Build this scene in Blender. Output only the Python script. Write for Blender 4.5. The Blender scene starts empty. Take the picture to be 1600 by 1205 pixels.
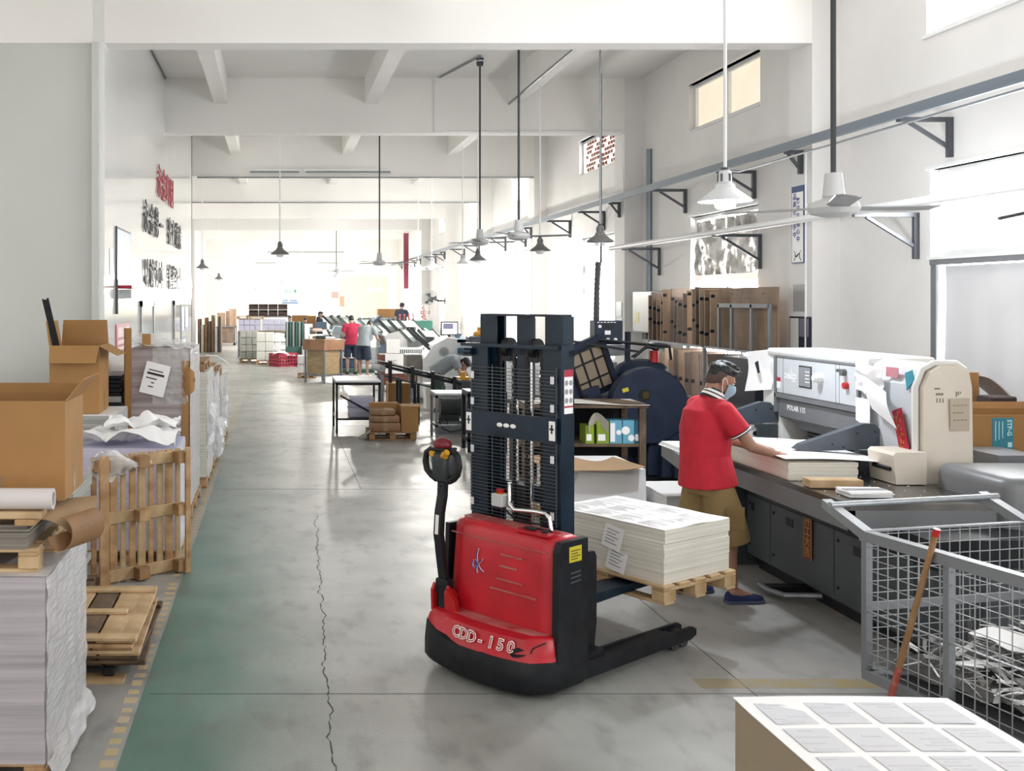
import bpy, bmesh, math, random
from mathutils import Vector as V, Matrix, Euler, noise as mnoise

# ------------------------------------------------------------ camera, world, light, exposure
scn = bpy.context.scene
COL = scn.collection
cam = bpy.data.objects.new('camera', bpy.data.cameras.new('camera'))
COL.objects.link(cam)
cam.location = (0, 0, 2.15)
cam.rotation_euler = (math.pi / 2, 0, 0)
cam.data.sensor_width = 36
cam.data.lens = 36
cam.data.shift_x = 0.2294
cam.data.shift_y = -0.0841
cam.data.clip_end = 300
scn.camera = cam
scn.view_settings.view_transform = 'Standard'
scn.view_settings.look = 'None'
scn.view_settings.gamma = 1
scn.view_settings.use_curve_mapping = False
scn.view_settings.exposure = 0.88
scn.cycles.max_bounces = 8
scn.cycles.diffuse_bounces = 5
scn.cycles.transparent_max_bounces = 12
scn.cycles.sample_clamp_indirect = 6
scn.cycles.caustics_reflective = False
scn.cycles.caustics_refractive = False
world = bpy.data.worlds.new('daylight')
scn.world = world
world.use_nodes = True
bg = world.node_tree.nodes['Background']
bg.inputs[0].default_value = (1.0, 0.965, 0.925, 1)
bg.inputs[1].default_value = 0.85          # open hall behind the camera lets daylight in
WIN_E = 13.0                               # glow of the window panes
LAMP_W = 70.0                              # watts of one lit pendant lamp


# ------------------------------------------------------------ materials
MATS = {}


def mat(name, col, rough=0.5, metal=0.0, var=0.0, vscale=8.0, bump=0.0, bscale=40.0, coat=0.0, emit=None, es=0.0,
        alpha=1.0, trans=0.0, stretch=(1, 1, 1), col2=None, spec=0.5, detail=4.0):
    if name in MATS:
        return MATS[name]
    if min(col) < 0.55:                    # coloured things sit deeper than white paint
        col = tuple(c * 0.68 for c in col)
        col2 = tuple(c * 0.68 for c in col2) if col2 else None
    m = bpy.data.materials.new(name)
    m.use_nodes = True
    nt = m.node_tree
    b = nt.nodes['Principled BSDF']
    b.inputs['Base Color'].default_value = (*col, 1)
    b.inputs['Roughness'].default_value = rough
    b.inputs['Metallic'].default_value = metal
    b.inputs['Specular IOR Level'].default_value = spec
    b.inputs['Coat Weight'].default_value = coat
    b.inputs['Coat Roughness'].default_value = 0.08
    b.inputs['Alpha'].default_value = alpha
    b.inputs['Transmission Weight'].default_value = trans
    if emit:
        b.inputs['Emission Color'].default_value = (*emit, 1)
        b.inputs['Emission Strength'].default_value = es
    if var or bump or col2:
        tc = nt.nodes.new('ShaderNodeTexCoord')
        mp = nt.nodes.new('ShaderNodeMapping')
        mp.inputs['Scale'].default_value = stretch
        nt.links.new(tc.outputs['Object'], mp.inputs[0])
    if var or col2:
        n = nt.nodes.new('ShaderNodeTexNoise')
        n.inputs['Scale'].default_value = vscale
        n.inputs['Detail'].default_value = detail
        nt.links.new(mp.outputs[0], n.inputs[0])
        r = nt.nodes.new('ShaderNodeValToRGB')
        r.color_ramp.elements[0].position = 0.32
        r.color_ramp.elements[1].position = 0.68
        a = tuple(max(0, c * (1 - var)) for c in col)
        z = col2 if col2 else tuple(min(1, c * (1 + var)) for c in col)
        r.color_ramp.elements[0].color = (*a, 1)
        r.color_ramp.elements[1].color = (*z, 1)
        nt.links.new(n.outputs[0], r.inputs[0])
        nt.links.new(r.outputs[0], b.inputs['Base Color'])
    if bump:
        n2 = nt.nodes.new('ShaderNodeTexNoise')
        n2.inputs['Scale'].default_value = bscale
        n2.inputs['Detail'].default_value = 5
        nt.links.new(mp.outputs[0], n2.inputs[0])
        bp = nt.nodes.new('ShaderNodeBump')
        bp.inputs['Strength'].default_value = bump
        bp.inputs['Distance'].default_value = 0.01
        nt.links.new(n2.outputs[0], bp.inputs['Height'])
        nt.links.new(bp.outputs[0], b.inputs['Normal'])
    MATS[name] = m
    return m


WHITE = mat('white_wall_paint', (0.80, 0.79, 0.775), 0.7, var=0.05, vscale=0.9, bump=0.05, bscale=18, detail=8)
CEILM = mat('ceiling_paint', (0.87, 0.855, 0.83), 0.8, var=0.035, vscale=0.6, detail=7)
GLOSSW = mat('gloss_panel', (0.87, 0.88, 0.86), 0.14, coat=0.5, var=0.02, vscale=0.5)
GREYW = mat('grey_panel', (0.555, 0.575, 0.55), 0.45, var=0.05, vscale=0.5)
TRIMW = mat('window_white', (0.85, 0.86, 0.86), 0.4)
GREYF = mat('door_frame_grey', (0.30, 0.32, 0.34), 0.45, metal=0.3)
PANE = mat('bright_pane', (0.9, 0.9, 0.9), 0.5, emit=(1, 1, 1), es=WIN_E)
PANEF = mat('far_pane', (0.9, 0.9, 0.9), 0.5, emit=(0.96, 0.98, 1.0), es=5.0)
PANEY = mat('papered_pane', (0.80, 0.66, 0.46), 0.6, emit=(1.0, 0.90, 0.74), es=0.42, col2=(0.62, 0.48, 0.30), var=0.05, vscale=1.6)
FOIL = mat('foil_film', (0.55, 0.54, 0.52), 0.18, metal=0.6, col2=(0.85, 0.84, 0.82), var=0.45, vscale=5, bump=1.0, bscale=5)
FOILW = mat('clear_foil', (0.8, 0.82, 0.84), 0.15, bump=0.9, bscale=4, var=0.12, vscale=4, emit=(1, 1, 1), es=0.6)
CURT = mat('translucent_curtain', (0.70, 0.70, 0.715), 0.4, bump=0.3, bscale=3, stretch=(1, 1, 0.3))
STEEL = mat('grey_steel', (0.33, 0.35, 0.38), 0.4, metal=0.6, var=0.1, vscale=20)
DSTEEL = mat('dark_bracket_steel', (0.13, 0.14, 0.16), 0.5, metal=0.4)
BUS = mat('busbar_blue_grey', (0.32, 0.38, 0.44), 0.35, metal=0.4)
CHROME = mat('chrome', (0.75, 0.75, 0.75), 0.15, metal=1.0)
GALV = mat('galvanised_steel', (0.50, 0.53, 0.56), 0.38, metal=0.5, var=0.08, vscale=25)
BLACK = mat('black_plastic', (0.018, 0.02, 0.024), 0.45, spec=0.3)
BLACKM = mat('black_metal', (0.016, 0.018, 0.023), 0.42, var=0.3, vscale=12, spec=0.3)
RUBBER = mat('rubber', (0.03, 0.03, 0.03), 0.7)
NAVY = mat('navy_metal', (0.008, 0.026, 0.05), 0.36, var=0.3, vscale=9, spec=0.3)
PRESSB = mat('press_blue', (0.022, 0.035, 0.072), 0.42, var=0.2, vscale=6, spec=0.3)
RED = mat('forklift_red', (0.70, 0.012, 0.028), 0.35, var=0.16, vscale=5, bump=0.05, bscale=60)
REDD = mat('forklift_red_dusty_highlight', (0.66, 0.055, 0.06), 0.6, col2=(0.62, 0.24, 0.22), var=0.1, vscale=7)
REDB = mat('bright_red', (0.65, 0.02, 0.02), 0.35)
YELL = mat('yellow_plastic', (0.85, 0.42, 0.02), 0.4)
YELS = mat('yellow_sticker', (0.85, 0.72, 0.05), 0.4)
DUSK = mat('dark_grey_plastic', (0.06, 0.07, 0.08), 0.45)
WPAINT = mat('white_print', (0.9, 0.9, 0.9), 0.5)
BPAINT = mat('blue_print', (0.03, 0.05, 0.35), 0.5)
KPAINT = mat('black_print', (0.015, 0.015, 0.02), 0.5)
GPAINT = mat('grey_print', (0.45, 0.45, 0.48), 0.6)
LPAINT = mat('pale_page_print', (0.60, 0.60, 0.635), 0.6)
RPAINT = mat('red_print', (0.62, 0.02, 0.06), 0.45)
GOLD = mat('gold_print', (0.80, 0.45, 0.10), 0.45)
PAPER = mat('white_paper', (0.86, 0.86, 0.86), 0.6)
PAPERC = mat('cream_paper_edges', (0.70, 0.67, 0.58), 0.7, col2=(0.83, 0.81, 0.74), var=0.08, vscale=3, stretch=(0.25, 0.25, 40), bump=0.4, bscale=3)
PAPERW = mat('white_paper_edges', (0.70, 0.70, 0.72), 0.7, col2=(0.86, 0.86, 0.87), var=0.08, vscale=3, stretch=(0.25, 0.25, 40), bump=0.4, bscale=3)
PAPERL = mat('lilac_paper_edges', (0.52, 0.48, 0.52), 0.65, col2=(0.72, 0.66, 0.70), var=0.06, vscale=2.2, stretch=(0.3, 0.3, 14), bump=0.3, bscale=3)
PAPERP = mat('pinkish_board_edges', (0.44, 0.36, 0.36), 0.65, col2=(0.66, 0.58, 0.57), var=0.1, vscale=2.0, stretch=(0.3, 0.3, 16), bump=0.3, bscale=3)
PAPERG = mat('greenish_paper_edges', (0.48, 0.50, 0.46), 0.7, col2=(0.70, 0.72, 0.67), var=0.1, vscale=3, stretch=(0.25, 0.25, 30))
PAPERB = mat('grey_brown_board_edges', (0.24, 0.21, 0.18), 0.7, col2=(0.42, 0.38, 0.33), var=0.1, vscale=3, stretch=(0.25, 0.25, 50))
LAV = mat('lavender_paper', (0.60, 0.60, 0.76), 0.6, var=0.08, vscale=4, stretch=(0.3, 0.3, 20))
FILM = mat('stretch_film', (0.93, 0.94, 0.96), 0.2, alpha=0.6, bump=1.0, bscale=5, stretch=(1, 1.6, 9), spec=0.8)
for n_ in FILM.node_tree.nodes:
    if n_.type == 'MAPPING':               # creases run on the slant
        n_.inputs['Rotation'].default_value = (0.75, 0, 0)
FILMC = mat('clear_film', (0.9, 0.92, 0.93), 0.12, alpha=0.28, bump=1.0, bscale=22, spec=0.9)
KRAFT = mat('cardboard', (0.54, 0.285, 0.10), 0.75, var=0.07, vscale=3, bump=0.06, bscale=70)
KRAFTL = mat('cardboard_light', (0.54, 0.36, 0.20), 0.75, var=0.06, vscale=3)
KRAFTP = mat('kraft_paper', (0.38, 0.21, 0.10), 0.5, var=0.14, vscale=6, bump=0.3, bscale=18)
TAPE = mat('packing_tape', (0.50, 0.33, 0.17), 0.25)
WOOD = mat('pallet_wood', (0.50, 0.26, 0.10), 0.7, col2=(0.80, 0.52, 0.27), var=0.15, vscale=3.5, stretch=(2, 2, 2), bump=0.15, bscale=30)
WOODL = mat('pale_wood', (0.53, 0.34, 0.15), 0.65, col2=(0.86, 0.62, 0.36), var=0.1, vscale=4, bump=0.12, bscale=30)
WOODD = mat('dark_old_wood', (0.10, 0.065, 0.04), 0.75, col2=(0.24, 0.16, 0.10), var=0.2, vscale=5, bump=0.15, bscale=30)
WOODO = mat('orange_wood', (0.38, 0.20, 0.08), 0.6, col2=(0.52, 0.30, 0.14), var=0.15, vscale=6)
PLY = mat('plywood', (0.30, 0.19, 0.115), 0.65, col2=(0.46, 0.31, 0.20), var=0.12, vscale=5, stretch=(1, 1, 0.4))
PLYD = mat('dark_plywood', (0.17, 0.12, 0.09), 0.65, col2=(0.28, 0.20, 0.15), var=0.12, vscale=5, stretch=(1, 1, 0.4))
PLYL = mat('light_plywood', (0.47, 0.33, 0.21), 0.65, col2=(0.58, 0.43, 0.29), var=0.1, vscale=5, stretch=(1, 1, 0.4))
CABW = mat('cabinet_wood', (0.48, 0.34, 0.17), 0.45, col2=(0.60, 0.45, 0.26), var=0.1, vscale=4, stretch=(1, 1, 3))
CABR = mat('cabinet_band_wood', (0.42, 0.20, 0.10), 0.45, col2=(0.55, 0.29, 0.16), var=0.1, vscale=4)
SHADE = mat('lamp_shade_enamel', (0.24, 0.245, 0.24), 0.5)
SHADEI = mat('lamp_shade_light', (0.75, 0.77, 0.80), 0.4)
GLASS = mat('lamp_glass', (0.72, 0.74, 0.80), 0.1, alpha=0.55, spec=0.8)
GLOW = mat('lit_bulb', (1, 1, 1), 0.4, emit=(0.93, 0.96, 1.0), es=30)
FANW = mat('fan_enamel', (0.62, 0.63, 0.64), 0.4)
FANB = mat('fan_blade', (0.42, 0.43, 0.44), 0.4, metal=0.3)
POLG = mat('cutter_light_grey', (0.56, 0.59, 0.615), 0.4, var=0.03, vscale=4)
POLM = mat('cutter_mid_grey', (0.25, 0.26, 0.275), 0.42, var=0.06, vscale=5)
POLD = mat('cutter_dark_grey', (0.085, 0.10, 0.11), 0.4, var=0.1, vscale=5)
POLB = mat('guard_slate', (0.10, 0.125, 0.155), 0.35)
POLC = mat('cutter_cream', (0.74, 0.68, 0.585), 0.45, var=0.05, vscale=3)
POLW = mat('cutter_white', (0.72, 0.72, 0.70), 0.4)
TABLE = mat('steel_table', (0.28, 0.27, 0.26), 0.25, metal=0.85, var=0.1, vscale=8)
SCREEN = mat('screen_panel', (0.36, 0.38, 0.41), 0.25)
MACHW = mat('machine_white', (0.72, 0.74, 0.75), 0.4, var=0.05, vscale=5)
MACHG = mat('machine_grey', (0.36, 0.39, 0.41), 0.4, var=0.12, vscale=6)
MACHD = mat('machine_dark', (0.07, 0.08, 0.09), 0.45, var=0.2, vscale=6)
MACHN = mat('machine_green', (0.055, 0.16, 0.13), 0.4, var=0.12, vscale=5)
MACHL = mat('pale_green_board', (0.50, 0.60, 0.56), 0.35)
MACHB = mat('machine_blue', (0.05, 0.10, 0.17), 0.4, var=0.15, vscale=6)
BINB = mat('slate_blue_panel', (0.12, 0.17, 0.24), 0.5)
CRATE = mat('crate_red', (0.60, 0.05, 0.10), 0.45)
TEAL = mat('teal_label', (0.05, 0.36, 0.48), 0.4)
LIME = mat('lime_print', (0.35, 0.50, 0.05), 0.4)
SKYB = mat('sky_blue_print', (0.20, 0.55, 0.75), 0.4)
SKIN = mat('skin', (0.50, 0.27, 0.18), 0.5, var=0.06, vscale=9)
SKINP = mat('skin_pale', (0.62, 0.38, 0.29), 0.5)
HAIR = mat('black_hair', (0.012, 0.012, 0.014), 0.45, bump=0.8, bscale=60)
POLO = mat('red_polo', (0.72, 0.018, 0.045), 0.8, var=0.1, vscale=7, bump=0.5, bscale=9)
REDS = mat('red_tee', (0.60, 0.03, 0.09), 0.8)
GREYS = mat('grey_blue_tee', (0.36, 0.41, 0.44), 0.85, var=0.08, vscale=6, bump=0.3, bscale=9)
DARKS = mat('dark_navy_tee', (0.05, 0.065, 0.10), 0.85)
KHAKI = mat('khaki_cloth', (0.36, 0.24, 0.10), 0.85, var=0.12, vscale=6, bump=0.6, bscale=8)
JEAN = mat('navy_shorts', (0.035, 0.055, 0.10), 0.85, var=0.1, vscale=6)
MASK = mat('surgical_mask', (0.42, 0.62, 0.74), 0.7)
SHOE = mat('blue_canvas_shoe', (0.018, 0.03, 0.13), 0.8)
APRON = mat('grey_apron', (0.32, 0.30, 0.33), 0.8, bump=0.4, bscale=8)

# ------------------------------------------------------------ geometry helpers


class G:
    """collects shapes into one mesh"""

    def __init__(self):
        self.v, self.f, self.mi = [], [], []
        self.T = Matrix.Identity(4)

    def add(self, vs, fs, m=0):
        o = len(self.v)
        T = self.T
        self.v += [T @ V(p) for p in vs]
        for f in fs:
            self.f.append([i + o for i in f])
            self.mi.append(m)
        return self

    def box(self, c, s, rot=None, bev=0.0, m=0, seg=1):
        hx, hy, hz = s[0] / 2, s[1] / 2, s[2] / 2
        R = rot.to_matrix() if isinstance(rot, Euler) else (rot if rot is not None else Matrix.Identity(3))
        if bev <= 0:
            vs = [(x, y, z) for x in (-hx, hx) for y in (-hy, hy) for z in (-hz, hz)]
            fs = [(0, 1, 3, 2), (4, 6, 7, 5), (0, 4, 5, 1), (2, 3, 7, 6), (0, 2, 6, 4), (1, 5, 7, 3)]
        else:
            bm = bmesh.new()
            bmesh.ops.create_cube(bm, size=1)
            for q in bm.verts:
                q.co = V((q.co.x * s[0], q.co.y * s[1], q.co.z * s[2]))
            bmesh.ops.bevel(bm, geom=bm.edges[:], offset=min(bev, min(s) * 0.49), segments=seg, affect='EDGES', profile=0.5)
            bm.verts.index_update()
            vs = [q.co.copy() for q in bm.verts]
            fs = [[q.index for q in f.verts] for f in bm.faces]
            bm.free()
        c = V(c)
        return self.add([R @ V(p) + c for p in vs], fs, m)

    def bx(self, x0, x1, y0, y1, z0, z1, bev=0.0, m=0, seg=1):
        return self.box(((x0 + x1) / 2, (y0 + y1) / 2, (z0 + z1) / 2), (abs(x1 - x0), abs(y1 - y0), abs(z1 - z0)), None, bev, m, seg)

    def bar(self, p0, p1, w, h, m=0, up=(0, 0, 1), bev=0.0):
        p0, p1 = V(p0), V(p1)
        d = p1 - p0
        L = d.length
        y = d.normalized()
        u = V(up)
        if abs(y.dot(u)) > 0.98:
            u = V((1, 0, 0))
        x = y.cross(u).normalized()
        z = x.cross(y)
        R = Matrix((x, y, z)).transposed()
        return self.box((p0 + p1) / 2, (w, L, h), R, bev, m)

    def cyl(self, p0, p1, r0, r1=None, n=12, m=0, caps=True):
        p0, p1 = V(p0), V(p1)
        r1 = r0 if r1 is None else r1
        d = (p1 - p0).normalized()
        a = d.orthogonal().normalized()
        b = d.cross(a)
        vs = []
        for p, r in ((p0, r0), (p1, r1)):
            for i in range(n):
                t = 2 * math.pi * i / n
                vs.append(p + (a * math.cos(t) + b * math.sin(t)) * r)
        fs = [(i, (i + 1) % n, n + (i + 1) % n, n + i) for i in range(n)]
        if caps:
            fs += [list(range(n))[::-1], list(range(n, 2 * n))]
        return self.add(vs, fs, m)

    def tube(self, pts, r, n=8, m=0, close=False):
        pts = [V(p) for p in pts]
        k = len(pts)
        vs, a = [], None
        for i, p in enumerate(pts):
            if close:
                d = pts[(i + 1) % k] - pts[i - 1]
            else:
                d = pts[min(i + 1, k - 1)] - pts[max(i - 1, 0)]
            d = d.normalized() if d.length > 1e-9 else V((0, 0, 1))
            if a is None:
                a = d.orthogonal().normalized()
            else:
                a = (a - d * a.dot(d))
                a = a.normalized() if a.length > 1e-6 else d.orthogonal().normalized()
            b = d.cross(a)
            rr = r[i] if isinstance(r, (list, tuple)) else r
            for j in range(n):
                t = 2 * math.pi * j / n
                vs.append(p + (a * math.cos(t) + b * math.sin(t)) * rr)
        fs = []
        for i in range(k if close else k - 1):
            q = (i + 1) % k
            for j in range(n):
                fs.append((i * n + j, i * n + (j + 1) % n, q * n + (j + 1) % n, q * n + j))
        if not close:
            fs += [list(range(n))[::-1], list(range((k - 1) * n, k * n))]
        return self.add(vs, fs, m)

    def lathe(self, prof, c=(0, 0, 0), n=20, m=0, R=None):
        c = V(c)
        R = R or Matrix.Identity(3)
        vs, fs = [], []
        for r, z in prof:
            for i in range(n):
                t = 2 * math.pi * i / n
                vs.append(c + R @ V((r * math.cos(t), r * math.sin(t), z)))
        for k in range(len(prof) - 1):
            for i in range(n):
                fs.append((k * n + i, k * n + (i + 1) % n, (k + 1) * n + (i + 1) % n, (k + 1) * n + i))
        return self.add(vs, fs, m)

    def prism(self, pts, vec, m=0):
        pts = [V(p) for p in pts]
        n = len(pts)
        vec = V(vec)
        fs = [list(range(n))[::-1], list(range(n, 2 * n))]
        fs += [(i, (i + 1) % n, n + (i + 1) % n, n + i) for i in range(n)]
        return self.add(pts + [p + vec for p in pts], fs, m)

    def poly(self, pts, m=0):
        return self.add(pts, [list(range(len(pts)))], m)

    def grid(self, fn, nu, nv, th=0.0, m=0):
        P = [[V(fn(i / nu, j / nv)) for j in range(nv + 1)] for i in range(nu + 1)]
        vs = [p for row in P for p in row]
        w = nv + 1
        fs = [(i * w + j, (i + 1) * w + j, (i + 1) * w + j + 1, i * w + j + 1) for i in range(nu) for j in range(nv)]
        if th:
            N = []
            for i in range(nu + 1):
                for j in range(nv + 1):
                    du = P[min(i + 1, nu)][j] - P[max(i - 1, 0)][j]
                    dv = P[i][min(j + 1, nv)] - P[i][max(j - 1, 0)]
                    q = du.cross(dv)
                    N.append(q.normalized() if q.length > 1e-9 else V((0, 0, 1)))
            o = len(vs)
            vs = vs + [p - q * th for p, q in zip(vs, N)]
            fs2 = [tuple(o + k for k in reversed(f)) for f in fs]
            rim = [i * w for i in range(nu + 1)] + [nu * w + j for j in range(1, nv + 1)] + \
                  [i * w + nv for i in range(nu - 1, -1, -1)] + [j for j in range(nv - 1, 0, -1)]
            side = [(rim[k], rim[(k + 1) % len(rim)], rim[(k + 1) % len(rim)] + o, rim[k] + o) for k in range(len(rim))]
            fs = fs + fs2 + side
        return self.add(vs, fs, m)

    def sph(self, c, r, R=None, nu=14, nv=10, m=0):
        r = (r, r, r) if not isinstance(r, (tuple, list)) else r
        c = V(c)
        R = R or Matrix.Identity(3)
        vs = [c + R @ V((0, 0, r[2]))]
        for j in range(1, nv):
            ph = math.pi * j / nv
            for i in range(nu):
                t = 2 * math.pi * i / nu
                vs.append(c + R @ V((r[0] * math.sin(ph) * math.cos(t), r[1] * math.sin(ph) * math.sin(t), r[2] * math.cos(ph))))
        vs.append(c + R @ V((0, 0, -r[2])))
        fs = [(0, 1 + i, 1 + (i + 1) % nu) for i in range(nu)]
        for j in range(nv - 2):
            for i in range(nu):
                a, b = 1 + j * nu + i, 1 + j * nu + (i + 1) % nu
                fs.append((a, a + nu, b + nu, b))
        l = len(vs) - 1
        fs += [(l, 1 + (nv - 2) * nu + (i + 1) % nu, 1 + (nv - 2) * nu + i) for i in range(nu)]
        return self.add(vs, fs, m)

    def rc(self, p0, r0, p1, r1, n=12):
        self.sph(p0, r0, None, n, 8)
        self.sph(p1, r1, None, n, 8)
        return self.cyl(p0, p1, r0, r1, n)

    def chain(self, pts, rs, n=12):
        for i in range(len(pts) - 1):
            self.rc(pts[i], rs[i], pts[i + 1], rs[i + 1], n)
        return self

    def loft(self, rings, m=0):
        n = len(rings[0])
        vs = [p for r in rings for p in r]
        fs = []
        for k in range(len(rings) - 1):
            for i in range(n):
                fs.append((k * n + i, k * n + (i + 1) % n, (k + 1) * n + (i + 1) % n, (k + 1) * n + i))
        fs += [list(range(n))[::-1], list(range((len(rings) - 1) * n, len(rings) * n))]
        return self.add(vs, fs, m)

    def text(self, s, size, M, th=0.002, off=0.0, m=0, sx=1.0, shear=0.0, ax='CENTER'):
        cu = bpy.data.curves.new('lettering', 'FONT')
        cu.body, cu.size, cu.extrude, cu.offset = s, size, th / 2, off
        cu.align_x, cu.align_y, cu.resolution_u, cu.shear = ax, 'CENTER', 2, shear
        ob = bpy.data.objects.new('lettering', cu)
        COL.objects.link(ob)
        dg = bpy.context.evaluated_depsgraph_get()
        me = bpy.data.meshes.new_from_object(ob.evaluated_get(dg))
        vs = [M @ V((q.co.x * sx, q.co.y, q.co.z)) for q in me.vertices]
        fs = [list(p.vertices) for p in me.polygons]
        bpy.data.objects.remove(ob)
        bpy.data.curves.remove(cu)
        bpy.data.meshes.remove(me)
        return self.add(vs, fs, m)

    def mesh(self, name, mats, smooth=35.0, fix=True):
        me = bpy.data.meshes.new(name)
        me.from_pydata([tuple(p) for p in self.v], [], self.f)
        for q in (mats if isinstance(mats, (list, tuple)) else [mats]):
            me.materials.append(q)
        me.polygons.foreach_set('material_index', self.mi)
        if fix:
            bm = bmesh.new()
            bm.from_mesh(me)
            bmesh.ops.recalc_face_normals(bm, faces=bm.faces[:])
            bm.to_mesh(me)
            bm.free()
        if smooth:
            me.polygons.foreach_set('use_smooth', [True] * len(me.polygons))
            me.set_sharp_from_angle(angle=math.radians(smooth))
        me.update()
        return me


def obj(name, g, mats, parent=None, loc=(0, 0, 0), rotz=0.0, smooth=35.0, fix=True, rot=None):
    me = g if isinstance(g, bpy.types.Mesh) else g.mesh(name, mats, smooth, fix)
    o = bpy.data.objects.new(name, me)
    COL.objects.link(o)
    o.location = loc
    o.rotation_euler = rot if rot is not None else (0, 0, rotz)
    if parent is not None:
        o.parent = parent
    return o


def tag(o, label=None, cat=None, group=None, kind=None):
    if label:
        o['label'] = label
    if cat:
        o['category'] = cat
    if group:
        o['group'] = group
    if kind:
        o['kind'] = kind
    return o


def thing(name, label, cat, loc=(0, 0, 0), rotz=0.0, group=None, rot=None):
    o = bpy.data.objects.new(name, None)
    o.empty_display_size = 0.1
    COL.objects.link(o)
    o.location = loc
    o.rotation_euler = rot if rot is not None else (0, 0, rotz)
    return tag(o, label, cat, group)


def struct(name, g, mats, smooth=0, label=None, parent=None):
    o = obj(name, g, mats, parent, smooth=smooth)
    if parent is None:
        o['kind'] = 'structure'
        if label:
            o['label'] = label
    return o


def remeshed(g, vox, sm=4, mats=None, name='body'):
    """fuse the collected closed shapes into one continuous skin"""
    me = g.mesh(name, mats or [], 0)
    o = bpy.data.objects.new(name, me)
    COL.objects.link(o)
    r = o.modifiers.new('fuse', 'REMESH')
    r.mode, r.voxel_size, r.adaptivity = 'VOXEL', vox, 0.0
    s = o.modifiers.new('soft', 'SMOOTH')
    s.iterations, s.factor = sm, 0.5
    dg = bpy.context.evaluated_depsgraph_get()
    nm = bpy.data.meshes.new_from_object(o.evaluated_get(dg))
    bpy.data.objects.remove(o)
    bpy.data.meshes.remove(me)
    nm.materials.clear()
    for q in (mats if isinstance(mats, (list, tuple)) else [mats]):
        nm.materials.append(q)
    nm.polygons.foreach_set('use_smooth', [True] * len(nm.polygons))
    nm.polygons.foreach_set('material_index', [0] * len(nm.polygons))
    return nm


ORD = ['first', 'second', 'third', 'fourth', 'fifth', 'sixth', 'seventh', 'eighth', 'ninth', 'tenth', 'eleventh', 'twelfth',
       'thirteenth', 'fourteenth', 'fifteenth', 'sixteenth', 'seventeenth', 'eighteenth', 'nineteenth', 'twentieth']
R_ = math.radians


def sect(M3, loc):
    m = M3.to_4x4()
    m.translation = V(loc)
    return m


# text planes: letters read left-to-right along 'u', upright along 'w'
def tplane(loc, u, w=(0, 0, 1)):
    u, w = V(u).normalized(), V(w).normalized()
    n = u.cross(w)
    return sect(Matrix((u, w, n)).transposed(), loc)
# ============================================================ THE SETTING
WX, CX, LX = 6.1, 5.8, -1.87            # right wall, column faces, gloss panel wall
CEIL, BEAMZ = 5.85, 4.93
BEAMS = [5.1, 11.1, 17.1, 23.1, 29.1, 35.1, 41.1, 47.1]


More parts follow.
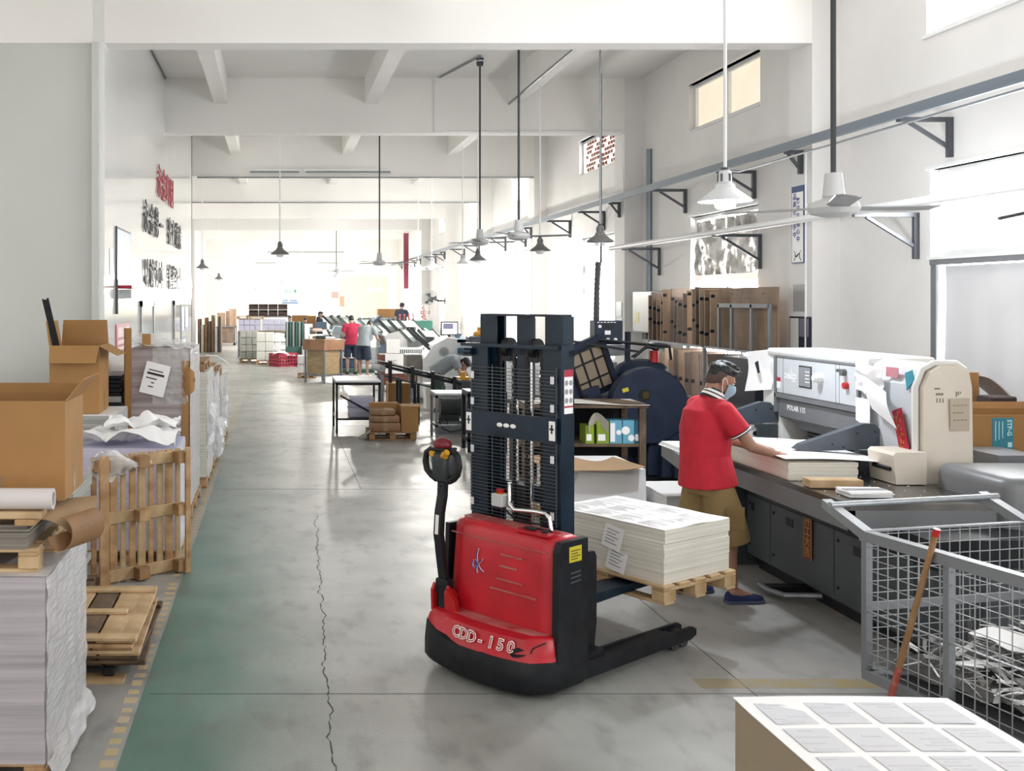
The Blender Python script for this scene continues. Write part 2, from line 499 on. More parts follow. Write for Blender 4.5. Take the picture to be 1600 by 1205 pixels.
def floor_material():
    m = bpy.data.materials.new('painted_concrete')
    m.use_nodes = True
    nt = m.node_tree
    N, L = nt.nodes, nt.links
    b = N['Principled BSDF']
    tc = N.new('ShaderNodeTexCoord')
    sp = N.new('ShaderNodeSeparateXYZ')
    L.new(tc.outputs['Object'], sp.inputs[0])

    def noise(scale, detail=6, stretch=None):
        n = N.new('ShaderNodeTexNoise')
        n.inputs['Scale'].default_value = scale
        n.inputs['Detail'].default_value = detail
        if stretch:
            mp = N.new('ShaderNodeMapping')
            mp.inputs['Scale'].default_value = stretch
            L.new(tc.outputs['Object'], mp.inputs[0])
            L.new(mp.outputs[0], n.inputs[0])
        else:
            L.new(tc.outputs['Object'], n.inputs[0])
        return n.outputs[0]

    def math_(op, a, c):
        q = N.new('ShaderNodeMath')
        q.operation = op
        for i, x in enumerate((a, c)):
            if isinstance(x, (int, float)):
                q.inputs[i].default_value = x
            else:
                L.new(x, q.inputs[i])
        return q.outputs[0]

    def ramp(fac, stops):
        r = N.new('ShaderNodeValToRGB')
        e = r.color_ramp.elements
        e[0].position, e[0].color = stops[0][0], (*stops[0][1], 1)
        e[1].position, e[1].color = stops[-1][0], (*stops[-1][1], 1)
        for p, c in stops[1:-1]:
            k = e.new(p)
            k.color = (*c, 1)
        L.new(fac, r.inputs[0])
        return r.outputs[0]

    def mix(fac, a, c):
        q = N.new('ShaderNodeMix')
        q.data_type = 'RGBA'
        L.new(fac, q.inputs[0])
        L.new(a, q.inputs[6])
        L.new(c, q.inputs[7])
        return q.outputs[2]

    conc = ramp(noise(1.3, 9), [(0.3, (0.255, 0.253, 0.238)), (0.5, (0.335, 0.333, 0.317)), (0.72, (0.41, 0.405, 0.385))])
    green = ramp(noise(1.7, 8), [(0.3, (0.058, 0.155, 0.122)), (0.7, (0.12, 0.225, 0.19))])
    # the green walkway paint: solid beside the tape, worn away towards the middle of the aisle
    wear = math_('ADD', sp.outputs[0], math_('MULTIPLY', math_('SUBTRACT', noise(1.1, 6, (1, 0.35, 1)), 0.5), 1.1))
    mr = N.new('ShaderNodeMapRange')
    mr.inputs[1].default_value, mr.inputs[2].default_value = -0.45, 0.35
    mr.inputs[3].default_value, mr.inputs[4].default_value = 0.92, 0.10
    L.new(wear, mr.inputs[0])
    edge = math_('GREATER_THAN', sp.outputs[0], -0.735)
    far = math_('LESS_THAN', sp.outputs[0], 2.1)
    gm = math_('MULTIPLY', math_('MULTIPLY', mr.outputs[0], edge), far)
    fy = N.new('ShaderNodeMapRange')      # the green thins out further down the aisle
    fy.inputs[1].default_value, fy.inputs[2].default_value = 7.0, 17.0
    fy.inputs[3].default_value, fy.inputs[4].default_value = 1.0, 0.22
    L.new(sp.outputs[1], fy.inputs[0])
    gm = math_('MULTIPLY', gm, fy.outputs[0])
    c1 = mix(gm, conc, green)
    # scuffs and grease
    scuff = ramp(noise(6, 10, (1, 0.5, 1)), [(0.52, (0, 0, 0)), (0.74, (0.62, 0.62, 0.62))])
    dk = N.new('ShaderNodeRGB')
    dk.outputs[0].default_value = (0.15, 0.15, 0.145, 1)
    c2 = mix(scuff, c1, dk.outputs[0])
    L.new(c2, b.inputs['Base Color'])
    rr = N.new('ShaderNodeMapRange')
    rr.inputs[3].default_value, rr.inputs[4].default_value = 0.26, 0.5
    L.new(noise(2.2, 7), rr.inputs[0])
    L.new(rr.outputs[0], b.inputs['Roughness'])
    b.inputs['Specular IOR Level'].default_value = 0.35
    bp = N.new('ShaderNodeBump')
    bp.inputs['Strength'].default_value = 0.12
    bp.inputs['Distance'].default_value = 0.01
    L.new(noise(70, 4), bp.inputs['Height'])
    L.new(bp.outputs[0], b.inputs['Normal'])
    return m


g = G()
g.poly([(-8, -3, 0), (6.25, -3, 0), (6.25, 52.2, 0), (-8, 52.2, 0)])
FLOOR = struct('floor', g, floor_material(), label='worn grey concrete floor with a faded green walkway')

# floor marks: crack, saw-cut joints, dashed tape, yellow band
rng = random.Random(4)
DARKL = mat('joint_dark', (0.10, 0.10, 0.095), 0.9)  # dark colour of the crack and the joints
YLINE = mat('worn_yellow_line', (0.52, 0.40, 0.17), 0.6, col2=(0.42, 0.39, 0.31), var=0.1, vscale=9)
TLINE = mat('dashed_tape', (0.85, 0.66, 0.33), 0.6, col2=(0.72, 0.60, 0.42), var=0.1, vscale=12)
g = G()
pts = []
y = 3.9
while y < 10.2:
    t = (y - 4.67) / 5.1
    pts.append((0.255 + 0.12 * t + 0.03 * mnoise.noise(V((y * 3.1, 0, 0))) + rng.uniform(-0.012, 0.012), y))
    y += 0.045
for (a, b_) in zip(pts, pts[1:]):
    w = rng.uniform(0.0015, 0.0045)
    g.poly([(a[0] - w, a[1], 0.0012), (a[0] + w, a[1], 0.0012), (b_[0] + w, b_[1], 0.0012), (b_[0] - w, b_[1], 0.0012)])
obj('crack', g, DARKL, FLOOR, smooth=0)
g = G()
for yy in (5.58, 11.6, 17.4, 23.2, 29.2, 35.2):
    g.bx(-0.7, 5.6, yy - 0.0025, yy + 0.0025, 0, 0.001)
for (xx, ya, yb) in ((2.6, 3.0, 11.6), (0.95, 11.6, 17.4), (2.6, 17.4, 30)):
    g.bx(xx - 0.0025, xx + 0.0025, ya, yb, 0, 0.001)
obj('joint_lines', g, DARKL, FLOOR, smooth=0)
g = G()
yy = 3.2
while yy < 21:
    if rng.random() > 0.05:
        w = rng.uniform(0.026, 0.036)
        g.bx(-0.785 - w, -0.785 + w, yy, yy + rng.uniform(0.06, 0.078), 0, 0.001)
    yy += 0.125
obj('tape_line', g, TLINE, FLOOR, smooth=0)
g = G()
g.bx(2.35, 5.0, 5.66, 5.80, 0, 0.0009)
obj('yellow_line', g, YLINE, FLOOR, smooth=0)

# walls --------------------------------------------------------
HOLES = []                    # openings in the right wall: (y0, y1, z0, z1)
BAYC = [2.5, 8.5, 14.05, 19.55, 25.5, 31.4, 37.4, 43.4]
for k, yc in enumerate(BAYC):
    HOLES.append((yc - 1.12, yc + 1.12, 4.63, 5.32))
    HOLES.append((yc - 1.06, yc + 1.06, 0.0 if k == 1 else 1.0, 3.36))


def wall_with_holes(x, y0, y1, z0, z1, holes):
    g = G()
    ys = sorted({y0, y1, *[h[0] for h in holes], *[h[1] for h in holes]})
    zs = sorted({z0, z1, *[h[2] for h in holes], *[h[3] for h in holes]})
    for a, b_ in zip(ys, ys[1:]):
        for c, d in zip(zs, zs[1:]):
            if any(a >= h[0] - 1e-6 and b_ <= h[1] + 1e-6 and c >= h[2] - 1e-6 and d <= h[3] + 1e-6 for h in holes):
                continue
            g.bx(x, x + 0.24, a, b_, c, d)
    return g


struct('wall_right', wall_with_holes(WX, -3, 52.2, 0, CEIL, HOLES), WHITE)
g = G()
g.bx(-2.0, LX, 11.1, 22.5, 0, CEIL)
LEFTW = struct('wall_left', g, GLOSSW, label='glossy white panel wall with red and black characters')
g = G()
g.bx(-8, -2.0, 11.12, 11.25, 0, CEIL)
g.bx(-2.0, -1.93, 11.04, 11.12, 0, 4.93)
g.bx(-8, -2.0, 11.115, 11.12, 0, 0.1)
struct('wall_front', g, GREYW)
g = G()
g.bx(-8, -1.87, 22.38, 22.5, 0, CEIL)
g.bx(-3.75, -3.6, 22.5, 52.2, 0, CEIL)
for yy in (29.1, 35.1, 41.1, 47.1):
    g.bx(-3.6, -3.3, yy - 0.02, yy + 0.45, 0, CEIL)
struct('wall_outer', g, WHITE)
g = G()
g.bx(-3.6, WX, 52.0, 52.2, 0, CEIL)
struct('wall_back', g, WHITE)
g = G()
g.bx(-8, WX + 0.24, -3, 52.2, CEIL, CEIL + 0.2)
CEILO = struct('ceiling', g, CEILM)
for k, yy in enumerate(BEAMS):
    g = G()
    g.bx(-8, CX, yy, yy + 0.3, BEAMZ, CEIL)
    struct('ceiling_beam', g, CEILM)
    g = G()
    g.bx(CX, WX, yy, yy + 0.5, 0, CEIL)
    struct('column', g, WHITE)
for k, yy in enumerate(BEAMS):
    y1 = BEAMS[k + 1] if k + 1 < len(BEAMS) else 52.0
    for xx in (-0.94, 1.57, 3.95):
        g = G()
        g.bx(xx - 0.11, xx + 0.11, yy + 0.3, y1, 5.42, CEIL)
        struct('ceiling_beam', g, CEILM)
# white gap line where the panel wall meets the ceiling
g = G()
g.bx(LX, LX + 0.02, 11.4, 22.5, CEIL - 0.02, CEIL)
struct('trim_1', g, GREYF)

# windows --------------------------------------------------------
wn = 0


def window(y0, y1, z0, z1, panes, mull, transom=None, name=None):
    """frame set in the right wall; panes = list of (y0, y1, z0, z1, material, label)"""
    global wn
    wn += 1
    w = thing('window_%d' % wn, None, None, (WX, (y0 + y1) / 2, z0))
    w['kind'] = 'structure'
    yc = (y0 + y1) / 2
    g = G()
    fx0, fx1, t = 0.08, 0.15, 0.055
    g.bx(fx0, fx1, y0 - yc, y1 - yc, 0, t)
    g.bx(fx0, fx1, y0 - yc, y1 - yc, z1 - z0 - t, z1 - z0)
    g.bx(fx0, fx1, y0 - yc, y0 - yc + t, t, z1 - z0 - t)
    g.bx(fx0, fx1, y1 - yc - t, y1 - yc, t, z1 - z0 - t)
    zt = (transom - z0) if transom else None
    for mm in mull:
        g.bx(fx0, fx1, mm - yc - 0.03, mm - yc + 0.03, t, z1 - z0 - t)
    if zt:
        g.bx(fx0 - 0.02, fx1, y0 - yc + t, y1 - yc - t, zt - 0.04, zt + 0.04)
    # sill lip and head lip
    g.bx(-0.02, 0.24, y0 - yc - 0.03, y1 - yc + 0.03, -0.03, 0)
    g.bx(-0.03, 0.1, y0 - yc - 0.06, y1 - yc + 0.04, z1 - z0, z1 - z0 + 0.03)
    obj('window_frame', g, TRIMW, w, smooth=0)
    for (a, b_, c, d, mt, nm) in panes:
        g = G()
        if nm == 'foil':
            rr = random.Random(int(a * 100))
            s1, s2 = rr.uniform(0, 50), rr.uniform(0, 50)
            g.grid(lambda u, v: (0.06 + 0.045 * mnoise.noise(V((u * 3.2 + s1, v * 3.0 + s2, 0.3))) + 0.02 * mnoise.noise(V((u * 9 + s1, v * 8, 2))),
                                 a + (b_ - a) * u - yc, c + (d - c) * v - z0), 22, 18)
            obj('foil_sheet', g, mt, w, smooth=60)
        else:
            g.poly([(0.125, a - yc, c - z0), (0.125, b_ - yc, c - z0), (0.125, b_ - yc, d - z0), (0.125, a - yc, d - z0)])
            obj('pane', g, mt, w, smooth=0, fix=False)
    return w


for k, yc in enumerate(BAYC):
    a, b_ = yc - 1.12, yc + 1.12
    if k == 2:
        window(a, b_, 4.63, 5.32, [(a, yc, 4.63, 5.32, PANEY, 'p'), (yc, b_, 4.63, 5.32, PANEY, 'p')], [yc])
    else:
        window(a, b_, 4.63, 5.32, [(a, b_, 4.63, 5.32, PANE if k in (1, 2) else PANEF, 'p')], [yc])
    a, b_ = yc - 1.06, yc + 1.06
    if k == 1:
        window(a, b_, 2.55, 3.36, [(a, b_, 2.55, 3.36, PANE, 'p')], [], None)
    else:
        ps = [(a, b_, 1.0, 3.36, PANE if k in (1, 2) else PANEF, 'p')]
        if k in (2, 3):
            f_ = FOIL if k == 2 else FOILW
            ps += [(a + 0.05, yc - 0.03, 2.5, 3.28, f_, 'foil'), (yc + 0.03, b_ - 0.05, 2.5, 3.28, f_, 'foil')]
        if k in (3, 4, 5):
            ps += [(yc, b_ - 0.05, 1.1, 2.42, FOILW, 'foil')]
        window(a, b_, 1.0, 3.36, ps, [yc], 2.46)
# brick pattern seen outside the third upper window
BRK = mat('outside_bricks', (0.30, 0.13, 0.09), 0.8, col2=(0.45, 0.25, 0.18), var=0.2, vscale=6)
g = G()
for r in range(7):
    for c in range(12):
        if (r + c) % 5 != 3:
            g.bx(6.20, 6.22, 18.6 + c * 0.16 + (r % 2) * 0.06, 18.6 + c * 0.16 + 0.12 + (r % 2) * 0.06, 4.70 + r * 0.085, 4.77 + r * 0.085)
o = obj('wall_outside', g, BRK, None, smooth=0)
o['kind'] = 'structure'

# the doorway under the near window: grey frame with a hung translucent sheet
d1 = thing('door_1', None, None, (WX, 8.5, 0))
d1['kind'] = 'structure'
g = G()
g.bx(0.0, 0.12, 0.98, 1.06, 0, 2.55)
g.bx(0.0, 0.12, -1.06, -0.98, 0, 2.55)
g.bx(-0.01, 0.12, -1.06, 1.06, 2.47, 2.55)
obj('door_frame', g, GREYF, d1, smooth=0)
g = G()
g.grid(lambda u, v: (0.07 + 0.012 * math.sin(u * 30) * (1 - v * 0.6) + 0.02 * mnoise.noise(V((u * 5, v * 4, 1))), -0.95 + 1.9 * u, 0.02 + 2.44 * v), 40, 20)
obj('door_curtain', g, CURT, d1, smooth=60)
g = G()
g.poly([(0.2, -1.06, 0), (0.2, 1.06, 0), (0.2, 1.06, 2.5), (0.2, -1.06, 2.5)])
obj('daylight_gap', g, PANE, d1, smooth=0, fix=False)

# two doors in the gloss wall
MINT = mat('mint_panel', (0.50, 0.68, 0.62), 0.2)
DGLASS = mat('door_glass', (0.86, 0.88, 0.88), 0.08, coat=0.4)
for k, (ya, yb) in enumerate(((13.95, 15.4), (18.4, 19.8))):
    d = thing('door_%d' % (k + 2), None, None, (LX, (ya + yb) / 2, 0))
    d['kind'] = 'structure'
    w = (yb - ya) / 2
    g = G()
    g.bx(0, 0.03, -w, -w + 0.08, 0, 2.13)
    g.bx(0, 0.03, w - 0.08, w, 0, 2.13)
    g.bx(0, 0.03, -w, w, 2.05, 2.13)
    obj('door_frame', g, mat('door_frame_pale', (0.50, 0.52, 0.52), 0.4), d, smooth=0)
    g = G()
    g.bx(0.002, 0.015, -w + 0.08, w - 0.08, 1.25 if k == 0 else 0.05, 2.05)
    obj('door_glass', g, DGLASS, d, smooth=0)
    if k == 0:
        g = G()
        g.bx(0.002, 0.016, -w + 0.08, w - 0.08, 0.05, 1.25)
        obj('door_panel', g, MINT, d, smooth=0)
# back wall roller door and recess
g = G()
g.bx(3.4, 5.6, 51.93, 52.0, 0, 3.3)
g.bx(3.32, 3.4, 51.9, 52.0, 0, 3.35)
g.bx(4.46, 4.5, 51.9, 51.94, 0, 3.3)
d = obj('door_4', g, mat('cream_door', (0.72, 0.68, 0.56), 0.6), None, smooth=0)
d['kind'] = 'structure'

# ============================================================ rails, pipes, brackets along the right wall
g = G()
g.bx(5.60, 5.68, 3.0, 51, 3.80, 3.88)
g.bx(5.565, 5.60, 3.0, 51, 3.775, 3.80)
tag(obj('busbar_rail', g, BUS, smooth=0), 'blue-grey busbar rail running the length of the window wall', 'rail')
g = G()
g.tube([(5.5, 4.0, 2.99), (5.5, 16.9, 2.99)], 0.038, 12)
tag(obj('duct_pipe', g, TRIMW), 'long pale pipe on dark brackets under the busbar rail', 'pipe')


def bracket_mesh(arm, drop):
    g = G()
    g.bx(-0.05, 0, -0.02, 0.02, -drop, 0.02)
    g.bx(-arm, 0, -0.02, 0.02, -0.02, 0.02)
    g.bar((-arm * 0.8, 0, -0.02), (-0.04, 0, -drop * 0.72), 0.03, 0.03)
    return g.mesh('wall_bracket', DSTEEL, 0)


BM1, BM2, BM3 = bracket_mesh(0.5, 0.34), bracket_mesh(0.2, 0.24), bracket_mesh(0.62, 0.42)
n = 0
for k in range(0, 8):
    b0 = BEAMS[k]
    for dy, xx, me in ((0.2, CX, BM2), (1.95, WX, BM1), (4.15, WX, BM1)):
        yy = b0 + dy
        if yy > 48 or yy < 7:
            continue
        o = obj('wall_bracket', me, None, None, (xx, yy, 3.775))
        tag(o, 'dark steel %s bracket under the busbar rail, %s one from the near end' % ('column' if xx == CX else 'wall', ORD[n] if n < 20 else 'very last'),
            'bracket', 'brackets under the busbar rail')
        n += 1
for n, yy in enumerate((9.74, 12.9, 16.3)):
    o = obj('wall_bracket', BM3, None, None, (WX, yy, 2.955))
    tag(o, 'large dark triangular bracket under the pale pipe, %s one from the near door' % ORD[n], 'bracket', 'brackets under the pale pipe')

# thin conduits
cond = [
    ([(CX - 0.015, 11.2, 0.6), (CX - 0.015, 11.2, 3.75)], 0.014, TRIMW, 'white conduit rising beside the blue vertical sign on the column'),
    ([(2.62, 16.9, 5.8), (2.62, 17.08, 5.8), (2.62, 17.08, 4.95), (5.75, 17.08, 4.95), (5.78, 17.08, 3.9)], 0.014, TRIMW, 'thin conduit dropping down the second ceiling beam to the wall'),
    ([(3.08, 15.5, 5.83), (2.7, 16.98, 5.83)], 0.016, GALV, 'short conduit on the ceiling feeding the fan junction box'),
    ([(3.86, 11.5, 5.40), (3.86, 17.05, 5.40)], 0.014, GALV, 'thin conduit along the underside of a ceiling joist above the lamps'),
    ([(-1.8, 23.07, 4.9), (5.78, 23.07, 4.9)], 0.02, GALV, 'grey conduit along the bottom of the third ceiling beam'),
    ([(-3.2, 29.06, 4.9), (5.78, 29.06, 4.9)], 0.02, GALV, 'grey conduit along the bottom of the fourth ceiling beam'),
    ([(WX - 0.03, 16.7, 2.2), (WX - 0.03, 16.7, 4.6)], 0.05, BUS, 'blue-grey trunking rising above the wall electric box'),
    ([(CX - 0.02, 23.3, 0.4), (CX - 0.02, 23.3, 3.7)], 0.02, TRIMW, 'white pipe on the column beyond the press control box'),
    ([(5.78, 29.3, 0.4), (5.78, 29.3, 3.7)], 0.02, TRIMW, 'white pipe on the column beside the wall fan'),
    ([(5.66, 6.2, 3.76), (5.6, 12.4, 3.70), (5.62, 13.0, 3.78)], 0.012, GALV, 'thin cable slung under the busbar rail near the hanging lit lamp'),
    ([(3.4, 51.95, 4.55), (-0.5, 51.95, 4.55)], 0.02, GALV, 'grey conduit across the far end wall'),
]
for pts, r, mt, lab in cond:
    g = G()
    g.tube(pts, r, 8)
    tag(obj('conduit', g, mt), lab, 'conduit')
g = G()
g.tube([(4.37, 6.2, 2.64), (4.75, 6.22, 2.72), (5.6, 6.3, 2.95), (6.05, 6.4, 3.02)], 0.012, 8)
tag(obj('cable', g, DUSK), 'dark cable strung from the near ceiling fan to the wall', 'cable')
# ============================================================ LAMPS AND FANS


def lamp_meshes(lit):
    g = G()
    g.lathe([(0.028, 0.20), (0.045, 0.19), (0.05, 0.10), (0.07, 0.085), (0.075, 0.06), (0.19, -0.03), (0.198, -0.045), (0.19, -0.045), (0.07, 0.05), (0.0, 0.05)], n=24)
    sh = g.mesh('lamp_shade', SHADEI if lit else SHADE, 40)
    g = G()
    g.lathe([(0.0, 0.22), (0.03, 0.22), (0.033, 0.15), (0.02, 0.145), (0, 0.145)], n=14)
    for k in range(5):
        a = k * 2 * math.pi / 5
        g.bx(0.051 * math.cos(a) - 0.006, 0.051 * math.cos(a) + 0.006, 0.051 * math.sin(a) - 0.006, 0.051 * math.sin(a) + 0.006, 0.11, 0.17)
    cap = g.mesh('socket_cap', DSTEEL, 40)
    g = G()
    g.lathe([(0.06, 0.04), (0.075, 0.0), (0.082, -0.05), (0.07, -0.09), (0.04, -0.105), (0.0, -0.108)], n=18)
    jar = g.mesh('glass_jar', GLOW if lit else GLASS, 60)
    return sh, cap, jar


LM = {True: lamp_meshes(True), False: lamp_meshes(False)}
LAMPS = [  # x, y, z of the shade, top of the rod, lit, scale, label
    (3.5, 8.0, 2.96, CEIL, True, 1.0, 'large lit pendant lamp hanging before the wall brackets by the blue column sign'),
    (3.85, 12.2, 2.87, CEIL, False, 0.82, 'unlit grey pendant lamp at the far end of the pale pipe'),
    (3.98, 15.5, 2.92, 5.42, False, 0.80, 'unlit grey pendant lamp hanging from a ceiling joist above the forklift mast'),
    (3.92, 20.0, 2.95, CEIL, False, 0.86, 'unlit pendant lamp just below the two small ceiling fans'),
    (3.95, 21.8, 2.93, CEIL, True, 0.82, 'lit pendant lamp next to the unlit one below the two small fans'),
    (0.05, 18.2, 2.99, CEIL, False, 0.86, 'unlit pendant lamp hanging alone over the walkway'),
    (-1.9, 26.0, 2.98, CEIL, False, 0.86, 'larger dark unlit pendant lamp just past the end of the gloss panel wall'),
    (-2.05, 36.0, 2.90, CEIL, False, 0.80, 'smaller dark unlit pendant lamp near the far pilasters'),
    (3.92, 26.0, 3.02, CEIL, True, 1.0, 'lit pendant lamp, nearer of the bright pair beside the red pipe'),
    (3.90, 28.3, 3.02, CEIL, True, 1.0, 'lit pendant lamp, farther of the bright pair beside the red pipe'),
    (1.95, 33.0, 2.9, CEIL, True, 1.0, 'large lit pendant lamp above the person in red'),
    (1.15, 46.0, 2.62, CEIL, True, 0.9, 'lit pendant lamp between the green exit sign and the pink wall sheet'),
    (0.29, 46.0, 2.92, CEIL, True, 0.9, 'lit pendant lamp between the green exit sign and the dark crates'),
    (-0.98, 46.0, 2.48, CEIL, True, 0.9, 'lit pendant lamp hanging lowest, over the dark crates at the back'),
    (4.1, 45.2, 2.6, CEIL, True, 0.9, 'lit pendant lamp over the brown far carton, one of the row by the orange sheet'),
    (4.62, 46.0, 2.62, CEIL, True, 0.9, 'lit pendant lamp over the brown far carton, middle one of the row'),
    (5.15, 46.6, 2.6, CEIL, True, 0.9, 'lit pendant lamp over the brown far carton, one of the row by the red post'),
]
for (x, y, z, top, lit, sc, lab) in LAMPS:
    t = thing('pendant_lamp', lab, 'lamp', (x, y, z), 0, 'pendant lamps in rows')
    g = G()
    rr = 0.014 if y < 12 else 0.012
    g.cyl((0, 0, 0.2 * sc), (0, 0, top - z), rr, rr, 8)
    g.cyl((0, 0, top - z - 0.03), (0, 0, top - z), 0.04, 0.04, 10)
    obj('lamp_rod', g, TRIMW if y != 12.2 else GALV, t)
    for nm, me in zip(('lamp_shade', 'socket_cap', 'glass_jar'), LM[lit]):
        o = obj(nm, me, None, t)
        o.scale = (sc, sc, sc)
    if lit:
        l = bpy.data.lights.new('lamp_light', 'POINT')
        l.energy, l.color, l.shadow_soft_size = LAMP_W * (1.0 if y < 20 else (1.9 if x > 3 and y < 30 else (3.6 if y < 40 else 1.9))), ((0.86, 0.92, 1.0) if y < 20 else (1.0, 0.96, 0.89)), 0.09
        o = bpy.data.objects.new('lamp_light', l)
        COL.objects.link(o)
        o.parent = t
        o.location = (0, 0, -0.16 * sc)


def fan(x, y, z, top, R, ang, rodm, lab, nb=3):
    t = thing('ceiling_fan', lab, 'ceiling fan', (x, y, z), R_(ang), 'ceiling fans')
    g = G()
    g.cyl((0, 0, 0.1), (0, 0, top - z), 0.015, 0.015, 8)
    obj('fan_rod', g, rodm, t)
    g = G()
    g.lathe([(0, 0.20), (0.045, 0.20), (0.06, 0.07), (0.05, 0.06), (0.13, 0.03), (0.14, 0.0), (0.12, -0.03), (0.05, -0.05), (0, -0.05)], n=22)
    obj('fan_motor', g, FANW, t)
    g = G()
    g.lathe([(0, 0), (0.05, -0.0), (0.06, -0.08), (0, -0.09)], c=(0, 0, top - z), n=12)
    obj('fan_canopy', g, FANW, t)
    g = G()
    a = 0.14
    g.prism([(0.10, -0.02, 0), (0.2, -0.055, 0), (R, -0.06, 0.012), (R + 0.02, -0.03, 0.012), (R + 0.02, 0.035, 0.0), (R, 0.06, -0.002), (0.2, 0.055, -0.012), (0.10, 0.02, 0)], (0, 0, 0.006))
    me = g.mesh('fan_blade', FANB, 0)
    for k in range(nb):
        obj('fan_blade', me, None, t, (0, 0, 0.005), k * 2 * math.pi / nb)


fan(3.15, 5.8, 2.665, CEIL, 0.62, 8, DUSK, 'grey ceiling fan hanging in front of the blue column sign')
fan(2.95, 12.5, 2.92, CEIL, 0.60, -4, DUSK, 'ceiling fan with long thin blades just above the forklift mast')
fan(3.09, 15.6, 3.02, CEIL, 0.55, 12, DUSK, 'ceiling fan hung from the junction box on the ceiling')
fan(2.0, 20.0, 2.86, CEIL, 0.70, -2, DUSK, 'ceiling fan over the aisle in front of the people at the machines')
fan(2.4, 41.5, 3.3, CEIL, 0.75, 5, DUSK, 'small far ceiling fan by the end wall')
g = G()
g.lathe([(0, -0.12), (0.05, -0.11), (0.06, 0.0), (0.04, 0.02), (0, 0.02)], c=(3.09, 15.6, CEIL - 0.03), n=14)
tag(obj('junction_box', g, DUSK), 'dark round junction box on the ceiling above a fan rod', 'junction box')
for k, (x0, x1, yy, zz) in enumerate(((-0.65, 0.55, 23.07, 5.02), (0.6, 2.6, 23.07, 5.02), (-1.2, -0.0, 51.97, 4.0), (2.0, 3.2, 51.97, 4.0))):
    t = thing('tube_light', ['shorter unlit tube light on the third beam', 'longer unlit tube light on the third beam',
                             'thin tube light on the end wall by the exit sign', 'thin tube light on the end wall beside the cream door'][k], 'tube light', (0, yy, zz))
    g = G()
    g.bx(x0, x1, -0.03, 0.03, 0.02, 0.06)
    obj('fixture', g, TRIMW, t, smooth=0)
    g = G()
    g.cyl((x0 + 0.05, -0.01, 0), (x1 - 0.05, -0.01, 0), 0.016, 0.016, 8)
    obj('tube', g, GALV, t)

# ============================================================ SIGNS AND WALL MARKS
for s, y0, z, pitch, size, mt, lab in (
        ('永金印刷', 15.95, 3.97, 0.62, 0.56, RPAINT, 'row of four red characters at the top of the gloss panel wall'),
        ('永金第一', 14.3, 3.29, 0.64, 0.50, KPAINT, 'black four-character words on the panel wall, upper row near half'),
        ('客户满意', 17.45, 3.29, 0.62, 0.50, KPAINT, 'black four-character words on the panel wall, upper row far half'),
        ('以诚为本', 14.3, 2.50, 0.64, 0.46, KPAINT, 'black four-character words on the panel wall, lower row near half'),
        ('信誉至上', 17.45, 2.50, 0.62, 0.46, KPAINT, 'black four-character words on the panel wall, lower row far half')):
    g = G()
    for k, ch in enumerate(s):
        g.text(ch, size, tplane((LX + 0.02, y0 + k * pitch + 0.2, z), (0, 1, 0)), 0.012, 0.0015)
    tag(obj('wall_lettering', g, mt, smooth=0), lab, 'lettering', 'characters on the panel wall')

t = thing('poster', 'tall pale blue poster in a thin frame on the gloss wall', 'poster', (LX, 12.42, 2.6))
g = G()
g.bx(0, 0.012, -0.55, 0.55, -0.3, 0.38)
obj('sheet', g, mat('sky_poster', (0.82, 0.88, 0.92), 0.3, col2=(0.45, 0.66, 0.84), var=0.02, vscale=1.4), t, smooth=0)
g = G()
g.bx(0, 0.02, -0.57, -0.55, -0.32, 0.40)
g.bx(0, 0.02, -0.55, 0.55, 0.38, 0.395)
obj('frame', g, DSTEEL, t, smooth=0)
t = thing('wall_rack', 'little wall rack with a red edge and a grey tray below the poster', 'rack', (LX, 12.4, 2.28))
g = G()
g.bx(0, 0.18, -0.5, 0.5, 0, 0.035)
obj('shelf', g, RPAINT, t, smooth=0)
g = G()
g.bx(0, 0.14, -0.25, 0.3, -0.12, -0.01)
obj('tray', g, mat('pale_tray', (0.6, 0.68, 0.68), 0.4), t, smooth=0)
g = G()
g.bx(0, 0.03, -0.56, -0.53, -0.3, 0.1)
obj('rail', g, DSTEEL, t, smooth=0)
t = thing('notice_board', 'red printed notice with pale panels on the gloss wall', 'notice', (LX, 12.4, 1.70))
g = G()
g.bx(0, 0.012, -0.55, 0.55, -0.18, 0.16)
obj('board', g, mat('pink_red_notice', (0.62, 0.08, 0.14), 0.4), t, smooth=0)
g = G()
for (a, b_, c, d) in ((-0.45, -0.05, 0.0, 0.12), (0.0, 0.45, 0.0, 0.12), (-0.45, 0.45, -0.08, -0.03), (-0.45, 0.1, -0.15, -0.11)):
    g.bx(0.012, 0.014, a, b_, c, d)
obj('print', g, mat('pink_print', (0.85, 0.62, 0.62), 0.5), t, smooth=0)
for k, (a, b_, c, d) in enumerate(((20.0, 20.5, 1.5, 2.0), (20.7, 21.4, 1.55, 2.0), (20.0, 20.9, 0.85, 1.4))):
    t = thing('notice_sheet', ['narrow pale blue notice by the second panel door', 'wide pale blue notice near the end of the gloss wall', 'lower pale blue notice near the end of the gloss wall'][k],
              'notice', (LX, (a + b_) / 2, c))
    w = (b_ - a) / 2
    g = G()
    g.bx(0, 0.01, -w, w, 0, d - c)
    obj('frame', g, mat('blue_edge', (0.35, 0.48, 0.72), 0.4), t, smooth=0)
    g = G()
    g.bx(0.01, 0.012, -w + 0.06, w - 0.06, 0.04, d - c - 0.04)
    obj('sheet', g, mat('pale_blue_sheet', (0.78, 0.84, 0.92), 0.4), t, smooth=0)
g = G()
g.bx(LX, LX + 0.01, 11.42, 11.62, 2.42, 2.72)
tag(obj('switch_plate', g, mat('pale_green_plate', (0.62, 0.72, 0.66), 0.4), smooth=0), 'small pale green plate by the corner of the gloss wall', 'plate')

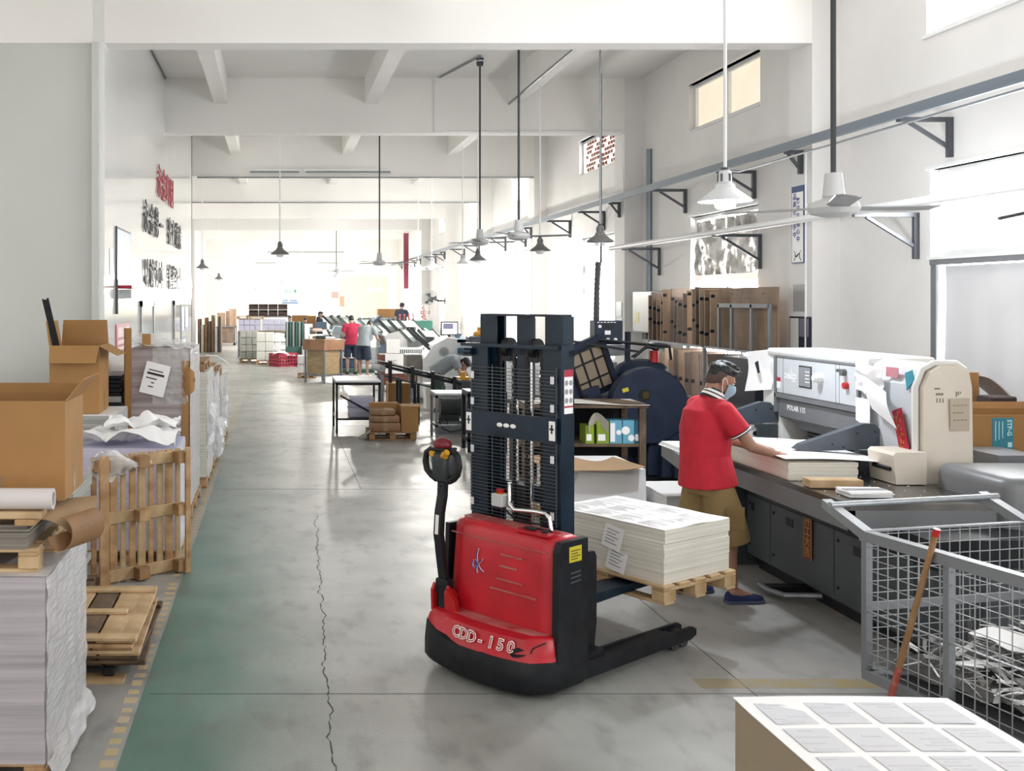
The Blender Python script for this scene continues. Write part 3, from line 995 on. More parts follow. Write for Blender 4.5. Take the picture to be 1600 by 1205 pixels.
# blue vertical sign on the first column
t = thing('column_sign', 'tall white sign with a blue border and vertical characters on the column', 'sign', (CX, 11.37, 2.55))
w, h = 0.135, 0.86
g = G()
g.bx(-0.02, 0, -w, w, 0, h)
obj('border', g, mat('sign_blue', (0.02, 0.06, 0.26), 0.4), t, smooth=0)
g = G()
g.bx(-0.022, -0.02, -w + 0.015, w - 0.015, 0.015, h - 0.07)
obj('panel', g, WPAINT, t, smooth=0)
g = G()
for col, (s, z0) in zip((0.045, -0.03), (('客户在我心中', h - 0.17), ('品质在我手中', h - 0.12))):
    for k, ch in enumerate(s):
        g.text(ch, 0.075, tplane((-0.0235, 0.03 - col, z0 - k * 0.085), (0, -1, 0)), 0.002, 0.001)
obj('lettering', g, BPAINT, t, smooth=0)
g = G()   # clasped-hands drawing
for s in (-1, 1):
    g.tube([(-0.024, s * 0.075, 0.14), (-0.024, s * 0.045, 0.11), (-0.024, s * 0.05, 0.06), (-0.024, s * 0.08, 0.03)], 0.003, 6)
g.tube([(-0.024, -0.045, 0.11), (-0.024, -0.015, 0.10), (-0.024, 0.02, 0.075), (-0.024, 0.05, 0.09)], 0.006, 6)
obj('handshake_drawing', g, KPAINT, t, smooth=0)
# notices on the same column, above the cutter
t = thing('clipboard_panel', 'dark blue and white notice panel low on the column above the cutter', 'notice', (CX, 11.35, 1.60))
g = G()
g.bx(-0.02, 0, -0.24, 0.2, 0, 0.36)
obj('panel', g, mat('dark_navy_panel', (0.012, 0.014, 0.05), 0.5), t, smooth=0)
g = G()
g.bx(-0.024, -0.02, 0.0, 0.18, 0.01, 0.34)
obj('sheet', g, mat('pale_sheet', (0.68, 0.67, 0.64), 0.5), t, smooth=0)
g = G()
g.bx(-0.024, -0.02, -0.22, -0.02, 0.14, 0.34)
obj('photo', g, mat('grey_photo', (0.25, 0.24, 0.30), 0.3), t, smooth=0)
t = thing('paper_pocket', 'clear pocket with a grey sheet on the column above the dark notice panel', 'paper pocket', (CX, 11.33, 2.02))
g = G()
g.bx(-0.015, 0, -0.12, 0.15, 0, 0.28)
obj('sheet', g, mat('grey_sheet', (0.50, 0.50, 0.50), 0.3), t, smooth=0)
g = G()
g.bx(-0.02, 0, -0.12, 0.15, 0.28, 0.295)
obj('clip', g, STEEL, t, smooth=0)
# pockets on the farther columns
PKT = mat('blue_grey_sheet', (0.62, 0.68, 0.74), 0.3)
for k, (x, y, z, h) in enumerate(((CX, 17.35, 1.86, 0.25), (CX, 17.32, 1.48, 0.36), (CX, 17.34, 1.2, 0.26), (CX, 23.3, 1.4, 0.34), (CX, 23.3, 1.78, 0.22), (CX, 29.3, 1.5, 0.3))):
    g = G()
    g.bx(x - 0.012, x, y - 0.13, y + 0.13, z, z + h)
    tag(obj('notice_sheet', g, PKT, smooth=0), 'pale notice sheet on the wall column, %s one from the electric box' % ORD[k], 'notice', 'notices on the columns')

# back wall: exit sign, blue sign, pictures
t = thing('exit_sign', 'small green exit sign high on the far end wall', 'sign', (0.66, 51.98, 2.45))
g = G()
g.bx(-0.35, 0.35, -0.03, 0, 0, 0.24)
obj('plate', g, mat('exit_pale', (0.75, 0.85, 0.80), 0.4), t, smooth=0)
g = G()
g.text('出口', 0.2, tplane((-0.1, -0.033, 0.12), (1, 0, 0)), 0.004, 0.004)
g.bx(0.2, 0.31, -0.034, -0.03, 0.04, 0.2)
obj('print', g, mat('exit_green', (0.03, 0.42, 0.22), 0.4), t, smooth=0)
t = thing('wall_sign', 'white and blue sign under the exit sign on the end wall', 'sign', (0.65, 51.98, 1.94))
g = G()
g.bx(-0.4, 0.42, -0.03, 0, 0, 0.22)
obj('plate', g, WPAINT, t, smooth=0)
g = G()
g.bx(-0.4, 0.42, -0.034, -0.03, 0, 0.07)
g.bx(-0.36, -0.1, -0.034, -0.03, 0.12, 0.18)
g.bx(0.0, 0.36, -0.034, -0.03, 0.12, 0.18)
obj('print', g, mat('sign_mid_blue', (0.08, 0.25, 0.55), 0.4), t, smooth=0)
for k, (x, z, w, h, mt) in enumerate(((2.35, 2.35, 0.5, 0.35, mat('dots_sheet', (0.68, 0.66, 0.66), 0.6)), (2.95, 2.38, 0.3, 0.3, mat('pink_sheet', (0.8, 0.5, 0.45), 0.6)), (3.3, 2.05, 0.2, 0.5, mat('orange_sheet', (0.85, 0.5, 0.3), 0.6)))):
    g = G()
    g.bx(x - w / 2, x + w / 2, 51.88, 51.9 if k == 2 else 52, z - h / 2, z + h / 2)
    tag(obj('wall_sheet', g, mt, smooth=0), ['pale grey sheet on the end wall', 'pink sheet on the end wall', 'orange sheet by the cream door'][k], 'wall sheet')
g = G()
g.bx(5.35, 5.55, 43.2, 43.4, 2.6, 4.95)
tag(obj('standpipe', g, mat('dark_red_pipe', (0.25, 0.03, 0.06), 0.5), smooth=0), 'dark red square post hanging beside the far window wall', 'post')
# ============================================================ PALLETS AND STACKS (left side)
PCACHE = {}


def box_mesh(name, s, m, bev=0.004):
    k = (name, tuple(round(q, 4) for q in s), m.name)
    if k not in PCACHE:
        PCACHE[k] = G().box((0, 0, 0), s, None, bev).mesh(name, m, 30)
    return PCACHE[k]


def pallet(label, x, y, z, sx, sy, h=0.12, rotz=0.0, m=WOOD, nb=6, group='wooden pallets', rot=None, flip=False, bottom=3, parent=None):
    """deck boards along x on three stringers along y, nine blocks, bottom boards"""
    t = thing('wooden_pallet', label, 'pallet', (x, y, z), rotz, group, rot)
    td = 0.018
    hb = h - 3 * td
    w = sy / nb * 0.72
    for k in range(nb):
        obj('deck_board', box_mesh('deck_board', (sx, w, td), m), None, t, (0, -sy / 2 + w / 2 + k * (sy - w) / (nb - 1), h - td / 2))
    for k in (-1, 0, 1):
        obj('stringer', box_mesh('stringer', (0.09, sy, td), m), None, t, (k * (sx / 2 - 0.045), 0, h - 1.5 * td))
        for q in (-1, 0, 1):
            obj('block', box_mesh('block', (0.09, 0.11, hb), m), None, t, (k * (sx / 2 - 0.045), q * (sy / 2 - 0.055), td + hb / 2))
    for q in ((-1, 0, 1) if bottom == 3 else (-1, 1)):
        obj('bottom_board', box_mesh('bottom_board', (sx, 0.09, td), m), None, t, (0, q * (sy / 2 - 0.05), td / 2))
    return t


def stack(name, label, cat, x0, x1, y0, y1, z0, z1, m, layers=5, seed=0, jit=0.006, group=None, rotz=0.0, top=None):
    """a pile of sheets: thin slabs, each a little out of line with the next"""
    r = random.Random(seed)
    cx, cy = (x0 + x1) / 2, (y0 + y1) / 2
    t = thing(name, label, cat, (cx, cy, z0), rotz, group)
    g = G()
    zz = 0
    H = z1 - z0 - (0.006 if top else 0)
    cuts = sorted([0] + [r.uniform(0.08, 0.92) for _ in range(layers - 1)] + [1])
    for a, b_ in zip(cuts, cuts[1:]):
        j = [r.uniform(-jit, jit) for _ in range(4)]
        g.bx(-(x1 - x0) / 2 + j[0], (x1 - x0) / 2 + j[1], -(y1 - y0) / 2 + j[2], (y1 - y0) / 2 + j[3], H * a, H * b_)
    obj('sheets', g, m, t, smooth=0)
    if top:
        g = G()
        hx, hy = (x1 - x0) / 2, (y1 - y0) / 2
        g.grid(lambda u, v: (-hx + 2 * hx * u, -hy + 2 * hy * v, H + 0.006 + 0.006 * mnoise.noise(V((u * 3 + seed, v * 3, 0)))), 12, 12, 0.005)
        obj('top_sheet', g, top, t, smooth=40)
    return t


def film_side(t, x, y0, y1, z0, z1, m=FILM, seed=0, ax='x', amp=0.012, name='stretch_film'):
    g = G()

    def f(u, v):
        n = mnoise.noise(V((u * 4 + seed, v * 6 + u * 3, seed))) * amp + mnoise.noise(V((u * 13, v * 17 + u * 9, seed + 3))) * amp * 0.4
        a = y0 + (y1 - y0) * u
        c = z0 + (z1 - z0) * v
        return (x + 0.006 + abs(n), a, c) if ax == 'x' else (a, x - 0.006 - abs(n), c)
    g.grid(f, 36, 36)
    return obj(name, g, m, t, smooth=80)


def rag(label, name, cat, fn, nu, nv, m, th=0.002, smooth=60, loc=(0, 0, 0)):
    g = G()
    g.grid(fn, nu, nv, th)
    return tag(obj(name, g, m, None, loc, smooth=smooth), label, cat)


# ---- nearest wrapped stack
pallet('pallet under the big film-wrapped lilac stack with the raised pallet', -1.57, 4.93, 0, 1.1, 0.9, 0.12)
t = stack('paper_stack', 'big film-wrapped stack of pale lilac board carrying a raised pallet', 'paper stack', -2.12, -1.015, 4.47, 5.4, 0.12, 0.935, PAPERL, 7, 3, 0.003)
film_side(t, 0.5525, -0.465, 0.47, -0.02, 0.815, seed=2, amp=0.016)
g = G()   # film folded over the top edge and hanging skirt at the foot
g.grid(lambda u, v: (0.40 + 0.16 * v - 0.10 * (1 - u) * (1 - v), -0.46 + 0.93 * u, 0.818 + 0.012 * (1 - v) * abs(mnoise.noise(V((u * 6, v * 4, 1))))), 20, 6)
obj('film_fold', g, FILM, t, smooth=80)
g = G()
g.grid(lambda u, v: (0.56 + 0.05 * (1 - v) + 0.02 * mnoise.noise(V((u * 7, v * 3, 5))), -0.45 + 0.93 * u, -0.1 + 0.1 * v), 20, 5)
obj('film_skirt', g, FILM, t, smooth=80)

pallet('pallet standing on the lilac stack and carrying brown sheets', -1.57, 4.95, 0.935, 1.02, 0.82, 0.11, m=WOODL)
t = stack('board_sheets', 'low pile of grey-brown board sheets on the raised pallet', 'board pile', -2.1, -1.10, 4.53, 5.3, 1.045, 1.15, PAPERB, 6, 5, 0.008)
g = G()
g.bx(0.32, 0.34, -0.392, -0.389, 0.0, 0.07)
obj('price_tag', g, mat('pink_tag', (0.8, 0.2, 0.25), 0.5), t, smooth=0)
# torn kraft wrap curling away from the pile
rag('torn brown kraft strip curling off the brown board pile', 'kraft_wrap', 'wrapping paper',
    lambda u, v: (-1.09 + 0.19 * u + 0.02 * math.sin(v * 3), 4.62 + 0.42 * v + 0.1 * u, 1.158 + 0.015 * math.sin(v * 4) - 0.14 * u * u * (1 - v) + 0.02 * v), 14, 12, KRAFTL)
g = G()
g.grid(lambda u, v: (-0.985 + 0.055 * math.sin(u * 4.6) + 0.12 * v, 4.66 + 0.16 * v - 0.02 * u, 1.08 + 0.075 * math.cos(u * 4.6) + 0.015 * v), 20, 8, 0.003)
tag(obj('kraft_curl', g, KRAFTP, smooth=70), 'rolled brown end of torn kraft paper hanging beside the raised pallet', 'wrapping paper')
# upper lid boards
t = thing('slatted_board', 'flat panel of wooden planks under the paper roll and the open carton', 'wooden panel', (-1.55, 4.95, 1.152))
for k in range(5):
    obj('plank', box_mesh('plank', (1.02, 0.13, 0.03), WOODL), None, t, (0.0, -0.38 + k * 0.19, 0.045))
for k in (-1, 0, 1):
    obj('batten', box_mesh('batten', (0.09, 0.9, 0.028), WOOD), None, t, (k * 0.44, 0, 0.015))
g = G()
g.lathe([(0.030, -0.48), (0.047, -0.48), (0.0475, 0), (0.047, 0.48), (0.030, 0.48), (0.03, -0.48)], n=24, R=Matrix.Rotation(math.pi / 2, 3, 'Y'))
tag(obj('paper_roll', g, mat('roll_paper', (0.66, 0.62, 0.62), 0.5), None, (-1.475, 4.56, 1.262), smooth=40), 'rolled tube of off-white paper lying on the wooden panel', 'paper roll')


def carton(label, x0, x1, y0, y1, z0, z1, flaps, m=KRAFT, mi=KRAFTL, th=0.006, tape=True, rotz=0, loc=None, group=None, closed=False, cat='cardboard box'):
    """walls, floor and separately hinged flaps: flaps = {side: angle from vertical, outward positive}"""
    w, d, h = x1 - x0, y1 - y0, z1 - z0
    t = thing('cardboard_box', label, cat, loc or ((x0 + x1) / 2, (y0 + y1) / 2, z0), rotz, group)
    g = G()
    g.bx(-w / 2, w / 2, -d / 2, -d / 2 + th, 0, h)
    g.bx(-w / 2, w / 2, d / 2 - th, d / 2, 0, h)
    g.bx(-w / 2, -w / 2 + th, -d / 2 + th, d / 2 - th, 0, h)
    g.bx(w / 2 - th, w / 2, -d / 2 + th, d / 2 - th, 0, h)
    g.bx(-w / 2 + th, w / 2 - th, -d / 2 + th, d / 2 - th, 0, th)
    obj('carton', g, m, t, smooth=0)
    if closed:
        g = G()
        g.bx(-w / 2, w / 2, -d / 2, -0.003, h, h + th)
        g.bx(-w / 2, w / 2, 0.003, d / 2, h, h + th)
        obj('lid_flap', g, m, t, smooth=0)
        if tape:
            g = G()
            g.bx(-w / 2 - 0.001, w / 2 + 0.001, -0.03, 0.03, h + th, h + th + 0.001)
            g.bx(w / 2, w / 2 + 0.001, -0.03, 0.03, h - 0.1, h + th)
            obj('tape', g, TAPE, t, smooth=0)
    for side, (ang, ln) in flaps.items():
        a = R_(ang)
        s, c = math.sin(a), math.cos(a)
        g = G()
        if side in 'xX':
            sg = 1 if side == 'X' else -1
            e = sg * w / 2
            p = [(e, -d / 2, h), (e, d / 2, h), (e + sg * s * ln, d / 2 - 0.015, h + c * ln), (e + sg * s * ln, -d / 2 + 0.015, h + c * ln)]
            g.prism(p, V((c * sg, 0, -s)) * th)
        else:
            sg = 1 if side == 'Y' else -1
            e = sg * d / 2
            p = [(-w / 2, e, h), (w / 2, e, h), (w / 2 - 0.015, e + sg * s * ln, h + c * ln), (-w / 2 + 0.015, e + sg * s * ln, h + c * ln)]
            g.prism(p, V((0, c * sg, -s)) * th)
        obj('flap', g, m, t, smooth=0)
    if tape and not closed:
        obj('tape', G().bx(w / 2, w / 2 + 0.001, -0.025, 0.025, 0, h * 0.3), TAPE, t, smooth=0)
        obj('tape', G().bx(-0.025, 0.025, -d / 2 - 0.001, -d / 2, 0, h * 0.25), TAPE, t, smooth=0)
    return t


carton('open brown carton standing on the wooden panel beside the paper roll', -1.62, -0.99, 4.78, 5.22, 1.212, 1.675, {'X': (38, 0.13), 'x': (60, 0.13), 'Y': (4, 0.05)})
# ---- grey layered stack behind, between the wrapped stack and the leaning pallet
pallet('floor pallet under the grey board stack behind the wrapped lilac stack', -1.72, 7.1, 0, 0.78, 0.9, 0.12, m=WOODD)
stack('board_stack', 'grey board stack with dark gaps seen between the lilac stack and the leaning pallet', 'board stack', -2.1, -1.36, 6.75, 7.45, 0.12, 0.42, PAPERG, 4, 12, 0.02)
pallet('middle pallet between two layers of grey board behind the lilac stack', -1.73, 7.1, 0.42, 0.78, 0.7, 0.12, m=WOODD)
stack('board_stack', 'upper layer of grey board on the middle pallet behind the lilac stack', 'board stack', -2.1, -1.36, 6.75, 7.45, 0.54, 0.88, PAPERG, 5, 13, 0.02)
# ---- tall carton on its stack
pallet('pallet under the white stack that carries the tall open carton', -1.88, 9.5, 0, 0.8, 0.8, 0.12)
t = stack('paper_stack', 'white wrapped paper stack carrying the tall open carton', 'paper stack', -2.28, -1.45, 9.1, 9.9, 0.12, 1.12, PAPERG, 6, 8, 0.006, top=PAPER)
film_side(t, 0.415, -0.40, 0.40, 0.4, 1.0, seed=9)
carton('tall open brown carton with its flaps folded out', -2.045, -1.60, 9.2, 9.72, 1.122, 1.735, {'y': (148, 0.18), 'X': (118, 0.19), 'Y': (2, 0.22), 'x': (8, 0.22)})
g = G()
m3 = Euler((R_(4), R_(-13), R_(12))).to_matrix()
for k in range(10):
    g.box(m3 @ V((0, 0, 0.05 + k * 0.075)) + V((-1.94, 9.34, 1.42)), (0.05, 0.004, 0.05 if k % 2 else 0.10), m3)
for s in (-1, 1):
    g.box(m3 @ V((s * 0.022, 0, 0.35)) + V((-1.94, 9.34, 1.42)), (0.016, 0.02, 0.82), m3)
tag(obj('slotted_rail', g, BLACKM, smooth=0), 'black slotted metal rail standing in the tall open carton', 'metal rail')
pallet('pallet under the far pale stack by the grey wall', -2.75, 9.75, 0, 1.0, 1.0, 0.12)
stack('paper_stack', 'pale stack standing against the grey wall behind the cartons', 'paper stack', -3.25, -2.25, 9.3, 10.2, 0.12, 1.29, PAPERL, 5, 15, top=PAPER)

# ---- flat wooden panels piled on the floor
g = G()
g.bx(-1.75, -0.86, 5.72, 5.84, 0, 0.018)
tag(obj('floor_board', g, WOODL), 'loose pale board lying on the floor under the pile of wooden panels', 'board')
t = thing('dolly_foot', 'black foot carrying the pile of flat wooden panels', 'foot', (-0.95, 5.95, 0.0))
g = G()
obj('foot', G().bx(-0.035, 0.03, -0.17, -0.02, 0.02, 0.065, 0.008), BLACK, t)
obj('foot', G().bx(-0.75, -0.6, -0.1, 0.6, 0.0, 0.065, 0.008), BLACK, t)
obj('foot', G().bx(-0.05, 0.05, 0.3, 0.5, 0.0, 0.065, 0.008), BLACK, t)
for k in range(5):
    rr = random.Random(k + 40)
    z = 0.066 + k * 0.037
    mm = WOODL if k in (4, 2) else (WOODD if k in (0, 1) else WOOD)
    t = thing('slatted_board', 'flat slatted wooden panel, %s from the top of the pile on the floor' % ORD[4 - k] if k < 4 else 'topmost pale slatted wooden panel on the floor pile, with one dark plank',
              'wooden panel', (-1.28 + rr.uniform(-0.02, 0.02) + (0.02 if k in (0, 1) else 0), 6.27 + (0.05 if k in (0, 1) else 0), z), R_([2.5, -1.5, 1, -0.5, 0][k]), 'flat wooden panels piled on the floor')
    xs = [-0.42, -0.27, -0.12, 0.03, 0.18, 0.33, 0.44]
    for q, xx in enumerate(xs):
        md = WOODD if (k == 4 and q == 4) else mm
        obj('plank', box_mesh('plank', (0.135 if q < 6 else 0.10, 1.02, 0.014), md), None, t, (xx, 0, 0.007))
    for q, (yy, ww, ln) in enumerate(((-0.48, 0.09, 0.98), (0.0, 0.07, 0.86), (0.48, 0.10, 0.98))):
        obj('batten', box_mesh('batten', (ln, ww, 0.021), mm), None, t, (-0.0 if q != 1 else -0.06, yy, 0.0245))

# ---- pallet leaning upright
ux = V((0.61, 0.52, 0)).normalized()
t = thing('upright_pallet', 'pallet standing on edge with its slats upright beside the walkway', 'pallet', (-1.04, 7.84, 0.0), math.atan2(ux.y, ux.x), 'wooden pallets')
WW, HH = 0.82, 0.97
rr = random.Random(9)
for k in range(10):
    obj('slat', box_mesh('slat', (0.045 + 0.012 * (k % 3), 0.018, HH), [WOOD, WOODL, WOOD, WOODL][k % 4]), None, t, (-WW / 2 + 0.03 + k * (WW - 0.06) / 9, 0.06, HH / 2))
for q, zz in enumerate((0.06, 0.50, 0.91)):
    obj('stringer', box_mesh('stringer', (WW, 0.02, 0.09), WOODL), None, t, (0, 0.04, zz))
    for xx in (-WW / 2 + 0.06, 0.0, WW / 2 - 0.05):
        obj('block', box_mesh('block', (0.10, 0.085, 0.09), [WOODO, WOOD][q % 2]), None, t, (xx, -0.012, zz))
for xx in (-WW / 2 + 0.045, WW / 2 - 0.02):
    obj('bottom_board', box_mesh('bottom_board', (0.08 if xx < 0 else 0.05, 0.018, HH + 0.02), WOOD), None, t, (xx, -0.064, HH / 2 + 0.01))
# wisp of film on its corner
g = G()
g.grid(lambda u, v: (-1.35 + 0.34 * u + 0.05 * math.sin(v * 5), 7.55 + 0.30 * u + 0.03 * v, 0.985 + 0.05 * math.sin(u * 5 + v * 3) - 0.13 * v * v + 0.03 * mnoise.noise(V((u * 8, v * 8, 0))) - 0.05 * u), 26, 10)
tag(obj('film_scrap', g, FILM, smooth=80), 'twisted scrap of clear film draped on the upright pallet', 'film')
# ---- stack with crumpled paper
pallet('pallet under the lavender stack behind the upright pallet', -1.215, 8.65, 0, 0.8, 0.72, 0.12)
t = stack('paper_stack', 'lavender-white paper stack behind the upright pallet', 'paper stack', -1.62, -0.815, 8.28, 9.02, 0.12, 0.945, LAV, 5, 21, 0.005)
film_side(t, 0.4025, -0.37, 0.37, -0.05, 0.82, seed=4)


def crumple(seed, x0, x1, y0, y1, z, amp, fold):
    r = random.Random(seed)
    s = r.uniform(0, 40)

    def f(u, v):
        x = x0 + (x1 - x0) * u
        y = y0 + (y1 - y0) * v
        n = abs(mnoise.noise(V((u * 2.2 + s, v * 2.0, s)))) * amp * 1.7 + abs(mnoise.noise(V((u * 5 + s, v * 5, s)))) * amp * 0.5
        n += fold * math.sin(u * 7 + v * 2 + s) * 0.5 + fold * 0.5
        x += 0.04 * mnoise.noise(V((u * 4, v * 4, s + 2)))
        return (x, y, z + 0.004 + max(0, n))
    return f


rag('crumpled white printed sheet spread over the lavender stack', 'crumpled_paper', 'paper', crumple(1, -1.63, -0.82, 8.26, 8.85, 0.945, 0.12, 0.02), 34, 26, PAPER)
rag('second crumpled white sheet bunched at the back of the lavender stack', 'crumpled_paper', 'paper', crumple(5, -1.45, -0.84, 8.6, 9.0, 1.03, 0.14, 0.035), 26, 20, PAPER)
# ---- tall striped stack with corner boards
pallet('pallet under the tall pinkish striped stack', -1.16, 10.6, 0, 0.66, 1.15, 0.13)
t = stack('paper_stack', 'tall stack of pinkish striped board with brown corner boards', 'paper stack', -1.475, -0.855, 10.0, 11.2, 0.13, 1.66, PAPERP, 9, 31, 0.004)
film_side(t, 0.31, -0.6, 0.6, -0.05, 1.53, seed=6)
film_side(t, -0.60, -0.05, 0.30, 1.0, 1.55, FILMC, seed=7, ax='y', amp=0.03, name='clear_film')
for xx, zz in ((-0.29, 1.74), (0.275, 1.42)):
    g = G()
    g.bx(xx - 0.035, xx + 0.035, -0.612, -0.603, 0.0, zz)
    g.bx(xx - 0.037 if xx < 0 else xx + 0.03, xx - 0.03 if xx < 0 else xx + 0.037, -0.612, -0.54, 0, zz)
    obj('corner_board', g, KRAFT, t, smooth=0)
g = G()
g.grid(lambda u, v: (-0.31 + 0.63 * u, -0.6 + 1.15 * v, 1.535 + 0.13 * (1 - u) * (0.4 + 0.6 * v) + 0.03 * mnoise.noise(V((u * 7, v * 7, 4)))), 24, 20)
obj('film_cover', g, FILM, t, smooth=80)
g = G()
g.grid(lambda u, v: (0.255 + 0.11 * u, -0.63 - 0.05 * math.sin(u * 2.6), 1.10 + 0.25 * v - 0.04 * (2 * u - 1) ** 2 * (1 if v > 0.5 else -1)), 12, 8, 0.005)
obj('corner_flap', g, KRAFT, t, smooth=60)
g = G()
g.bx(-0.16, -0.08, -0.55, -0.47, 1.55, 1.68)
obj('corner_piece', g, KRAFT, t, smooth=0)
lab = thing('label_sheet', 'white printed sheet stuck under film on the tall pinkish stack', 'label sheet', (-1.19, 9.955, 1.36), 0, None, (R_(-4), R_(14), 0))
g = G()
g.bx(-0.12, 0.12, -0.002, 0, -0.14, 0.17)
obj('sheet', g, PAPER, lab, smooth=0)
g = G()
for k, (a, b_) in enumerate(((-0.08, 0.06), (-0.09, 0.08), (-0.09, 0.02), (-0.03, 0.0), (-0.05, 0.0))):
    g.bx(a, b_, -0.004, -0.002, 0.09 - k * 0.04, 0.10 - k * 0.04 + (0.012 if k == 1 else 0))
obj('print', g, KPAINT, lab, smooth=0)
# ---- dark boards stacked behind
stack('board_stack', 'pale grey stack squeezed between the tall carton and the pinkish stack', 'board stack', -2.2, -1.52, 10.0, 10.7, 0.0, 1.2, PAPERG, 4, 33, 0.01)
for k in range(5):
    g = G().bx(-2.15 + 0.01 * (k % 2), -1.53 + 0.012 * (k % 2), 10.02, 10.65, 1.2 + k * 0.042, 1.2 + k * 0.042 + 0.036, 0.004)
    tag(obj('dark_board', g, BLACKM), 'dark board, %s from the top of the pile on the pale grey stack' % ORD[4 - k], 'board', 'dark boards piled beside the pinkish stack')
g = G().bx(-1.66, -1.50, 9.93, 9.97, 0, 1.15, 0.01)  # black sheet painting the shade in the gap between the stacks
tag(obj('gap_shade_sheet', g, BLACKM, None, (0, 0, 0)), 'black sheet painting the gap shade behind the stack with the tall carton', 'panel')

# ---- receding stacks along the gloss wall
for k, (y0, y1, z1, mt, lab) in enumerate(((11.65, 12.75, 1.32, PAPERC, 'cream'), (13.05, 14.2, 1.16, PAPERW, 'white'), (14.5, 15.4, 1.05, PAPERC, 'low cream'), (15.6, 16.5, 0.98, PAPERW, 'low white'))):
    pallet('pallet under the %s stack, %s one past the pinkish stack' % (lab, ORD[k]), -1.15, (y0 + y1) / 2, 0, 0.7, y1 - y0, 0.13)
    t = stack('paper_stack', '%s wrapped stack, %s one past the pinkish stack along the gloss wall' % (lab, ORD[k]), 'paper stack', -1.5, -0.81, y0, y1, 0.13, z1, mt, 5, 50 + k, 0.008, 'wrapped stacks along the gloss wall')
    film_side(t, 0.345, -(y1 - y0) / 2, (y1 - y0) / 2, -0.06, z1 - 0.13, seed=20 + k, amp=0.03)
    if k in (0, 1, 2):
        pallet('pallet lying on top of the %s stack, %s one past the pinkish stack' % (lab, ORD[k]), -1.14, (y0 + y1) / 2, z1, 0.62, (y1 - y0) * 0.9, 0.12, m=WOODO)
for k, (x, y, z, s) in enumerate(((-0.80, 12.2, 0.9, 0.3), (-0.76, 13.6, 0.55, 0.35), (-0.78, 14.9, 0.75, 0.3))):
    g = G()
    g.grid(lambda u, v: (x + 0.05 * math.sin(u * 9 + v * 3) + 0.05 * mnoise.noise(V((u * 6, v * 6, k))), y - s + 2 * s * u, z - 0.45 * v + 0.1 * mnoise.noise(V((u * 5, v * 3, k + 9)))), 22, 18)
    tag(obj('film_scrap', g, FILM, smooth=80), 'loose wrinkled film hanging off the %s of the receding stacks' % ORD[k], 'film')
g = G()
g.tube([(-0.83, 11.9, 1.50), (-0.70, 11.95, 1.49), (-0.60, 12.0, 1.42), (-0.55, 12.02, 1.35)], 0.008, 6)
tag(obj('white_strap', g, PAPER), 'thin white strap springing from the first receding stack', 'strap')
# ============================================================ THE PALLET STACKER
FK = thing('pallet_stacker', 'red and black walk-behind electric stacker with a dark mesh-guarded mast', 'stacker', (1.11, 5.76, 0), R_(-52))


def plan(x0, x1, yb, yf, bulge, rad, n=14):
    """rounded outline: curved rear edge, straight front"""
    pts = []
    for i in range(n + 1):
        t = i / n
        x = x0 + (x1 - x0) * t
        e = min(t, 1 - t) * (x1 - x0)
        corner = rad - math.sqrt(max(0, rad * rad - (rad - min(e, rad)) ** 2))
        y = yb - bulge * (1 - (2 * t - 1) ** 2) + corner
        pts.append((x, y))
    pts += [(x1, yf), (x0, yf)]
    return pts


def ring(pl, zf):
    return [V((x, y, zf(x) if callable(zf) else zf)) for x, y in pl]


def ztop(x):
    t = min(1, max(0, (x + 0.34) / 0.14))
    return 0.262 - 0.062 * t


g = G()
pl0 = plan(-0.44, 0.44, 0.03, 0.40, 0.09, 0.09)
pl1 = plan(-0.45, 0.45, 0.02, 0.41, 0.09, 0.10)
g.loft([ring(plan(-0.43, 0.43, 0.04, 0.40, 0.09, 0.09), 0.03), ring(pl1, 0.06), ring(pl1, 0.15), ring(pl0, ztop)])
obj('skirt', g, BLACKM, FK, smooth=50)
g = G()
pa = plan(-0.437, 0.437, 0.033, 0.395, 0.09, 0.09)
pb = plan(-0.43, 0.43, 0.045, 0.39, 0.085, 0.09)
pc = plan(-0.40, 0.41, 0.085, 0.38, 0.06, 0.07)
g.loft([ring(pa, lambda x: ztop(x) - 0.003), ring(pb, lambda x: ztop(x) + 0.035), ring(plan(-0.42, 0.42, 0.06, 0.39, 0.075, 0.08), 0.312), ring(pc, 0.325)])
obj('step_cover', g, RED, FK, smooth=50)
g = G()
g.loft([ring(plan(-0.375, 0.385, 0.10, 0.2, 0.045, 0.05), 0.3245), ring(plan(-0.37, 0.38, 0.105, 0.2, 0.045, 0.05), 0.328)])
obj('step_tread', g, REDD, FK, smooth=50)
# hood
g = G()


def hood(z, ins=0.0):
    k = (z - 0.30) / 0.55
    return [V((x, y, z)) for x, y in plan(-0.37 + ins + 0.02 * k, 0.415 - ins, 0.165 + 0.03 * k + ins, 0.40 - ins, 0.012, 0.05)]


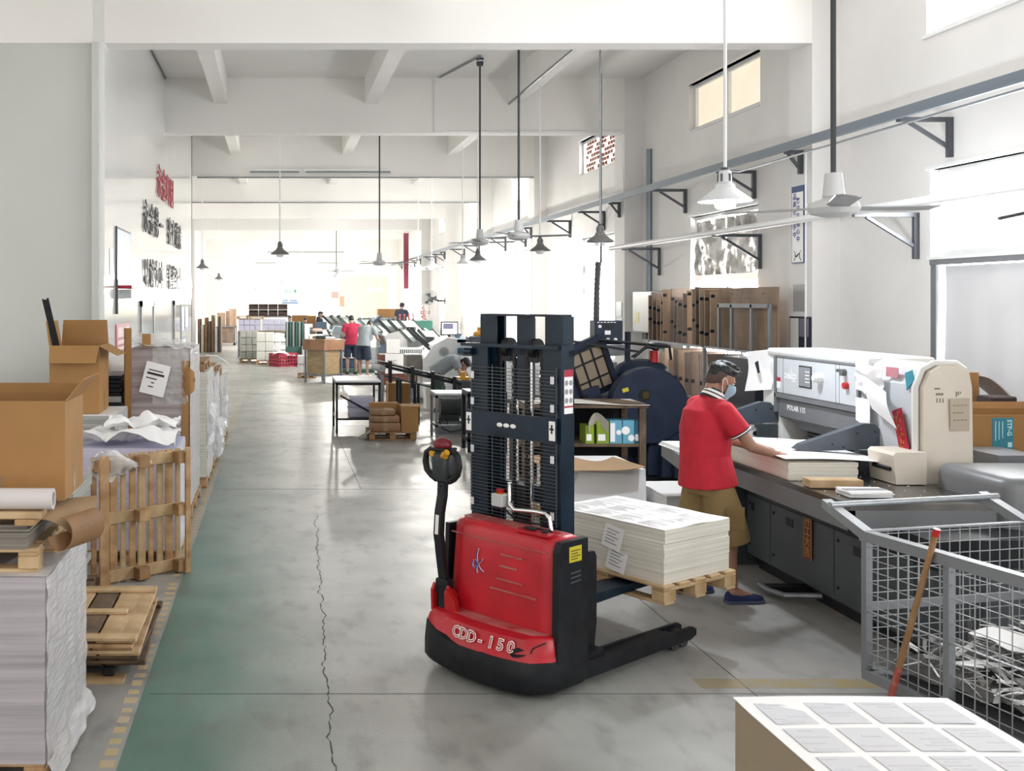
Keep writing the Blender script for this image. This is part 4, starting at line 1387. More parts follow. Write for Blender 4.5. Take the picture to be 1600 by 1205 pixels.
g.loft([hood(0.30), hood(0.45), hood(0.70), hood(0.80), hood(0.835, 0.012), hood(0.85, 0.035)])
obj('hood', g, RED, FK, smooth=45)
g = G()
g.loft([[V((x, y, z)) for x, y in plan(-0.31, 0.37, 0.235, 0.36, 0.008, 0.03)] for z in (0.849, 0.853)])
obj('hood_top', g, REDD, FK, smooth=40)
g = G()
for z, a, b_ in ((0.70, 0.05, 0.20), (0.635, 0.04, 0.165), (0.56, 0.02, 0.21), (0.50, -0.02, 0.30), (0.765, -0.33, 0.36)):
    yy = 0.153 + 0.03 * (z - 0.30) / 0.55
    g.bar((a, yy + 0.002, z), (b_, yy + 0.004, z), 0.02, 0.010 if z != 0.765 else 0.004, up=(0, 0, 1))
obj('hood_ribs', g, REDD, FK, smooth=0)  # paler red puts a lit highlight into the colour of the ribs
g = G()
g.loft([[V((x, y, z)) for x, y in ((0.13, 0.188), (0.36, 0.19), (0.36, 0.31), (0.13, 0.31))] for z in (0.845, 0.857)])
obj('recess_plate', g, RED, FK, smooth=0)
g = G()
g.bx(0.17, 0.24, 0.22, 0.25, 0.857, 0.872, 0.004)
g.cyl((0.30, 0.24, 0.857), (0.30, 0.24, 0.868), 0.018)
g.bx(0.17, 0.32, 0.275, 0.285, 0.857, 0.865)
obj('key_switch', g, BLACK, FK)
# dk mark: white outline, blue core
g, g2 = G(), G()
yy = 0.148
mk = [[(-0.135, 0.60), (-0.15, 0.585), (-0.16, 0.60), (-0.155, 0.625), (-0.135, 0.63), (-0.125, 0.61), (-0.13, 0.60)],
      [(-0.118, 0.70), (-0.128, 0.66), (-0.122, 0.61), (-0.128, 0.575), (-0.12, 0.56)],
      [(-0.085, 0.645), (-0.118, 0.612), (-0.10, 0.585), (-0.075, 0.572)]]
for p in mk:
    g.tube([(x, yy + 0.004 + 0.03 * (z - 0.3) / 0.55 * 0.9, z) for x, z in p], 0.0045, 6)
    g2.tube([(x, yy + 0.0 + 0.03 * (z - 0.3) / 0.55 * 0.9, z) for x, z in p], 0.003, 6)
obj('emblem_outline', g, WPAINT, FK)
obj('emblem', g2, BPAINT, FK)
# lettering with white outline on the sloping band, placed letter by letter along the curved rear
g, g2 = G(), G()
xs = -0.105
for k, ch in enumerate('CDD-150'):
    x = xs + k * 0.060 + (0.008 if k > 3 else 0)
    t = (x + 0.43) / 0.86
    yb = 0.046 - 0.085 * (1 - (2 * t - 1) ** 2) - 0.010
    sl = 0.085 * 2 * (2 * t - 1) * 2 / 0.86 / 1.0
    M = tplane((x, yb + 0.004, 0.264), (1, sl, 0.0), (0, 0.16, 1))
    g.text(ch, 0.088, M, 0.002, 0.004, sx=0.95, shear=0.12)
    M2 = tplane((x, yb + 0.0025, 0.264), (1, sl, 0.0), (0, 0.16, 1))
    g2.text(ch, 0.088, M2, 0.002, -0.001, sx=0.95, shear=0.12)
obj('lettering_outline', g, WPAINT, FK, smooth=0)
obj('lettering', g2, REDB, FK, smooth=0)
# torn hole and crack
g = G()
tear = [(0.262, 0.228), (0.272, 0.258), (0.30, 0.268), (0.325, 0.262), (0.345, 0.258), (0.375, 0.272), (0.385, 0.258), (0.362, 0.244), (0.335, 0.232), (0.30, 0.216), (0.275, 0.216)]
q = []
for x, z in tear:
    t = (x + 0.43) / 0.86
    q.append((x, 0.043 - 0.085 * (1 - (2 * t - 1) ** 2) - 0.012 + (0.05 if t > 0.9 else 0.006), z))
g.prism(q, (0, 0.02, 0))
g.tube([(0.378, -0.005 + 0.02, 0.256), (0.39, 0.02, 0.285), (0.41, 0.045, 0.30), (0.425, 0.08, 0.31)], 0.004, 6)
obj('torn_hole', g, BLACK, FK, smooth=0)
# right cheek
g = G()
g.prism([(0.405, 0.155, 0.05), (0.405, 0.17, 0.78), (0.405, 0.20, 0.832), (0.405, 0.43, 0.832), (0.405, 0.43, 0.05)], (0.04, 0, 0))
obj('side_panel', g, BLACKM, FK, smooth=0)
g = G()
g.prism([(-0.38, 0.18, 0.05), (-0.38, 0.21, 0.80), (-0.38, 0.43, 0.80), (-0.38, 0.43, 0.05)], (-0.03, 0, 0))
obj('side_panel', g, BLACKM, FK, smooth=0)
g = G()
g.bx(0.445, 0.447, 0.26, 0.37, 0.715, 0.80)
obj('warning_label', g, YELS, FK, smooth=0)
g = G()
for k in range(4):
    g.bx(0.447, 0.448, 0.275, 0.355 - 0.02 * (k % 2), 0.775 - k * 0.015, 0.779 - k * 0.015)
obj('warning_print', g, KPAINT, FK, smooth=0)
g = G()
for k in range(3):
    g.bar((0.447, 0.27, 0.655 - k * 0.025), (0.447, 0.36, 0.66 - k * 0.025), 0.006, 0.008)
obj('vent_slots', g, DSTEEL, FK, smooth=0)
# tiller
TI = thing('tiller', None, None, (-0.335, 0.12, 0.30))
TI.parent = FK
g = G()
g.cyl((0, 0, 0.0), (0, 0, 0.14), 0.045, 0.04, 14)
g.bx(-0.05, 0.045, -0.035, 0.035, 0.10, 0.19, 0.01)
obj('swivel_base', g, BLACKM, TI)
g = G()
for s in (-1, 1):
    g.prism([(s * 0.045, -0.05, 0.0), (s * 0.045, 0.06, 0.0), (s * 0.045, 0.07, 0.06), (s * 0.045, 0.02, 0.13), (s * 0.045, -0.03, 0.16), (s * 0.045, -0.055, 0.12)], (s * 0.018, 0, 0))
    g.cyl((s * 0.062, 0.0, 0.02), (s * 0.07, 0.0, 0.02), 0.006)
g.prism([(0.05, -0.055, 0.0), (0.13, -0.04, 0.0), (0.12, -0.045, 0.08), (0.06, -0.055, 0.15)], (0, 0.03, 0))
obj('pivot_guard', g, REDB, TI, smooth=30)
g = G()
pts = [(0, 0, 0.15), (-0.018, -0.008, 0.30), (-0.035, -0.014, 0.45), (-0.03, -0.01, 0.58), (-0.018, 0.0, 0.68), (-0.016, 0.002, 0.76)]
for a, b_ in zip(pts, pts[1:]):
    g.bar(a, b_, 0.055, 0.035, up=(0, 1, 0))
for p in pts[1:-1]:
    g.cyl(V(p) + V((-0.0275, 0, 0)), V(p) + V((0.0275, 0, 0)), 0.0175, n=10)
obj('tiller_rod', g, BLACKM, TI, smooth=30)
g = G()
g.bar((-0.034, -0.0355, 0.45), (-0.031, -0.031, 0.565), 0.024, 0.004, up=(0, 1, 0))
obj('rod_label', g, WPAINT, TI, smooth=0)
HD = obj('tiller_head', G().loft([[V((x * a + -0.016, y * b_ + 0.005, z)) for x, y in plan(-1, 1, -1, 1, 0.15, 0.5)] for z, a, b_ in
                                   ((0.735, -0.005, 0.03), (0.755, 0.05, 0.005), (0.80, 0.055, 0.05), (0.93, 0.062, 0.052), (0.97, 0.05, 0.005))]), DUSK, TI, smooth=50)
g = G()
for s in (-1, 1):
    g.tube([(-0.016 + s * 0.05, 0.005, 0.945), (-0.016 + s * 0.09, 0.0, 0.95), (-0.016 + s * 0.125, -0.005, 0.925), (-0.016 + s * 0.135, -0.005, 0.87), (-0.016 + s * 0.12, -0.005, 0.82), (-0.016 + s * 0.085, 0.0, 0.79), (-0.016 + s * 0.05, 0.005, 0.775)],
           [0.019, 0.019, 0.019, 0.020, 0.021, 0.022, 0.024], 10)
obj('handle_loop', g, BLACK, TI, smooth=60)
g = G()
g.sph((-0.016, 0.0, 0.985), (0.058, 0.055, 0.042))
obj('thumb_switch', g, mat('dark_red_cap', (0.22, 0.008, 0.02), 0.4), TI, smooth=60)
g = G()
g.bx(-0.016 - 0.062, -0.016 + 0.062, -0.05, 0.06, 0.952, 0.968, 0.004)
obj('head_band', g, BLACK, TI)
g = G()
g.bx(-0.08, -0.038, -0.055, -0.025, 0.91, 0.945, 0.006)
g.bx(0.01, 0.05, -0.05, -0.015, 0.905, 0.95, 0.008)
g.cyl((0.035, -0.06, 0.925), (0.08, -0.065, 0.955), 0.014, 0.018, 10)
obj('speed_paddle', g, YELL, TI)
# mast
MS = thing('mast', None, None, (0, 0, 0))
MS.parent = FK


def ibeam(x0, x1, y0, y1, z0, z1):
    g = G()
    g.bx(x0, x1, y0, y0 + 0.018, z0, z1)
    g.bx(x0, x1, y1 - 0.018, y1, z0, z1)
    c = x1 - 0.02 if x0 > 0 else x0
    g.bx(c, c + 0.02, y0 + 0.018, y1 - 0.018, z0, z1)
    return g


obj('mast_upright', ibeam(-0.37, -0.245, 0.40, 0.52, 0.05, 1.87), NAVY, MS, smooth=0)
obj('mast_upright', ibeam(0.165, 0.29, 0.40, 0.52, 0.05, 1.89), NAVY, MS, smooth=0)
obj('inner_upright', ibeam(-0.345, -0.225, 0.45, 0.55, 0.2, 2.05), NAVY, MS, smooth=0)
obj('inner_upright', ibeam(0.14, 0.265, 0.45, 0.55, 0.2, 2.05), NAVY, MS, smooth=0)
obj('inner_crossbar', G().bx(-0.335, 0.25, 0.44, 0.55, 2.05, 2.062), NAVY, MS, smooth=0)
obj('centre_post', G().bx(-0.08, 0.0, 0.47, 0.54, 1.55, 2.05), NAVY, MS, smooth=0)
obj('inner_crossbar', G().bx(-0.345, 0.265, 0.50, 0.54, 0.95, 1.05), NAVY, MS, smooth=0)
g = G()
g.bx(-0.43, 0.28, 0.365, 0.405, 1.865, 1.885)
g.bx(-0.37, 0.29, 0.47, 0.52, 1.82, 1.86)
g.cyl((-0.41, 0.385, 1.83), (-0.35, 0.385, 1.83), 0.022, n=10)
obj('top_crossbar', g, NAVY, MS, smooth=0)
for x in (-0.155, 0.045):
    g = G()
    g.cyl((x - 0.018, 0.49, 1.86), (x + 0.018, 0.49, 1.86), 0.06, n=18)
    g.bx(x - 0.03, x + 0.03, 0.46, 0.50, 1.78, 1.84)
    obj('chain_wheel', g, BLACK, MS)
    for s in (-1, 1):
        g = G()
        z = 0.5
        xx = x + s * 0.055
        k = 0
        while z < 1.86:
            g.box((xx, 0.475, z), (0.024 if k % 2 else 0.014, 0.012, 0.028))
            z += 0.024
            k += 1
        obj('lift_chain', g, BLACKM, MS, smooth=0)
g = G()
for x in (-0.105, 0.0):
    g.cyl((x, 0.50, 0.2), (x, 0.50, 1.80), 0.012, n=10)
obj('hydraulic_rod', g, CHROME, MS)
g = G()
g.cyl((-0.045, 0.49, 0.08), (-0.045, 0.49, 1.05), 0.045, n=14)
obj('hydraulic_cylinder', g, BLACKM, MS)
g = G()
z = 0.86
while z < 1.76:
    g.cyl((-0.37, 0.385, z), (0.27, 0.385, z), 0.0024, n=4, caps=False)
    z += 0.0205
for x in (-0.365, -0.20, -0.05, 0.105, 0.265):
    g.cyl((x, 0.389, 0.86), (x, 0.389, 1.76), 0.003, n=5)
obj('mesh_guard', g, mat('guard_wire', (0.10, 0.115, 0.13), 0.4), MS, smooth=0)
g = G()
g.bx(-0.385, 0.275, 0.366, 0.376, 1.335, 1.475)
obj('guard_panel', g, NAVY, MS, smooth=0)
g = G()
for x in (-0.105, -0.055, -0.005):
    g.sph((x - 0.02, 0.366, 1.405), (0.022, 0.004, 0.013))
obj('panel_slots', g, WPAINT, MS)
for x in (-0.37, 0.245):
    obj('panel_label', G().bx(x - 0.012, x + 0.028, 0.362, 0.366, 1.35, 1.46), WPAINT, MS, smooth=0)
    obj('panel_print', G().bx(x + 0.003, x + 0.013, 0.360, 0.362, 1.39, 1.44).bx(x - 0.006, x + 0.022, 0.360, 0.362, 1.41, 1.42), KPAINT, MS, smooth=0)
for x in (-0.345, 0.245):
    for z in (1.24, 0.92, 1.69, 1.53):
        obj('guard_clip', G().bx(x - 0.013, x + 0.013, 0.374, 0.378, z - 0.022, z + 0.022, 0.004), mat('clip_white', (0.72, 0.75, 0.78), 0.4), MS)
g = G()
g.bx(0.29, 0.292, 0.425, 0.505, 1.50, 1.75)
obj('mast_label', g, WPAINT, MS, smooth=0)
g = G()
g.bx(0.292, 0.2925, 0.425, 0.505, 1.71, 1.75)
g.bx(0.292, 0.2925, 0.425, 0.505, 1.535, 1.545)
obj('label_band', g, RPAINT, MS, smooth=0)
g = G()
for r in range(3):
    for c in range(2):
        g.cyl((0.292, 0.445 + c * 0.04, 1.575 + r * 0.05), (0.2925, 0.445 + c * 0.04, 1.575 + r * 0.05), 0.016, n=12)
obj('label_symbols', g, GPAINT, MS, smooth=0)
# emergency stop box on a bent tube
g = G()
g.tube([(-0.02, 0.33, 1.08), (-0.02, 0.33, 0.98), (-0.01, 0.32, 0.955), (0.03, 0.315, 0.93), (0.18, 0.315, 0.945), (0.25, 0.315, 0.945), (0.275, 0.315, 0.92), (0.285, 0.315, 0.85)], 0.013, 10)
obj('handrail', g, CHROME, FK, smooth=60)
EB = obj('stop_box', G().bx(-0.12, -0.035, 0.28, 0.35, 0.935, 1.01, 0.006), mat('box_grey', (0.55, 0.57, 0.58), 0.4), FK)
obj('stop_button', G().cyl((-0.078, 0.315, 1.01), (-0.078, 0.315, 1.035), 0.02, 0.024, 14), REDB, EB)
obj('button_collar', G().cyl((-0.078, 0.315, 1.008), (-0.078, 0.315, 1.014), 0.028, 0.028, 14), YELL, EB)
g = G()
g.tube([(-0.07, 0.33, 0.93), (0.0, 0.36, 0.86), (0.12, 0.37, 0.86), (0.26, 0.36, 0.87)], 0.006, 6)
obj('hose', g, BLACK, FK)
# carriage, forks, legs
g = G()
for s in (-0.28, 0.33):
    g.prism([(s, 0.55, 0.16), (s, 0.55, 0.68), (s, 0.575, 0.71), (s, 0.62, 0.71), (s, 0.64, 0.68), (s, 0.64, 0.30), (s, 0.62, 0.16)], (0.025, 0, 0))
g.bx(-0.28, 0.34, 0.55, 0.58, 0.30, 0.42)
g.bx(-0.28, 0.34, 0.55, 0.58, 0.60, 0.68)
obj('fork_carriage', g, BLACKM, FK, smooth=0)
for s in (-1, 1):
    x = 0.02 + s * 0.2
    g = G()
    g.prism([(x - 0.08, 0.58, 0.375), (x - 0.08, 1.0, 0.388), (x - 0.08, 1.70, 0.395), (x - 0.08, 1.74, 0.41), (x - 0.08, 1.74, 0.42), (x - 0.08, 1.0, 0.436), (x - 0.08, 0.58, 0.436)], (0.16, 0, 0))
    obj('fork', g, NAVY, FK, smooth=0)
    x = 0.02 + s * 0.36
    g = G()
    g.prism([(x - 0.06, 0.35, 0.045), (x - 0.06, 1.50, 0.045), (x - 0.06, 1.56, 0.065), (x - 0.06, 1.56, 0.10), (x - 0.06, 1.52, 0.12), (x - 0.06, 0.35, 0.14)], (0.02, 0, 0))
    g.prism([(x + 0.04, 0.35, 0.045), (x + 0.04, 1.50, 0.045), (x + 0.04, 1.56, 0.065), (x + 0.04, 1.56, 0.10), (x + 0.04, 1.52, 0.12), (x + 0.04, 0.35, 0.14)], (0.02, 0, 0))
    g.bx(x - 0.04, x + 0.04, 0.35, 1.28, 0.10, 0.125)
    lg = obj('outrigger_leg', g, BLACKM, FK, smooth=0)
    for yy in (1.36, 1.46):
        obj('load_roller', G().cyl((x - 0.038, yy, 0.05), (x + 0.038, yy, 0.05), 0.05, n=16), mat('roller', (0.10, 0.10, 0.10), 0.5), lg)
obj('drive_wheel', G().cyl((-0.05, 0.22, 0.11), (0.05, 0.22, 0.11), 0.11, n=22), RUBBER, FK)
g = G()
g.bx(-0.40, 0.42, 0.40, 0.62, 0.06, 0.17)
obj('base_frame', g, BLACKM, FK, smooth=0)

# ---- load on the forks
LR = R_(33 - 90)
LXY = (2.30, 6.52)
pallet('wooden pallet raised on the forks of the red stacker', LXY[0], LXY[1], 0.364, 0.90, 0.70, 0.114, LR, m=WOODL, nb=5)
LZ = 0.478
t = stack('paper_stack', 'cream-edged ream stack riding on the raised pallet', 'paper stack', LXY[0] - 0.425, LXY[0] + 0.425, LXY[1] - 0.318, LXY[1] + 0.318, LZ, 0.80, PAPERC, 8, 61, 0.004, rotz=LR, top=PAPER)
for k, (x, z, dz) in enumerate(((-0.16, 0.19, 0.11), (-0.13, 0.06, 0.11))):
    q = thing('label_sheet', ['upper white printed slip hanging on the raised ream stack', 'lower white printed slip hanging on the raised ream stack'][k], 'label sheet',
              Matrix.Rotation(LR, 3, 'Z') @ V((x + 0.22, -0.328, 0)) + V((*LXY, LZ + z)), LR, None, (R_(-7), R_(10), LR))
    g = G()
    g.bx(-0.07, 0.07, -0.002, 0, -0.05, 0.09)
    obj('sheet', g, PAPER, q, smooth=0)
    g = G()
    for i in range(5):
        g.bx(-0.05, 0.04 - 0.02 * (i % 2), -0.0035, -0.002, 0.06 - i * 0.02, 0.066 - i * 0.02)
    obj('print', g, GPAINT, q, smooth=0)
# faint page print on the top sheet
g = G()
for i in range(4):
    for j in range(3):
        x0, y0 = -0.38 + i * 0.195, -0.28 + j * 0.19
        for k in range(6):
            g.bx(x0, x0 + 0.16 - 0.03 * ((i + j + k) % 3), y0 + k * 0.026, y0 + k * 0.026 + 0.012, 0.3257, 0.3261)
obj('page_print', g, mat('faint_print', (0.845, 0.845, 0.85), 0.6), t, smooth=0)

# ---- stack with a kraft sheet behind the load
pallet('pallet under the white stack topped by a brown board', 2.98, 9.75, 0, 0.85, 0.9, 0.12)
t = stack('paper_stack', 'white stack topped by a big brown board, behind the raised load', 'paper stack', 2.58, 3.36, 9.35, 10.15, 0.12, 0.60, PAPERW, 5, 63, 0.006)
rag('big brown board lying on the white stack behind the raised load', 'kraft_board', 'board',
    lambda u, v: (2.45 + 0.86 * u, 9.2 + 0.95 * v, 0.60 + 0.05 * u * u * (1 - v) + 0.01 * math.sin(u * 6)), 14, 10, KRAFTL, 0.006)
g = G()
g.add([(2.75, 9.335, 0.58), (3.36, 9.335, 0.55), (3.37, 9.33, 0.12), (2.60, 9.33, 0.14)], [(0, 1, 2, 3)])
tag(obj('loose_sheet', g, PAPER, smooth=0), 'white sheet slipping down the front of the stack topped by the brown board', 'paper')
pallet('low pallet with white sheets behind the operator', 3.75, 9.35, 0, 0.8, 0.8, 0.12)
stack('paper_stack', 'low white sheet stack on the floor behind the operator', 'paper stack', 3.42, 4.1, 9.0, 9.75, 0.12, 0.42, PAPERW, 4, 64, 0.01, top=PAPER)

# ---- near corner stack
t = stack('paper_stack', 'kraft-wrapped stack with a printed page sheet on top, standing before the cage trolley', 'paper stack', 1.60, 2.34, 2.5, 3.575, 0.12, 0.752, mat('kraft_wrap_side', (0.44, 0.35, 0.24), 0.7, var=0.05, vscale=3), 2, 65, 0.001)
g = G()
g.grid(lambda u, v: (-0.375 + 0.75 * u, -0.54 + 1.085 * v, 0.634 + 0.006 * math.sin(u * 3) * v + 0.012 * max(0, v - 0.9) * 10 * 0.4 * (1 - u)), 16, 16, 0.003)
sh = obj('printed_sheet', g, PAPER, t, smooth=40)
g, g2 = G(), G()
rr = random.Random(8)
for i in range(4):
    for j in range(5):
        x0, y0 = -0.33 + i * 0.172, -0.50 + j * 0.205
        z = 0.6335 + 0.006 * math.sin((x0 + 0.375) / 0.75 * 3) * ((y0 + 0.54) / 1.085) + 0.0035
        g.bx(x0, x0 + 0.14, y0, y0 + 0.17, z - 0.001, z)
        for k in range(7):
            if rr.random() < 0.62:
                wd = rr.uniform(0.03, 0.13)
                xo = rr.uniform(0, 0.14 - wd)
                g2.bx(x0 + xo, x0 + xo + wd, y0 + 0.01 + k * 0.023, y0 + 0.016 + k * 0.023 + rr.uniform(0, 0.008), z, z + 0.0006)
obj('page_blocks', g, LPAINT, sh, smooth=0)
obj('page_print', g2, mat('line_print', (0.56, 0.56, 0.60), 0.6), sh, smooth=0)
pallet('pallet under the kraft-wrapped corner stack', 1.97, 3.03, 0, 0.78, 1.08, 0.12)
# ============================================================ THE PAPER CUTTER
CU = thing('paper_cutter', 'large grey and cream guillotine paper cutter with a control panel', 'paper cutter', (3.8, 7.6, 0))
# local: x towards the window wall, y away from the camera; world = local + (3.8, 7.6, 0)
g = G()
g.bx(0.0, 1.0, -1.75, 0.68, 0.09, 0.60, 0.02)
obj('base_cabinet', g, POLD, CU)
g = G()
g.bx(0.06, 0.95, -1.7, 0.6, 0.0, 0.09)
g.bx(-0.04, 0.9, -1.7, 0.66, 0.60, 0.76)
obj('plinth', g, BLACKM, CU, smooth=0)
for k, (a, b_) in enumerate(((0.28, 0.66), (-0.62, 0.27), (-1.5, -0.63))):
    d = obj('cabinet_door', G().bx(-0.008, 0.0, a, b_, 0.11, 0.585, 0.003), POLD, CU)
    g = G()
    g.bx(-0.012, -0.008, (a + b_) / 2 + 0.1 if k else b_ - 0.12, (a + b_) / 2 + 0.2 if k else b_ - 0.08, 0.47, 0.53)
    obj('latch', g, BLACKM, d, smooth=0)
    g = G()
    for zz in (0.2, 0.52):
        g.cyl((-0.014, b_ - 0.05, zz), (-0.008, b_ - 0.05, zz), 0.012, n=10)
    obj('lock', g, BLACK, d)
SC = thing('red_scroll', 'narrow red and gold paper scroll pasted on the cutter base', 'paper scroll', (3.786, 7.30, 0.30))
obj('scroll', G().bx(-0.004, 0, -0.055, 0.055, 0, 0.31), mat('scroll_red', (0.32, 0.04, 0.02), 0.5), SC, smooth=0)
g = G()
for k, ch in enumerate('开工大吉'):
    g.text(ch, 0.075, tplane((-0.006, 0, 0.265 - 0.073 * k), (0, -1, 0)), 0.002, 0.001)
for s in (-1, 1):
    g.bx(-0.006, -0.004, s * 0.05 - 0.003, s * 0.05 + 0.003, 0.0, 0.31)
obj('characters', g, GOLD, SC, smooth=0)
# table
g = G()
g.bx(-0.30, 1.9, -1.35, 0.85, 0.86, 0.90)
obj('table_top', g, TABLE, CU, smooth=0)
g = G()
g.bx(-0.30, -0.27, -1.35, 0.85, 0.73, 0.86)
g.bx(-0.30, 0.6, -1.35, -1.32, 0.73, 0.86)
g.prism([(-0.27, -1.3, 0.86), (-0.02, -1.3, 0.62), (0.3, -1.3, 0.62), (0.3, -1.3, 0.86)], (0, 2.1, 0))
obj('table_skirt', g, POLM, CU, smooth=0)
g = G()
g.bx(-0.31, -0.30, 0.52, 0.70, 0.77, 0.84)
obj('skirt_plate', g, POLD, CU, smooth=0)
g = G()
rr = random.Random(3)
for i in range(6):
    for j in range(12):
        x, y = -0.22 + i * 0.13, -1.25 + j * 0.17
        g.cyl((x, y, 0.90), (x, y, 0.903), 0.007, n=8)
obj('air_nozzles', g, CHROME, CU, smooth=0)
# side wing table beyond the operator
g = G()
g.prism([(-0.62, 0.40, 0.79), (0.4, 0.36, 0.79), (0.4, 1.3, 0.79), (-0.46, 1.3, 0.79)], (0, 0, 0.115))
obj('side_table', g, POLM, CU, smooth=0)
g = G()
g.bx(-0.2, 0.2, 0.7, 1.1, 0.0, 0.79)
obj('side_table_leg', g, POLD, CU, smooth=0)
# portal: left post, cross head, right block
g = G()
g.bx(0.60, 1.0, 1.32, 1.70, 0.0, 1.62, 0.04, 0, 2)
obj('left_post', g, POLW, CU, smooth=40)
g = G()
R1 = [(0.58, 0.88), (0.58, 1.55), (0.63, 1.66), (0.70, 1.70), (0.84, 1.70), (0.89, 1.66), (0.91, 1.55), (0.93, 0.0), (0.60, 0.0)]
g.prism([(x, -0.66, z) for x, z in R1], (0, 0.74, 0))
obj('right_block', g, POLC, CU, smooth=0)
g = G()
R2 = [(0.565, 0.90), (0.565, 1.56), (0.615, 1.675), (0.70, 1.715), (0.70, 0.90)]
g.prism([(x, -0.60, z) for x, z in R2], (0, 0.685, 0))
obj('front_cover', g, POLG, CU, smooth=0)
g = G()
g.tube([(0.555, -0.61, 0.9), (0.555, -0.61, 1.55), (0.60, -0.61, 1.67), (0.68, -0.61, 1.715), (0.83, -0.61, 1.715), (0.89, -0.61, 1.67)], 0.022, 8)
obj('corner_trim', g, POLW, CU, smooth=60)
g = G()
g.bx(0.60, 1.05, 0.05, 1.42, 1.20, 1.66, 0.03, 0, 2)
g.bx(0.575, 1.08, -0.02, 1.55, 1.655, 1.72, 0.02, 0, 2)
obj('cross_head', g, POLW, CU, smooth=40)
g = G()
g.bx(0.555, 0.61, 0.07, 1.33, 1.335, 1.655, 0.012)
obj('control_panel', g, POLG, CU)
g = G()
g.bx(0.545, 0.60, 0.06, 1.35, 1.30, 1.335)
g.bx(0.545, 0.60, 1.33, 1.36, 1.17, 1.66)
g.bx(0.545, 0.60, 0.055, 0.08, 1.10, 1.66)
g.bx(0.548, 0.60, 0.06, 1.35, 1.65, 1.665)
obj('panel_frame', g, POLM, CU, smooth=0)
g = G()
g.bx(0.570, 0.72, 0.08, 1.33, 1.125, 1.30, 0.015)
obj('knife_cover', g, POLM, CU)
g = G()
for yy in (0.38, 1.21):
    g.bx(0.5535, 0.555, yy, yy + 0.004, 1.34, 1.65)
g.bx(0.5535, 0.555, 0.33, 0.334, 1.34, 1.65)
obj('panel_seams', g, POLM, CU, smooth=0)
S = obj('display', G().bx(0.550, 0.556, 0.74, 0.94, 1.42, 1.60), BLACK, CU, smooth=0)
obj('screen', G().bx(0.547, 0.550, 0.75, 0.93, 1.43, 1.59), SCREEN, S, smooth=0)
g = G()
for k in range(4):
    g.bx(0.546, 0.547, 0.765, 0.83, 1.55 - k * 0.028, 1.557 - k * 0.028)
obj('screen_text', g, WPAINT, S, smooth=0)
g = G()
g.cyl((0.556, 0.60, 1.52), (0.50, 0.60, 1.52), 0.042, 0.036, 18)
g.cyl((0.50, 0.60, 1.52), (0.49, 0.60, 1.52), 0.026, n=14)
obj('dial', g, POLW, CU)
g = G()
g.cyl((0.556, 0.25, 1.59), (0.52, 0.25, 1.59), 0.026, n=16)
g.cyl((0.556, 0.33, 1.60), (0.53, 0.33, 1.60), 0.012, n=10)
obj('push_button', g, mat('button_green_grey', (0.16, 0.18, 0.16), 0.5), CU)
g = G()
g.cyl((0.556, 0.22, 1.49), (0.525, 0.22, 1.49), 0.026, n=16)
obj('stop_button', g, REDB, CU)
g = G()
g.text('POLAR 115', 0.062, tplane((0.568, 1.02, 1.225), (0, -1, 0)), 0.002, 0.0008)
obj('name_lettering', g, WPAINT, CU, smooth=0)
g = G()
g.text('ɔdıɑɔ', 0.085, tplane((0.553, 1.09, 1.50), (0, -1, 0)), 0.002, 0.001)
g.bx(0.552, 0.554, 1.0, 1.06, 1.455, 1.465)
g.bx(0.552, 0.554, 1.07, 1.075, 1.52, 1.58)
obj('maker_lettering', g, WPAINT, CU, smooth=0)
g = G()
g.bx(0.552, 0.554, 1.255, 1.32, 1.44, 1.475)
obj('caution_label', g, RPAINT, CU, smooth=0)
g = G()
g.bx(0.552, 0.5535, 1.255, 1.32, 1.38, 1.44)
obj('caution_symbol', g, WPAINT, CU, smooth=0)
# mouth: clamp, knife, dark inside
g = G()
g.bx(0.72, 0.80, 0.08, 1.33, 1.03, 1.14)
g.bx(0.66, 0.70, 0.08, 1.33, 1.09, 1.125)
obj('clamp', g, GALV, CU, smooth=0)
g = G()
g.bx(0.82, 1.05, 0.08, 1.33, 0.91, 1.2)
obj('mouth_interior', g, MACHD, CU, smooth=0)
g = G()
for k in range(3):
    g.bx(0.76 + 0.02 * k, 0.79 + 0.02 * k, 0.15, 1.25, 0.955 - k * 0.0 + k * 0.03, 0.965 + k * 0.03)
obj('knife_guides', g, STEEL, CU, smooth=0)
# light-barrier guards


def guard(y, nm):
    g = G()
    prof = [(0.60, 1.17), (0.53, 1.245), (0.45, 1.25), (0.0, 1.10), (-0.045, 1.065), (0.0, 1.05), (0.25, 1.055), (0.60, 1.07)]
    g.prism([(x, y - 0.035, z) for x, z in prof], (0, 0.07, 0))
    o = obj('guard_arm', g, POLB, CU, smooth=0)
    g = G()
    g.bx(0.42, 0.62, y - 0.03, y + 0.03, 0.90, 1.05)
    obj('guard_foot', g, POLD, o, smooth=0)
    g = G()
    for x, z in ((0.22, 1.10), (0.40, 1.18), (0.53, 1.19), (0.3, 1.08)):
        g.cyl((x, y - 0.038, z), (x, y - 0.035, z), 0.007, n=8)
    obj('guard_screws', g, BLACK, o, smooth=0)
    return o


guard(-0.15, 'right')
guard(1.42, 'left')
g = G()
g.bx(0.3, 0.58, 1.42, 1.62, 0.905, 1.02)
obj('socket_panel', g, MACHW, CU, smooth=0)
g = G()
for k in range(3):
    g.cyl((0.299, 1.45 + k * 0.05, 0.97), (0.295, 1.45 + k * 0.05, 0.97), 0.018, n=10)
    g.cyl((0.33 + k * 0.08, 1.42, 0.97), (0.33 + k * 0.08, 1.415, 0.97), 0.022, n=10)
obj('sockets', g, BLACK, CU, smooth=0)
